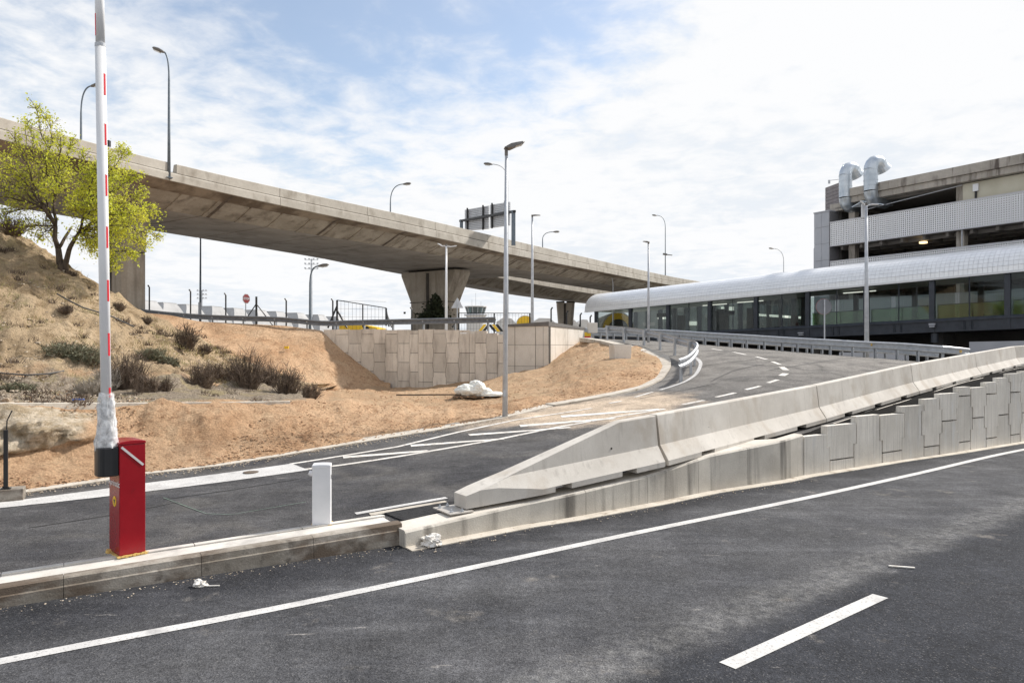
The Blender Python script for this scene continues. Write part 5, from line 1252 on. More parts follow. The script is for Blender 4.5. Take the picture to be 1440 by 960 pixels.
# signs
def sign_post(label, px, py0, py1, Y, shape, s, m2, name='road_sign', side=1, pw=.035, extra=None):
    b = at(px, py0, Y); t = thing(name, label, 'road sign', b); tp = at(px, py1, Y)
    m3 = MB(); m3.tube([b, tp + Vector((0, 0, s*.9))], pw, 8); attach(m3.build('post', M['pole'], None), t)
    n = {'tri': 3, 'round': 20, 'oct': 8}[shape]; a0 = {'tri': math.pi/2, 'round': 0, 'oct': math.pi/8}[shape]
    yo = .06 * side
    m3 = MB(); m3.prism([tp + Vector((math.cos(a0 + i*2*math.pi/n)*s, yo, math.sin(a0 + i*2*math.pi/n)*s)) for i in range(n)], (0, .02, 0)); attach(m3.build('sign_plate', m2, None), t)
    if extra: extra(t, tp, s, yo)
    return t
sign_post('grey back of a triangular road sign by the wide pier', 643, 452, 428, 50, 'tri', .50, M['signback'])
def rim(t, tp, s, yo):
    m3 = MB(); m3.tube([tp + Vector((0, yo + .03, 0)), tp + Vector((0, yo + .035, 0))], s * 1.04, 20); attach(m3.build('red_rim', mat('faded_red', ((.35, .12, .12), (.42, .16, .16)), .6), None), t)
sign_post('round road sign seen from behind in front of the canopy', 1159.5, 480, 431, 37, 'round', .40, mat('dark_signback', ((.16, .17, .19), (.2, .21, .23)), .6), extra=rim)
def stopfront(t, tp, s, yo):
    m3 = MB(); n = 8; m3.prism([tp + Vector((math.cos(math.pi/8 + i*math.pi/4)*s*.9, yo - .012, math.sin(math.pi/8 + i*math.pi/4)*s*.9)) for i in range(n)], (0, .01, 0)); attach(m3.build('red_face', mat('faded_stop_red', ((.38, .07, .07), (.48, .12, .12)), .6), None), t)
    text_mesh('STOP', s * .62, 'lettering', M['white'], None, tp + Vector((0, yo - .02, 0)), (R(90), 0, 0), .01); o = bpy.context.scene.objects[-1] if False else C.objects[-1]; attach(o, t)
t = sign_post('small red octagonal stop sign beside the far fence', 345.5, 452, 420, 50, 'oct', .36, M['white'], extra=stopfront, side=-1)
t.rotation_euler = (0, 0, R(66))

# sign gantry over the overpass
gq = onov(690, back=5); GY = gq.y + 1
gt = thing('sign_gantry', 'overhead gantry on the overpass with two grey sign boards seen from behind', 'sign gantry', at(722, 340, GY))
def gp_(px, py, d=0): return at(px, py, GY + d)
m3 = MB(); m3.bar(gp_(722, 345, -6), gp_(722, 296, -6), .38, .3); attach(m3.build('gantry_column', M['darkpole'], None), gt)
m3 = MB(); m3.bar(gp_(649, 335, 4), gp_(649, 309, 4), .34, .3); attach(m3.build('gantry_column', M['darkpole'], None), gt)
def gy(px): return 4 - (px - 649) / (722 - 649) * 10
def gbeam(px): return 310.5 - (px - 649) * (310.5 - 297.5) / 73
m3 = MB(); m3.bar(gp_(647, gbeam(647), gy(647)), gp_(724, gbeam(724), gy(724)), .22, .22); attach(m3.build('gantry_beam', M['blackmetal'], None), gt)
for x0, x1, yt0, yt1, yb0, yb1 in ((653.5, 687, 295, 289, 324.5, 321.5), (689, 716.5, 288, 283.5, 320.5, 316.5)):
    n_ = 13
    bd = MB(); c = [gp_(x0, yt0, gy(x0) + .5), gp_(x1, yt1, gy(x1) + .5), gp_(x1, yb1, gy(x1) + .5), gp_(x0, yb0, gy(x0) + .5)]
    for i in range(n_):
        u, v = i / n_ + .008, (i + 1) / n_ - .008; q = [c[0].lerp(c[3], u), c[1].lerp(c[2], u), c[1].lerp(c[2], v), c[0].lerp(c[3], v)]
        m3 = MB(); m3.prism(q, (.05, .10, 0)); attach(m3.build('board_slat', M['signback'], None), gt)
    m3 = MB(); m3.prism([q_ + Vector((.06, .12, 0)) for q_ in c], (.03, .05, 0)); attach(m3.build('board_sheet', M['signback'], None), gt)
    for f_ in (.14, .80):
        a, b = c[0].lerp(c[1], f_), c[3].lerp(c[2], f_); m3 = MB(); m3.bar(a + Vector((-.05, -.12, .1)), b + Vector((-.05, -.12, -.1)), .17, .12); attach(m3.build('board_stiffener', M['blackmetal'], None), gt)
for px in (152,):
    q = at(152, 202, 41); m3 = MB(); m3.box((q.x, q.y, q.z), (.22, .2, .34)); tag(m3.build('junction_box', M['blackmetal']), 'small dark box on the parapet right of the white boom', 'box')
# ------------------------------------------------------------------ glazed walkway with silver barrel canopy
K0 = Vector((9.3, 78.9)); KD = Vector((3.2, -3.6)); KN = Vector((3.6, 3.2)).normalized()    # along (per bay), and away from us
def kw(k, o, z): q = K0 + KD * k + KN * o; return Vector((q.x, q.y, z))
zc = lambda k: 6.5 + .15 * k
zs = lambda k: 3.60 + .135 * k
zg = lambda k: 2.62 + .135 * k
wk = thing('glazed_walkway', 'long raised glazed walkway under a silver barrel canopy', 'walkway', kw(0, 3, 2))
W2 = 5.6; K1 = 11
def arc(k, o_in=0.0, n=12):
    out = []
    for i in range(n + 1):
        a = math.pi * i / n; x = W2/2 - (W2/2 + .25 - o_in) * math.cos(a); z = zc(k) + (2.15 - o_in) * (math.sin(a) ** .82)
        out.append((x, z))
    return out
secs = [[kw(k, x, z) for x, z in arc(k, .03)] + [kw(k, x, z) for x, z in reversed(arc(k, .12))] for k in (-.30, 2, 4, 6, 8, K1)]
m_ = MB(); m_.loft(secs); attach(m_.build('canopy_shell', M['canopyjoint'], None), wk)
m_ = MB(); nt = 22; k = -.30; dk = .0640
while k < K1 - dk:
    ka, kb_ = k + .0022, k + dk - .0022
    a, b = arc(ka, 0, nt), arc(kb_, 0, nt)
    for i in range(nt):
        if i > 15: continue
        e = .03
        def L2_(u, v, t): return (u[0] + (v[0]-u[0])*t, u[1] + (v[1]-u[1])*t)
        p1, p2, p3, p4 = L2_(a[i], a[i+1], e), L2_(a[i], a[i+1], 1-e), L2_(b[i], b[i+1], 1-e), L2_(b[i], b[i+1], e)
        m_.add([kw(ka, *p1), kw(ka, *p2), kw(kb_, *p3), kw(kb_, *p4)], [(0, 1, 2, 3)])
    k += dk
o = m_.build('cladding_tiles', M['canopy'], None); attach(o, wk); tag(o, kind='stuff')
m_ = MB(); m_.loft([[kw(k, -.28, zc(k) - .10), kw(k, -.28, zc(k) + .06), kw(k, .1, zc(k) + .06), kw(k, .1, zc(k) - .10)] for k in (-.3, K1)]); attach(m_.build('canopy_edge', M['canopyjoint'], None), wk)
m_ = MB(); m_.loft([[kw(k, .05, zc(k) - .02), kw(k, W2 - .05, zc(k) - .02), kw(k, W2 - .05, zc(k) + .05), kw(k, .05, zc(k) + .05)] for k in (-.2, K1)]); attach(m_.build('ceiling', mat('pale_ceiling', ((.45, .45, .44), (.55, .55, .54)), .8), None), wk)
for k in range(0, K1 + 1):
    w_ = .36
    for o_, nm in ((.0, 'column'), (W2, 'column')):
        if o_ and k == 0: continue
        kk = k + (.35 if o_ else 0)
        m_ = MB(); c = kw(kk, o_ + .1, (zg(kk) + zc(kk)) / 2); m_.box(c, (w_, .30, zc(kk) - zg(kk)), math.atan2(KD.y, KD.x)); attach(m_.build(nm, M['anthracite'], None), wk)
for k in range(-0, K1):
    for j in range(2 if k < 4 else 2):
        a, b = k + .04 + j * .48, k + .04 + (j + 1) * .48 - .02
        m_ = MB(); m_.prism([kw(a, .12, zs(a) + .02), kw(b, .12, zs(b) + .02), kw(b, .12, zc(b) - .1), kw(a, .12, zc(a) - .1)], KN.to_3d() * .03); attach(m_.build('pane', M['glass'], None), wk)
        m_ = MB(); m_.bar(kw(b + .01, .1, zs(b)), kw(b + .01, .1, zc(b) - .08), .05, .08); attach(m_.build('mullion', M['anthracite'], None), wk)
    a, b = k + .05, k + .97
    m_ = MB(); m_.prism([kw(a, W2, zs(a)), kw(b, W2, zs(b)), kw(b, W2, zc(b) - .1), kw(a, W2, zc(a) - .1)], KN.to_3d() * .03)
    if k > 0: attach(m_.build('pane', M['glass'], None), wk)
    # balustrade glass just inside
    if k >= 5:
        m_ = MB(); m_.prism([kw(a, .45, zs(a) - .05), kw(b, .45, zs(b) - .05), kw(b, .45, zs(b) + 1.0), kw(a, .45, zs(a) + 1.0)], KN.to_3d() * .03); attach(m_.build('balustrade_pane', M['greenglass'], None), wk)
        m_ = MB(); m_.bar(kw(a, .45, zs(a) + 1.03), kw(b, .45, zs(b) + 1.03), .05); attach(m_.build('handrail', M['anthracite'], None), wk)
    # girder plate, stiffeners
    m_ = MB(); m_.prism([kw(k + .01, .0, zg(k)), kw(k + .99, .0, zg(k+1)), kw(k + .99, .0, zs(k+1) - .22), kw(k + .01, .0, zs(k) - .22)], KN.to_3d() * .10); attach(m_.build('girder_plate', M['anthracite'], None), wk)
    for j in (.45, .55):
        m_ = MB(); m_.bar(kw(k + j, -.05, zg(k) + .05), kw(k + j, -.05, zs(k) - .25), .04, .12); attach(m_.build('stiffener', M['anthracite'], None), wk)
m_ = MB(); m_.loft([[kw(k, -.12, zs(k) - .24), kw(k, -.12, zs(k) - .14), kw(k, .02, zs(k) + .0), kw(k, .3, zs(k)), kw(k, .3, zs(k) - .24)] for k in (0, K1)]); attach(m_.build('sill', M['anthracite'], None), wk)
m_ = MB(); m_.loft([[kw(k, -.12, zg(k) - .04), kw(k, -.12, zg(k) + .05), kw(k, W2, zg(k) + .05), kw(k, W2, zg(k) - .04)] for k in (0, K1)]); attach(m_.build('bottom_flange', M['anthracite'], None), wk)
m_ = MB(); m_.loft([[kw(k, .3, zs(k) - .35), kw(k, .3, zs(k) - .1), kw(k, W2, zs(k) - .1), kw(k, W2, zs(k) - .35)] for k in (0, K1)]); attach(m_.build('floor', mat('walkway_floor', ((.22, .25, .20), (.30, .33, .28)), .4, scale=.5), None), wk)
for k in (2.5, 3.3, 5.4):
    m_ = MB(); m_.bar(kw(k, 2.6, zc(k) - .25), kw(k + .55, 2.6, zc(k) - .20), .18, .08); attach(m_.build('light_strip', M['strip'], None), wk)
for k, h_, w_ in ((1.9, 2.0, .5), (2.9, 2.3, .9), (3.55, 2.2, .5), (4.45, 1.2, .35)):
    m_ = MB(); c = kw(k, 3.0, zs(k) + h_ / 2 - .1); m_.box(c, (w_, .8, h_), -.8); attach(m_.build('ticket_kiosk', M['dark'], None), wk)
for k, z_, L_ in ((1.55, 2.0, 1.6), (3.05, 1.75, 2.2)):
    m_ = MB(); c = kw(k, 2.2, zs(k) + z_); m_.box(c, (L_, .15, .42), -.84); attach(m_.build('hanging_board', M['blackmetal'], None), wk)
for k in (7,):
    c = kw(k + .02, -.22, zs(k) - .42); m_ = MB(); m_.box(c, (.42, .2, .14), -.84); attach(m_.build('bracket', M['towerpanel'], None), wk); m_ = MB(); m_.box(c + Vector((0, 0, -.17)), (.34, .2, .10), -.84); attach(m_.build('bracket', M['towerpanel'], None), wk); m_ = MB(); m_.tube([kw(7.02, .3, zg(7) - .1), kw(7.02, .3, zg(7) - .8)], .26, 12); attach(m_.build('stub_column', M['anthracite'], None), wk)
for k in (5,):
    c = kw(k - .1, -.22, zg(k) + .35); m_ = MB(); m_.box(c, (.45, .2, .10), -.84); attach(m_.build('bracket', M['towerpanel'], None), wk); m_ = MB(); m_.box(c + Vector((.05, 0, -.16)), (.4, .2, .08), -.84); attach(m_.build('bracket', M['towerpanel'], None), wk)
# concrete supports and dark undercroft below
for k in (1, 3, 5, 7, 9):
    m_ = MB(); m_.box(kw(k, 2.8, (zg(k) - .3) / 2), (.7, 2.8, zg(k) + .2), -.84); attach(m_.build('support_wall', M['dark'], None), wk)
# ------------------------------------------------------------------ car park
C0 = Vector((32.2, 72.0)); CD = Vector((9.3, -14.4)).normalized(); CN = Vector((-CD.y, CD.x)); CN = CN if CN.y > 0 else -CN
def cw_(s, o, z): q = C0 + CD * s + CN * o; return Vector((q.x, q.y, z))
cang = math.atan2(CD.y, CD.x)
def cpx(px): k = (px - 720)/F; return (k * C0.y - C0.x) / (CD.x - k * CD.y)
CL = 34
cp = thing('car_park', 'multi storey concrete car park with white perforated parapet panels', 'building', cw_(10, 8, 0), 0)
def slab(s0, s1, o0, o1, z0, z1, nm, m2, bev=0):
    m3 = MB(); m3.prism([cw_(s0, o0, z0), cw_(s1, o0, z0), cw_(s1, o1, z0), cw_(s0, o1, z0)], (0, 0, z1 - z0)); o = m3.build(nm, m2, None, bevel=bev); attach(o, cp); return o
levels = [(12.65, 15.04), (8.69, 11.08), (4.73, 7.12), (.9, 3.1)]
for i, (z0, z1) in enumerate(levels):
    slab(.3, CL, .35, 16, z0 - .05, z0 + .28, 'floor_slab', M['slabdark'])
    s = 0
    m3 = MB(); w_ = 1.62; m3.box((0, 0, 0), (w_ - .03, .02, z1 - z0 - .04)); pm = m3.mesh('perforated_panel', M['perf'])
    while s < CL - w_:
        c = cw_(s + w_/2, 0, (z0 + z1)/2); o = inst(pm, 'perforated_panel', cp, c, cang); s += w_
    for zz in (z0, z1):
        slab(-.02, CL, -.05, .05, zz - .05, zz + .05, 'panel_rail', mat('pale_trim', ((.5, .5, .52), (.56, .56, .58)), .5))
    # waffle ribs on the ceiling of the storey below
    for j in range(16):
        s_ = .8 + j * 2.0
        slab(s_, s_ + .25, .6, 15.8, z0 - .40, z0 - .052, 'ceiling_rib', M['slabdark'])
    for j in range(4):
        o_ = 1.5 + j * 2.2
        slab(.5, CL, o_, o_ + .25, z0 - .38, z0 - .056, 'ceiling_rib', M['slabdark'])
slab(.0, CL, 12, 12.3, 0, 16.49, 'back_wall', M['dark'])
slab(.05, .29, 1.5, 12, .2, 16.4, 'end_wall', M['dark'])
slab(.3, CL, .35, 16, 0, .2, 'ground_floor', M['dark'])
for px in (1192, 1344.5, 1460, 1250):
    if px == 1250: continue
    s_ = cpx(px)
    slab(s_ - .32, s_ + .32, .7, 1.4, .2, 16.6, 'column', M['roofconc'])
for s_ in (3.5, 7.5, 14.5, 20): slab(s_ - .3, s_ + .3, 6.5, 7.1, .2, 16.6, 'inner_column', M['dark'])
sA = 2.7; 
slab(1.7, CL, -.55, 16, 17.2, 18.0, 'roof_parapet', M['roofconc'], .03)
slab(1.7, CL, -.35, 15, 16.62, 17.195, 'roof_edge_beam', M['roofconc'], .03)
slab(-.0, CL, .9, 14, 16.50, 16.615, 'roof_soffit', M['slabdark'])
sC = cpx(1352)
slab(sC, CL, .25, .6, 15.0, 16.55, 'cream_wall', M['cream'])
slab(sC + .3, CL, .27, .59, 11.0, 12.6, 'dark_recess', M['dark']) if False else None
m3 = MB(); c = cw_(cpx(1371), .15, 16.05); m3.box(c, (.42, .16, .62), cang); attach(m3.build('wall_box', M['white'], None), cp)
m3 = MB(); m3.box(c + Vector((0, 0, -.62)), (.14, .12, .6), cang); attach(m3.build('dark_pipe', M['blackmetal'], None), cp)
m3 = MB(); m3.bar(cw_(3.5, .1, 15.75), cw_(cpx(1352), .1, 16.45), .05); attach(m3.build('thin_conduit', M['pole'], None), cp)
for px, z_ in ((1270, 12.0), (1438, 12.1)):
    s_ = cpx(px); c = cw_(s_ + 1.1, 1.4, z_); m3 = MB(); m3.tube([c, c + Vector((0, 0, .16))], .34, 14); attach(m3.build('round_ceiling_light', M['lit'], None), cp)
slab(cpx(1351), cpx(1351) + .08, .1, .18, 8.9, 12.7, 'downpipe', M['pole'])
# grey clad stair tower
tw = thing('stair_tower', 'light grey clad stair tower at the left end of the car park', 'tower', cw_(-.9, 1, 0))
z_ = 0.2; m2 = M['towerpanel']
cuts_ = [.2, 4.5, 7.5, 9.5, 11.3, 13.0, 14.7, 16.2]
for a, b in zip(cuts_[:-1], cuts_[1:]):
    for s0, s1 in ((-1.75, -.9), (-.9, -.02)):
        m3 = MB(); m3.prism([cw_(s0 + .01, -.08, a), cw_(s1 - .01, -.08, a), cw_(s1 - .01, -.08, b - .025), cw_(s0 + .01, -.08, b - .025)], (CN.x*.1, CN.y*.1, 0)); attach(m3.build('cladding_panel', m2, None), tw)
    m3 = MB(); m3.prism([cw_(.0, -.08, a), cw_(.0, 2.3, a), cw_(.0, 2.3, b - .025), cw_(.0, -.08, b - .025)], (-CD.x*.06, -CD.y*.06, 0)); attach(m3.build('cladding_panel', mat('shaded_cladding', ((.19, .185, .195), (.22, .215, .225)), .6), None), tw)  # right face: its shade is put into a darker copy of the cladding
m3 = MB(); m3.prism([cw_(-1.7, .03, 0), cw_(-.08, .03, 0), cw_(-.08, 2.25, 0), cw_(-1.7, 2.25, 0)], (0, 0, 16.15)); attach(m3.build('tower_core', M['dark'], None), tw)
m3 = MB(); m3.prism([cw_(-1.8, -.12, 16.2), cw_(.03, -.12, 16.2), cw_(.03, 2.35, 16.2), cw_(-1.8, 2.35, 16.2)], (0, 0, .12)); attach(m3.build('tower_cap', M['towerpanel'], None), tw)
m3 = MB(); m3.prism([cw_(-2.05, .3, 9.5), cw_(-1.76, .3, 9.5), cw_(-1.76, 1.2, 9.5), cw_(-2.05, 1.2, 9.5)], (0, 0, 3.2)); attach(m3.build('side_box', M['towerpanel'], None), tw)
# roof plant room in grey boards
pr = thing('roof_plant_room', 'small boarded grey plant room on the car park roof left of the ducts', 'plant room', cw_(0, 4, 16.6))
a_ = at(1160.5, 260, 76.5); b_ = at(1181, 256.5, 74.0)
for i in range(7):
    z0 = 17.0 + i * .37; m3 = MB(); m3.prism([Vector((a_.x, a_.y, z0)), Vector((b_.x, b_.y, z0)), Vector((b_.x, b_.y, z0 + .34)), Vector((a_.x, a_.y, z0 + .34))], (.06, .05, 0)); attach(m3.build('board', mat('grey_boards', ((.20, .18, .185), (.26, .24, .245)), .8), None), pr)
m3 = MB(); m3.prism([Vector((a_.x + .08, a_.y + .06, 16.4)), Vector((b_.x + .05, b_.y + .06, 16.4)), Vector((b_.x + 1.5, b_.y + 1.6, 16.4)), Vector((a_.x + 1.5, a_.y + 1.6, 16.4))], (0, 0, 3.2)); attach(m3.build('room_core', M['dark'], None), pr)
m3 = MB(); p = at(1166, 254, 76); m3.bar(p, p + Vector((.9, -.6, 0)), .05); m3.bar(p + Vector((0, 0, -.35)), p, .05); m3.tube([p + Vector((0, 0, -.3)), p + Vector((0, 0, .05))], .12, 8); attach(m3.build('roof_rail', M['pole'], None), pr)
slab(-.6, 1.72, .9, 6, 16.3, 17.05, 'left_roof_beam', M['roofconc'])
# ventilation ducts
def duct(label, px, ytop, ybot, Y, r):
    base = at(px, ybot, Y); t = thing('ventilation_duct', label, 'ventilation duct', base, 0, 'shiny ventilation ducts on the car park')
    zt, zb_ = EYE + (HOR - ytop)/F*Y - r, EYE + (HOR - ybot)/F*Y + r
    inn = Vector((CN.x, CN.y, 0)); out_d = Vector((.55, .25, 0)).normalized() if False else Vector((.93, .36, 0)).normalized()
    c = Vector((base.x, base.y, 0)); R_ = r * 1.35
    lower = []
    for i in range(6):
        a = math.pi/2 * i / 5; lower.append(c + inn * (R_ - R_ * math.sin(a) ) + Vector((0, 0, zb_ + R_ - R_ * math.cos(a))))
    ring0 = c + inn * (R_ + 1.6) + Vector((0, 0, zb_)); 
    m3 = MB(); pts = [ring0] + lower; m3.tube(pts, r, 18, cap=False); attach(m3.build('lower_elbow', M['duct'], None, smooth=True), t)
    zcur = zb_ + R_ ; n_ = 4; zt2 = zt - R_ + .0
    for i in range(n_):
        z0, z1 = zcur + (zt2 - zcur) * i / n_, zcur + (zt2 - zcur) * (i + 1) / n_
        m3 = MB(); m3.tube([c + Vector((0, 0, z0 + .01)), c + Vector((0, 0, z1 - .01))], r, 20, cap=False); o = m3.build('duct_section', M['duct'], None, smooth=True); attach(o, t)
        m3 = MB(); m3.tube([c + Vector((0, 0, z1 - .04)), c + Vector((0, 0, z1 + .04))], r * 1.04, 20); attach(m3.build('seam_ring', M['duct'], None), t)
    up = []
    for i in range(8):
        a = math.pi * .80 * i / 7; up.append(c + out_d * (R_ * .85 - R_ * .85 * math.cos(a)) + Vector((0, 0, zt2 + R_ * math.sin(a))))
    m3 = MB(); m3.tube(up[:-1], r, 18, cap=False); attach(m3.build('top_elbow', M['duct'], None, smooth=True), t)
    dd = (up[-1] - up[-2]).normalized(); m3 = MB(); m3.tube([up[-2] + dd * -.05, up[-1] + dd*.1, up[-1] + dd * .5], [r * 1.0, r * 1.02, r * 1.22], 18, cap=False); attach(m3.build('cowl', M['duct'], None), t)
    m3 = MB(); m3.tube([up[-1] + dd * .05, up[-1] + dd * .12], r * .98, 18); attach(m3.build('cowl_mouth', M['joint'], None), t)
    return t
duct('left of the two shiny ventilation ducts bending over the car park roof', 1189, 227, 298, 70.2, .60)
duct('right and taller of the two shiny ventilation ducts on the car park', 1224.5, 217.5, 290, 67.6, .62)
for px, Y in ((1184, 70.5), (1230, 67.5)):
    pass
m3 = MB(); c = cw_(cpx(1215), -.1, 15.6); m3.bar(c + Vector((0, 0, -.6)), c + Vector((0, 0, 1.0)), .35, .2); tag(m3.build('white_post', M['white']), 'short white post between the two ventilation ducts', 'post')
m3 = MB(); m3.prism([cw_(cpx(1201), -.4, 16.1), cw_(cpx(1216), -.4, 16.5), cw_(cpx(1246), -.4, 15.8), cw_(cpx(1246), 1.2, 15.9), cw_(cpx(1201), 1.2, 16.3)], (0, 0, .08)); tag(m3.build('bent_metal_sheet', M['duct']), 'bent metal sheet sticking out under the ventilation ducts', 'metal sheet')
# grey wall at the right below the canopy and dark passage
lw = thing('grey_underpass_wall', 'plain grey wall below the canopy behind the barriers at the right', 'wall', at(1400, 495, 42))
a_, b_ = at(1363, 481, 44), at(1560, 476, 36.5)
m3 = MB(); m3.prism([Vector((a_.x, a_.y, 0)), Vector((b_.x, b_.y, 0)), Vector((b_.x, b_.y, 2.78)), Vector((a_.x, a_.y, 2.72))], (.3, .3, 0)); attach(m3.build('wall_face', M['towerpanel'], None), lw)
for (x0, x1, y0) in ((1020, 1075, 493), (1172, 1200, 492), (1220, 1240, 491), (1246, 1268, 493)):
    pass
m3 = MB(); a_, b_ = at(1180, 494, 47), at(1278, 494, 45); m3.prism([Vector((a_.x, a_.y, -.2)), Vector((b_.x, b_.y, -.2)), Vector((b_.x, b_.y, 2.05)), Vector((a_.x, a_.y, 2.05))], (.1, .2, 0)); o = m3.build('grey_site_board', M['towerpanel']); tag(o, 'low grey panel seen between the guardrail posts near the tall pole', 'panel')
ub = thing('undercroft', 'undercroft wall beneath the glazed walkway, shade put into its dark colour', 'wall', kw(5, 7, 0))
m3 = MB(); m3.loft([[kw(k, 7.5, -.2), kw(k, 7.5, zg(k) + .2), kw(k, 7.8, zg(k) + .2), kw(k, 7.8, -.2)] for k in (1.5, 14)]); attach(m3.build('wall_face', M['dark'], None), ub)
m3 = MB(); m3.loft([[kw(k, -15, .0), kw(k, 7.5, .0), kw(k, 7.5, .02), kw(k, -15, .02)] for k in (0, 14)]); attach(m3.build('undercroft_shade_sheet', M['dark'], None), ub)  # dark sheet carried out past the walkway, shade of the voids in its colour
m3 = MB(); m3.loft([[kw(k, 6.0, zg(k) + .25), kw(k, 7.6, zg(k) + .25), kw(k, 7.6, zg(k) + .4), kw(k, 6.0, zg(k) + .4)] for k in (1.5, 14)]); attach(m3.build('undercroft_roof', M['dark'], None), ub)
# a second glazed wing seen through the walkway
wg = thing('far_glazed_wing', 'far glazed wing with a pale roof seen through the walkway panes', 'building', (40, 110, 3))
a_, b_ = at(1064, 440, 100), at(1134, 440, 92)
def wq(t, z, o=0): p = a_.lerp(b_, t); return Vector((p.x + o * .3, p.y + o, z))
m3 = MB(); m3.prism([wq(-1, 10.6), wq(1, 11.4), wq(1, 12.4), wq(-1, 11.4)], (2, 8, 0)); attach(m3.build('pale_roof', M['tank'], None), wg)
m3 = MB(); m3.prism([wq(-1, 3), wq(1, 3), wq(1, 11.4), wq(-1, 10.6)], (1, 6, 0)); attach(m3.build('glass_front', M['cabglass'], None), wg)
m3 = MB(); m3.prism([wq(-1, 3, 7), wq(1, 3, 7), wq(1, 11.4, 7), wq(-1, 10.6, 7)], (1, 1, 0)); attach(m3.build('inner_wall', mat('olive_wall', ((.26, .27, .20), (.36, .36, .28)), .9), None), wg)
for i in range(9):
    m3 = MB(); m3.bar(wq(-1 + i * .25, 3, -.1), wq(-1 + i * .25, 11, -.1), .4); attach(m3.build('wing_column', M['anthracite'], None), wg)
m3 = MB(); m3.prism([wq(-1, 8.0, -.15), wq(1, 6.4, -.15), wq(1, 6.1, -.15), wq(-1, 7.7, -.15)], (0, .2, 0)); attach(m3.build('escalator_band', M['strip'], None), wg)  # band glows, its brightness put into an emissive colour
tb = thing('terminal_block', 'dark terminal block behind the left half of the walkway', 'building', at(940, 450, 96))
a_, b_ = at(893, 450, 97), at(1060, 450, 90)
m3 = MB(); m3.prism([Vector((a_.x, a_.y, 3)), Vector((b_.x, b_.y, 3)), Vector((b_.x, b_.y, 9.2)), Vector((a_.x, a_.y, 9.2))], (2, 8, 0)); attach(m3.build('block_wall', mat('terminal_wall', ((.30, .32, .31), (.46, .48, .46)), .8, scale=.4), None), tb)
for i in range(10):
    p = a_.lerp(b_, i / 9); m3 = MB(); m3.bar(Vector((p.x, p.y - .2, 3)), Vector((p.x, p.y - .2, 9.1)), .5); attach(m3.build('block_column', M['anthracite'], None), tb)
for i in range(7):
    p = a_.lerp(b_, .08 + i / 7.5); m3 = MB(); m3.box((p.x + .6, p.y - .35, 5.6 + (i % 3) * .9), (1.6, .2, .5), -.3); attach(m3.build('pale_wall_block', M['strip'] if i % 2 else M['tank'], None), tb)  # pale boxes on the wall, every other one emissive

# ------------------------------------------------------------------ airfield things under the overpass
tops_ = [(202, 424), (231, 427), (262, 429.5), (297, 432), (327, 434.5), (359, 437), (385, 439), (414, 441), (443, 443.5), (470, 446)]
for i, (px, py) in enumerate(tops_):
    Y = 92 + i * 6.2; w = 30.5 / F * Y * 1.06; p = at(px, py, Y); zt = p.z; p.z = 3.2
    lab = ['leftmost pale vaulted roof, half behind the bridge pier', 'second pale vaulted roof from the left', 'third pale vaulted roof, left of the thin tall pole', 'fourth pale vaulted roof, just right of the thin tall pole', 'fifth pale vaulted roof, left of the stop sign', 'sixth pale vaulted roof, behind the braced fence post', 'seventh pale vaulted roof, right of the braced fence post', 'eighth pale vaulted roof, left of the curved dark lamp', 'ninth pale vaulted roof, just right of the curved dark lamp', 'last and smallest pale vaulted roof beside the wire gate'][i]
    t = thing('vaulted_roof', lab, 'roof', p, -.25, 'row of pale vaulted roofs')
    H = zt - 3.2; m3 = MB(); secs = []
    for u in range(9):
        a = u / 8; k = math.sin(a * math.pi/2) ; hw = w * .62 * math.sqrt(1 - (a * .86) ** 2); hd = 3.2 * (1 - .6 * (1 - math.cos(a * math.pi/2)))
        secs.append([Vector((x, y, H * (.10 + .90 * a))) for x, y in ((-hw, -hd), (hw, -hd), (hw, hd), (-hw, hd))])
    m3.loft([[Vector((x, y, -.5)) for x, y in ((-w*.6, -3.2), (w*.6, -3.2), (w*.6, 3.2), (-w*.6, 3.2))]] + secs); lput(m3, 'vault_shell', M['vault'], t)
    m3 = MB(); m3.box((0, 0, H + .05), (w * .60, 2.6, .16)); lput(m3, 'ridge_cap', M['vault'], t)
    m3 = MB(); m3.bar((-w*.63, -3.3, H*.1), (-w*.44, -2.6, H * .80), .32); lput(m3, 'dark_edge_bar', M['vaultdark'], t)  # dark bar up the left edge of the vault
# fence posts with bent tops
def fpost(px, py0, py1, Y, lab, bend=1):
    b = at(px, py0, Y); t = thing('fence_post', lab, 'fence post', b, 0, 'cranked fence posts beside the airfield road'); tp = at(px, py1 + 3, Y); b.z = 3.1
    m3 = MB(); m3.tube([b, tp, at(px - 2 * bend, py1, Y)], .05, 6); attach(m3.build('post', M['blackmetal'], None), t); return t
for px, y0, y1, lab in ((210, 442, 401, 'first cranked fence post from the left, beside the big pier'), (268, 452, 407, 'cranked fence post left of the thin tall pole'), (317.5, 454, 412, 'cranked fence post between the thin pole and the stop sign'), (402.5, 457, 419.5, 'cranked fence post left of the curved dark lamp'), (468, 458, 420, 'cranked fence post just left of the wire gate'), (579, 455, 432, 'cranked fence post left of the wide pier')):
    fpost(px, y0, y1, 46, lab)
for px, y0, y1, lab in ((775, 457, 432, 'cranked fence post right of the straight lamp'), (797, 458, 437, 'cranked fence post in front of the far pier'), (816, 460, 440, 'cranked fence post right of the far pier'), (830, 462, 443, 'last cranked fence post before the canopy')):
    fpost(px, y0, y1, 47, lab, -1)
bp_ = at(360.5, 456, 46); t = thing('braced_fence_post', 'dark fence post held by two slanting stays right of the stop sign', 'fence post', bp_); m3 = MB(); m3.tube([bp_, at(360.5, 417, 46)], .07, 6); attach(m3.build('post', M['blackmetal'], None), t)
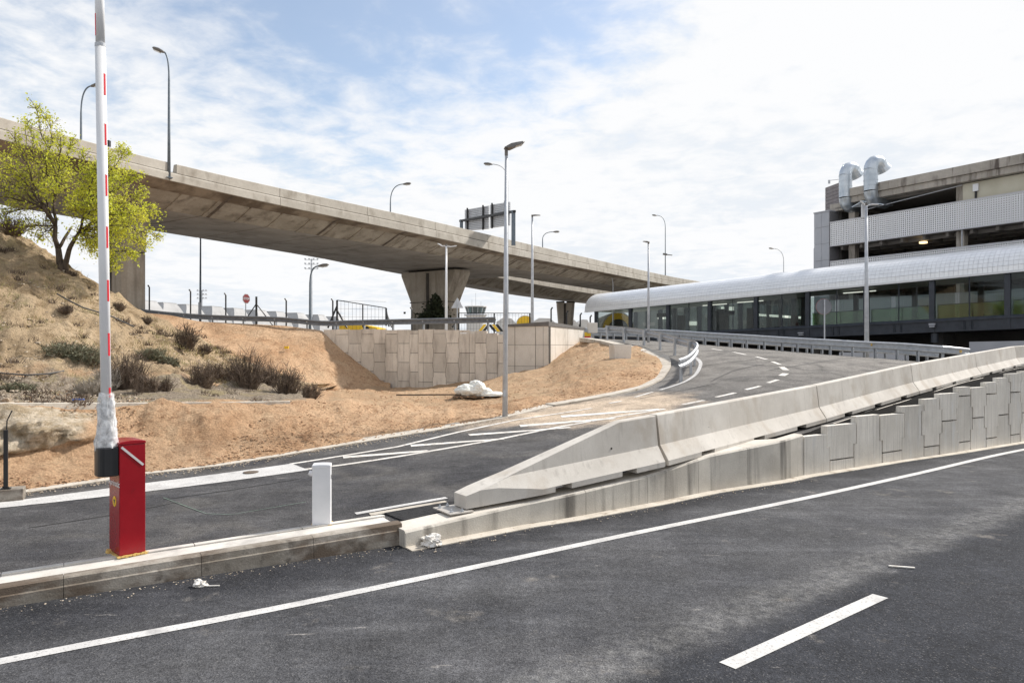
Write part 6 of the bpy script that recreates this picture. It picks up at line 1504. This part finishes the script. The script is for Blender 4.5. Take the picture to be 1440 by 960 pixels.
for px in (341, 384):
    m3 = MB(); m3.tube([at(360.5, 427, 46), at(px, 456 + (px > 360) * 2, 46)], .035, 6); attach(m3.build('stay', M['blackmetal'], None), t)
gtm = thing('wire_gate', 'black framed wire mesh gate leaf above the yellow machine', 'gate', at(510, 460, 45))
c0, c1, c2, c3 = at(474, 422, 44.5), at(543, 433, 45.5), at(543, 458, 45.5), at(474, 462, 44.5); mid0, mid1 = at(510, 428, 45), at(510, 460, 45)
for a, b, nm, w_ in ((c0, c3, 'gate_post', .10), (c1, c2, 'gate_post', .10), (mid0, mid1, 'gate_bar', .06), (c0, c1, 'gate_bar', .05)):
    m3 = MB(); m3.bar(a, b, w_); attach(m3.build(nm, M['blackmetal'], None), gtm)
for a, b in ((at(474, 430, 44.5), at(461, 461, 44)), (at(474, 436, 44.5), at(488, 461, 44.2)), (at(543, 436, 45.5), at(547, 459, 45)), (at(543, 440, 45.5), at(551, 460, 45))):
    m3 = MB(); m3.bar(a, b, .08); attach(m3.build('brace', M['blackmetal'], None), gtm)
def mesh_panel(a, b, zt0, zt1, z0, par, nm='mesh_panel'):
    d = (b - a); L_ = d.xy.length; H = max(zt0, zt1) - z0; m3 = MB()
    n_ = int(L_ / .22)
    for i in range(n_ + 1):
        p = a.lerp(b, i / n_); zt = zt0 + (zt1 - zt0) * i / n_; m3.bar((p.x, p.y, z0), (p.x, p.y, zt), .012)
    for j in range(int(H / .5) + 1): m3.bar((a.x, a.y, z0 + j*.5), (b.x, b.y, z0 + j*.5), .012)
    o = m3.build(nm, M['blackmetal'], None); attach(o, par); return o
mesh_panel(c0, c1, c0.z, c1.z, 3.3, gtm)
yb = thing('yellow_machine', 'low yellow machine body behind the guardrail under the wire gate', 'machine', at(505, 463, 50))
m3 = MB(); a, b = at(477, 463, 50), at(531, 463, 49); m3.prism([Vector((a.x, a.y, 3.3)), Vector((b.x, b.y, 3.3)), Vector((b.x, b.y, 3.72)), at(512, 457, 49.5), Vector((a.x, a.y, 4.0))], (.3, 1.5, 0)); attach(m3.build('machine_body', M['yellow'], None), yb)
m3 = MB(); m3.tube([at(516, 461.5, 49.2), at(516, 461.5, 49.0)], .14, 10); attach(m3.build('round_hole', M['blackmetal'], None), yb)
ft_ = thing('mesh_fence', 'low black mesh fence in front of the control tower', 'fence', at(690, 458, 52))
for a, b in ((at(645, 457, 50), at(695, 457, 51)), (at(695, 457, 51), at(746, 457, 52))):
    mesh_panel(Vector((a.x, a.y, 0)), Vector((b.x, b.y, 0)), at(690, 440, 51).z, at(690, 440, 51).z, 3.2, ft_)
for px in (645, 695, 745):
    p = at(px, 440, 51); m3 = MB(); m3.bar((p.x, p.y, 3.1), p, .10); attach(m3.build('post', M['blackmetal'], None), ft_)
a, b = at(645, 440, 50), at(746, 440.5, 52); m3 = MB(); m3.bar(a, b, .05); attach(m3.build('top_bar', M['blackmetal'], None), ft_)
m3 = MB(); m3.bar(at(643, 452, 50), at(636, 460, 49.6), .09); attach(m3.build('brace', M['blackmetal'], None), ft_)
# control tower
ct = thing('control_tower', 'small airport control tower with a greenish glass cab between pier and lamp', 'control tower', at(669, 452, 300))
Y = 300; cx = at(669, 0, Y).x; zz = lambda py: EYE + (HOR - py)/F*Y
def ring(r, z, n=12): return [Vector((cx + r * math.cos(2*math.pi*i/n + .26), Y + r * math.sin(2*math.pi*i/n + .26), z)) for i in range(n)]
m3 = MB(); m3.loft([ring(4.0, 3), ring(4.0, zz(445)), ring(4.6, zz(444))]); attach(m3.build('tower_shaft', M['tank'], None), ct)
m3 = MB(); m3.loft([ring(4.6, zz(444)), ring(5.0, zz(443.6)), ring(5.0, zz(442)), ring(3.8, zz(441.5))]); attach(m3.build('gallery', M['signback'], None), ct)
m3 = MB(); m3.loft([ring(3.6, zz(441.5)), ring(4.5, zz(432))], caps=False); attach(m3.build('glass_cab', M['cabglass'], None), ct)
m3 = MB(); m3.loft([ring(2.2, zz(441)), ring(2.2, zz(432))]); attach(m3.build('cab_core', M['signback'], None), ct)
for i in range(12):
    a, b = ring(3.65, zz(441.5))[i], ring(4.55, zz(432))[i]; m3 = MB(); m3.bar(a, b, .16); attach(m3.build('cab_mullion', M['signback'], None), ct)
m3 = MB(); m3.loft([ring(4.8, zz(432)), ring(4.8, zz(430.8)), ring(2, zz(430))]); attach(m3.build('cab_roof', M['tank'], None), ct)
for dx, h in ((0, 7), (-1.6, 3.5), (2.2, 2.5)):
    m3 = MB(); m3.bar((cx + dx, Y, zz(430.5)), (cx + dx, Y, zz(430.5) + h*.8), .14); attach(m3.build('antenna', M['pole'], None), ct)
# hangars
def hangar(px0, px1, ybase, ytop, Y, lab, front, trim):
    a, b = at(px0, ybase, Y), at(px1, ybase, Y); w = (b.x - a.x)/2; cx_ = (a.x + b.x)/2; H = (ybase - ytop)/F*Y; z0 = a.z
    t = thing('arched_hangar', lab, 'hangar', (cx_, Y, z0), 0, 'arched hangars on the airfield')
    ring_ = lambda y, k=1.0: [Vector((math.cos(math.pi * i/14) * w * k, y, math.sin(math.pi * i/14) * H * k)) for i in range(15)] + [Vector((-w*k, y, -2)), Vector((w*k, y, -2))]
    m3 = MB(); m3.loft([ring_(0), ring_(14)]); lput(m3, 'hangar_shell', M['tank'], t)
    m3 = MB(); m3.loft([ring_(-.25, .93), ring_(-.05, .93)]); lput(m3, 'yellow_gable', trim, t)
    m3 = MB(); m3.loft([ring_(-.45, .62), ring_(-.3, .62)]); lput(m3, 'door', front, t)
hangar(726, 751, 455, 443.5, 150, 'arched hangar with a bright yellow gable above the abutment', M['yellow'], M['yellow'])
hangar(845, 893, 466, 438, 112, 'arched hangar with dark door and yellow trim seen through the walkway glass', M['dark'], M['yellow'])
for i, (px, w_, y_) in enumerate(((712, 28, 447), (765, 34, 447), (800, 30, 449), (822, 16, 449))):
    lab = ['low pale building left of the yellow hangar', 'low pale building right of the yellow hangar', 'low pale building behind the far pier', 'low pale building beside the canopy end'][i]
    a = at(px, y_, 170); t = thing('low_building', lab, 'building', (a.x, a.y, 3), 0)
    ww = w_/F*170/2; m3 = MB(); m3.loft([[Vector((-ww, y, -1)), Vector((-ww, y, a.z - 4.0)), Vector((-ww*.4, y, a.z - 3)), Vector((ww*.5, y, a.z - 3.1)), Vector((ww, y, a.z - 4.3)), Vector((ww, y, -1))] for y in (0, 12)]); lput(m3, 'building_shell', M['tank'], t)
# yellow black chevron board
ch = thing('chevron_barrier', 'yellow and black striped barrier board behind the guardrail', 'barrier', at(690, 462, 44))
for i, (x0, col) in enumerate(((676, 'yellow'), (681.5, 'blackmetal'), (690, 'blackmetal'), (695, 'yellow'), (700, 'blackmetal'))):
    m3 = MB(); s_ = -1 if i < 2 else 1; w_ = 4.5
    q = [at(x0 + s_*4, 466, 43.5), at(x0 + w_ + s_*4, 466, 43.5), at(x0 + w_ - s_*4, 456, 43.5), at(x0 - s_*4, 456, 43.5)]; m3.prism(q, (0, .1 + .01*i, 0)); attach(m3.build('stripe_board', M[col], None), ch)
ybx = thing('yellow_red_box', 'small yellow and red box behind the outer guardrail beside the abutment', 'box', at(826, 472, 44))
m3 = MB(); m3.box(at(826, 470, 44), (.4, .3, .25)); attach(m3.build('box_body', M['yellow'], None), ybx); m3 = MB(); m3.box(at(826, 474, 44), (.4, .3, .12)); attach(m3.build('red_base', M['redtape'], None), ybx)
# floodlight masts
for px, y0, y1, lab in ((284, 448, 408, 'distant lattice floodlight mast by the thin tall pole'), (438, 450, 364, 'floodlight mast with a cluster of lamps above the curved dark lamp')):
    Y = 170 if px == 284 else 140; b = at(px, y0, Y); tp = at(px, y1, Y); t = thing('floodlight_mast', lab, 'mast', b, 0)
    m3 = MB(); m3.tube([b, tp], [.25, .15], 6); attach(m3.build('mast', M['pole'], None), t)
    for j in range(3):
        for s_ in (-1.1, -.4, .4, 1.1):
            m3 = MB(); m3.box(tp + Vector((s_ * (.9 if px == 284 else 1.1), 0, -j * .9)), (.35, .2, .25)); attach(m3.build('floodlight', M['signback'], None), t)
        m3 = MB(); m3.bar(tp + Vector((-1.3, 0, -j*.9 - .2)), tp + Vector((1.3, 0, -j*.9 - .2)), .08); attach(m3.build('crossbar', M['pole'], None), t)

# ------------------------------------------------------------------ tree
def tree():
    rnd = random.Random(21); Y0 = 23.6; base = at(88, 379, Y0)
    t = thing('spring_tree', 'broad young tree with sparse yellow green spring leaves on the hillside', 'tree', base, 0)
    tr = MB(); lf = MB(); tw_ = MB()
    def P(px, py, dy=0): return at(px, py, Y0 + dy)
    def curve(a, b, bend, n=8):
        out = []
        for i in range(n + 1):
            u = i / n; q = a.lerp(b, u) + Vector((0, 0, 1)) * math.sin(math.pi * u) * bend * (b - a).length + Vector((rnd.uniform(-1, 1), rnd.uniform(-1, 1), rnd.uniform(-.6, .6))) * .035 * (b - a).length * math.sin(math.pi * u)
            out.append(q)
        return out
    fork = P(82, 350); f2 = P(97, 352)
    tr.tube([base - Vector((0, 0, .4)), base, P(84, 368), fork], [.16, .13, .105, .09], 9)
    tr.tube([base + Vector((.1, 0, -.3)), P(92, 372), f2], [.11, .09, .075], 8)
    hub = {'a': P(78, 318), 'b': P(70, 300), 'c': P(112, 325, .3), 'd': P(118, 305, -.3), 'e': P(76, 285, .4), 'f': P(60, 290, -.4)}
    tr.tube([fork, P(77, 335), hub['a']], [.085, .075, .065], 8)
    for n_, s_ in (('b', 'a'), ('e', 'a'), ('f', 'a')): tr.tube(curve(hub[s_], hub[n_], .02, 4), [.055, .05, .048, .045, .042], 7)
    tr.tube(curve(f2, hub['c'], .03, 5), [.075, .07, .065, .06, .055, .05], 7); tr.tube(curve(hub['c'], hub['d'], .02, 4), [.05, .046, .042, .04, .038], 7)
    tr.tube(curve(fork, P(100, 320, .5), .03, 5), [.06, .055, .05, .045, .04, .035], 6)
    targets = []
    ends = [(50, 152, 'e', -.2), (38, 175, 'b', .6), (70, 168, 'e', .2), (20, 195, 'f', -.3), (0, 215, 'f', .5), (-22, 240, 'f', 0), (-35, 275, 'f', -.8), (-5, 262, 'b', -1.2), (15, 235, 'b', -.9), (85, 195, 'e', -.6), (100, 205, 'e', .9),
            (118, 222, 'd', .1), (60, 215, 'e', -1.2), (35, 255, 'b', 1.2), (135, 240, 'd', -.9), (150, 222, 'd', .5), (175, 214, 'd', -.2), (165, 245, 'd', 1.0), (188, 250, 'd', -.5), (200, 275, 'c', .4), (215, 298, 'c', -.2), (200, 305, 'c', -1.1),
            (218, 332, 'c', .3), (200, 340, 'c', .9), (185, 360, 'c', -.3), (165, 372, 'c', .2), (150, 350, 'c', -.8), (130, 345, 'c', .6), (175, 320, 'c', -1.3), (150, 290, 'd', -1.5), (120, 270, 'd', 1.4), (90, 250, 'e', 1.6), (20, 290, 'f', .9), (0, 305, 'f', -.5), (35, 320, 'a', -.2), (55, 335, 'a', .6), (105, 290, 'd', -1.3), (70, 262, 'e', -1.7), (-15, 225, 'f', 1.5), (140, 262, 'd', 1.7)]
    def leafc(p, n, sp):
        for _ in range(n):
            q = p + Vector((rnd.gauss(0, 1), rnd.gauss(0, 1), rnd.gauss(0, 1))) * sp
            s = rnd.uniform(.022, .055); a = Vector((rnd.uniform(-1, 1), rnd.uniform(-1, 1), rnd.uniform(-1, 1))).normalized(); b = a.cross(Vector((rnd.uniform(-1, 1), rnd.uniform(-1, 1), rnd.uniform(-1, 1)))).normalized()
            lf.add([q - a*s, q + b*s*.55, q + a*s, q - b*s*.55], [(0, 1, 2, 3)])
    for px, py, h, dy in ends:
        a = hub[h]; b = P(px, py, dy * .9); droop = px > 180 and py > 290
        c = curve(a, b, .10 if droop else .04, 9); r0 = .034
        tr.tube(c, [r0 * (1 - .8 * i / 9) for i in range(10)], 5)
        L_ = (b - a).length
        for i in range(2, 10):
            for _ in range(5):
                q = c[i].lerp(c[min(9, i+1)], rnd.random()); d = (c[i] - c[i-1]).normalized()
                dr = (d * .7 + Vector((rnd.gauss(0, .8), rnd.gauss(0, .8), rnd.gauss(.25, .7)))).normalized(); ln = rnd.uniform(.25, .75) * (1.15 - i / 14)
                e = q + dr * ln; mid = q.lerp(e, .5) + Vector((0, 0, .05 * ln)); tw_.tube([q, mid, e], [.010, .007, .004], 3, cap=False)
                dens = 1.75 if px > 125 else (1.35 if (px > 60 or py < 200) else .85)
                if rnd.random() < .86:
                    for u in (.45, .7, 1.0): leafc(q.lerp(e, u), int(rnd.uniform(1, 4.6) * dens), .085)
                for _k in range(2):
                    e2 = mid + (dr + Vector((rnd.gauss(0, .7), rnd.gauss(0, .7), rnd.gauss(0, .6)))).normalized() * ln * .5; tw_.tube([mid, e2], [.006, .003], 3, cap=False)
                    if rnd.random() < .8: leafc(e2, int(rnd.uniform(1, 3.6) * dens), .065)
    attach(tr.build('trunk', M['bark'], None, smooth=True), t); attach(tw_.build('twigs', mat('pale_twigs', ((.16, .125, .085), (.27, .22, .15)), .9), None), t); attach(lf.build('foliage', M['leaf'], None), t)
tree()
# ------------------------------------------------------------------ dry shrubs
def shrub(px, py, wpx, hpx, lab, kind='dry', seed=0, n=None, fall=0.0):
    p = dirt_at(px, py); sc_ = p.y / F; w, h = wpx * sc_ / 2, hpx * sc_; rnd = random.Random(seed + int(px))
    t = thing('dry_shrub' if kind != 'herb' else 'low_herb_mat', lab, 'shrub', p, 0)
    m3 = MB(); n = int((n or int(60 + wpx * 3.2)) * .8)
    for _ in range(n):
        r_ = rnd.random() ** .5; an = rnd.uniform(0, 6.283); b = Vector((math.cos(an) * r_ * w * .45, math.sin(an) * r_ * w * .30, -.03))
        tip = Vector((b.x * 2.1 + rnd.gauss(0, w * .18), b.y * 2.0 + rnd.gauss(0, w*.12), h * rnd.uniform(.30, 1.05) * (1 - .35 * r_)))
        md = b.lerp(tip, .5) + Vector((rnd.gauss(0, .04), rnd.gauss(0, .04), h * .06)); k = .009 if kind == 'dry' else .008; k *= max(1, p.y / 20)
        m3.tube([b, md, tip], [k, k*.8, k*.3], 3, cap=False)
        for _j in range(3 if kind == 'dry' else 5):
            q = md.lerp(tip, rnd.random()); e = q + Vector((rnd.gauss(0, .5), rnd.gauss(0, .5), rnd.uniform(.1, 1))).normalized() * h * rnd.uniform(.12, .3); m3.tube([q, e], [k*.6, k*.25], 3, cap=False)
    attach_local(m3.build('stems', {'dry': M['twig'], 'herb': M['herb'], 'grey': M['greytwig']}[kind], None), t)
    if kind == 'herb':
        m3 = MB()
        for _ in range(900):
            an = rnd.uniform(0, 6.28); r_ = rnd.random() ** .5; q = Vector((math.cos(an)*r_*w, math.sin(an)*r_*w*.5, h * (1 - r_**2) * rnd.uniform(.3, .8))); s = rnd.uniform(.02, .05)
            a = Vector((rnd.gauss(0, 1), rnd.gauss(0, 1), rnd.gauss(0, 1))).normalized() * s; b = Vector((rnd.gauss(0, 1), rnd.gauss(0, 1), rnd.gauss(0, 1))).normalized() * s; m3.add([q, q + a, q + a + b, q + b], [(0, 1, 2, 3)])
        attach_local(m3.build('leaves', M['herb'], None), t)
    return t
def attach_local(o, t): o.parent = t
shrub(262, 490, 42, 38, 'bushy dry brown shrub on the crest beside the orange slope', seed=1)
shrub(288, 497, 22, 16, 'small dry tuft right of the bushy crest shrub', seed=2)
shrub(178, 552, 60, 62, 'large tangled dry shrub just right of the white boom', seed=3, n=330)
shrub(205, 556, 40, 34, 'low dark part of the tangle right of the boom', seed=13)
shrub(150, 552, 46, 42, 'pale leafless tangled shrub behind the white boom', 'grey', seed=4, n=200)
shrub(128, 556, 50, 26, 'greyish twiggy shrub left of the boom at the track edge', 'grey', seed=5)
shrub(95, 500, 95, 22, 'long grey green herb mat on the slope left of the boom', 'herb', seed=6, n=260)
shrub(120, 512, 70, 24, 'second herb mat just below the long one', 'herb', seed=16, n=220)
shrub(212, 506, 46, 20, 'small grey green herb mat right of the boom', 'herb', seed=7)
shrub(236, 515, 34, 16, 'lower herb clump right of the small mat', 'herb', seed=17)
shrub(232, 555, 24, 28, 'narrow dry tuft beside the big tangle', seed=8)
shrub(285, 548, 44, 46, 'upright dry shrub below the crest', seed=9)
shrub(300, 533, 34, 28, 'dry tuft behind the upright shrub', seed=10)
shrub(348, 552, 56, 66, 'tall spiky dry shrub in the middle of the group', seed=11, n=260)
shrub(330, 540, 44, 40, 'dense dry shrub left of the tall spiky one', seed=18)
shrub(375, 548, 44, 44, 'spiky dry shrub right of the tall one', seed=12)
shrub(405, 557, 46, 48, 'broom like dry shrub nearest the flat orange ground', seed=14, n=220)
shrub(436, 562, 34, 26, 'last thin dry tuft at the right end of the group', seed=15)
shrub(15, 330, 60, 32, 'dry bush on the hill crest at the left edge', seed=20, n=220)
shrub(5, 358, 40, 14, 'low dry tuft under the crest bush', seed=21)
shrub(92, 440, 24, 14, 'small dry tuft in the middle of the hillside', seed=22)
shrub(168, 436, 20, 14, 'tiny dry tuft near the ridge right of the boom', seed=23)
shrub(205, 455, 18, 12, 'tiny dry tuft by the ridge above the crest shrub', seed=24)
shrub(100, 388, 16, 9, 'tiny dry tuft below the tree', seed=25)
shrub(20, 548, 60, 12, 'low stony herb patch at the left edge of the track', 'herb', seed=26)
# hose on the hillside
def hose(pts, lab, r=.018):
    P_ = [dirt_at(*p) + Vector((0, -.06, .10)) for p in pts]; m3 = MB(); m3.tube(catmull(P_, .4), r, 6); tag(m3.build('irrigation_hose', M['hose'], smooth=True), lab, 'hose')
hose([(-40, 529), (0, 530), (40, 533), (70, 531), (92, 527)], 'black irrigation hose lying along the foot of the hill at left', .022)
hose([(232, 533), (250, 534), (270, 533)], 'short visible length of hose between the dry shrubs', .02)
hose([(82, 418), (100, 428), (118, 437), (135, 442), (160, 450), (190, 464)], 'dark hose running diagonally down the hillside', .022)
# loose stones, clods, grass
rnd = random.Random(3); mb = MB(); mc = MB(); mg = MB()
for _ in range(1500):
    px = rnd.uniform(-60, 440); s = rnd.choice((2, 2, 3)); t = rnd.random() if s == 2 else rnd.random()**2 * .25; p = dirt_point(px, s, t); chip(mb, p.x, p.y, p.z + .03, rnd.uniform(.012, .05), rnd)
for _ in range(500):
    px = rnd.uniform(-60, 400); p = dirt_point(px, 3, rnd.random()); chip(mb, p.x, p.y, p.z + .03, rnd.uniform(.015, .06), rnd)
for _ in range(5000):
    px = rnd.uniform(-60, 925); s = rnd.choice((0, 0, 1, 1, 2)) if px < 450 else rnd.choice((0, 1, 2, 3)); t = rnd.random(); p = dirt_point(px, s, t)
    if s == 3 and t > .9: continue
    chip(mc, p.x, p.y, p.z + .02, rnd.uniform(.008, .032) * (1.5 if p.y > 22 else 1), rnd)
for _ in range(9000):
    px = rnd.uniform(-60, 430); t = rnd.random(); p = dirt_point(px, 3, t)
    if fbm(Vector((p.x*.7, p.y*.7, 0)), 2) < -.05: continue
    h = rnd.uniform(.04, .13); d = Vector((rnd.gauss(0, .5), rnd.gauss(0, .5), 1)) * h; w = Vector((.007, .003, 0)); p = p + Vector((0, 0, .03)); mg.add([p - w, p + w, p + d], [(0, 1, 2)])
mt_ = MB()
for _ in range(330):
    px = rnd.uniform(-60, 430); s = rnd.choice((3, 3, 3, 2)); t = rnd.random(); c = dirt_point(px, s, t)
    if fbm(Vector((c.x*.5 + 9, c.y*.5, 0)), 2) < -.1: continue
    hh = rnd.uniform(.06, .24)
    for _k in range(int(14 + hh * 90)):
        b = c + Vector((rnd.gauss(0, hh*.5), rnd.gauss(0, hh*.4), .0)); e = b + Vector((rnd.gauss(0, .5), rnd.gauss(0, .5), rnd.uniform(.5, 1))) * hh; w = Vector((.009, .004, 0)); mt_.add([b - w, b + w, e], [(0, 1, 2)])
tag(mt_.build('weed_tufts', M['twig']), 'small dry weed tufts dotted over the hillside and track', 'weeds', kind='stuff')
tag(mb.build('loose_stones', M['stone']), 'pale stones strewn over the track and hill foot', 'stones', kind='stuff')
tag(mc.build('earth_clods', M['clod']), 'clods of orange earth on the cut bank and mound', 'earth', kind='stuff')
tag(mg.build('dry_grass', M['straw']), 'short straw coloured grass on the hillside', 'grass', kind='stuff')
# white sack
s0 = dirt_at(668, 557)
sk = thing('white_sack', 'crumpled white builders sack lying on a pallet on the flat ground', 'sack', s0)
def lump(c, s, seed, r=3):
    bm = bmesh.new(); bmesh.ops.create_icosphere(bm, subdivisions=r + 1, radius=1)
    for v in bm.verts:
        n = v.co.normalized(); k = 1 + .22 * fbm(n * 1.1 + Vector((seed, 0, 0)), 2) - .14 * abs(noise.noise(n * 4 + Vector((0, seed, 0)))); v.co = Vector((n.x*s[0], n.y*s[1], n.z*s[2])) * k + Vector(c)
        v.co.z = max(v.co.z, .02)
    me = bpy.data.meshes.new('sack_fold'); bm.to_mesh(me); bm.free(); me.materials.append(M['bag']); o = bpy.data.objects.new('sack_fold', me); C.objects.link(o); o.parent = sk
lump((-.22, 0, .20), (.45, .33, .22), 1.3); lump((.10, 0, .24), (.24, .26, .27), 4.4); lump((.55, .0, .06), (.55, .28, .10), 7.1); lump((.02, .05, .42), (.20, .14, .12), 9.9); lump((.32, 0, .14), (.26, .22, .16), 2.2)
m3 = MB()
for k in range(4): m3.box((-.25 + .02 * k, -.25 + k * .16, .0), (.95, .10, .05), .1)
lput(m3, 'pallet_boards', mat('wet_wood', ((.12, .08, .05), (.2, .14, .09)), .9), sk)
q = dirt_at(640, 559); mb = MB(); mb.bar(q + Vector((-1.9, .1, .08)), q + Vector((.2, 0, .10)), .05, .04); tag(mb.build('timber_batten', M['bark']), 'long dark batten lying left of the white sack', 'timber')
k_ = [(403, 488.5)]
mb = MB(); p = at(403, 488.5, 38.2); mb.box(p, (.22, .1, .14)); tag(mb.build('yellow_marker', M['yellow']), 'small yellow marker lying on the excavated orange slope', 'marker')
mb = MB(); p = dirt_at(108, 567.5); mb.box(p + Vector((0, .05, .08)), (.20, .08, .03), .2); tag(mb.build('blue_scrap', mat('blue_plastic', ((.05, .12, .4), (.08, .16, .5)), .5)), 'blue plastic scrap on the concrete lip left of the boom', 'litter')
p = dirt_at(8, 568); crumple('pale_boulder', 'pale rounded stone on the bank top at the left edge', 'stone', (p.x, p.y, p.z), (.13, .1, .09), M['stone'], 12)
p = at(352, 664, 13.0); q = onroad(353, 664.5); mb = MB(); mb.tube([q + Vector((0, 0, .006)), q + Vector((0, 0, .018))], .13, 20); tag(mb.build('drain_cover', M['kerb']), 'small round drain cover in the white painted band', 'drain cover')
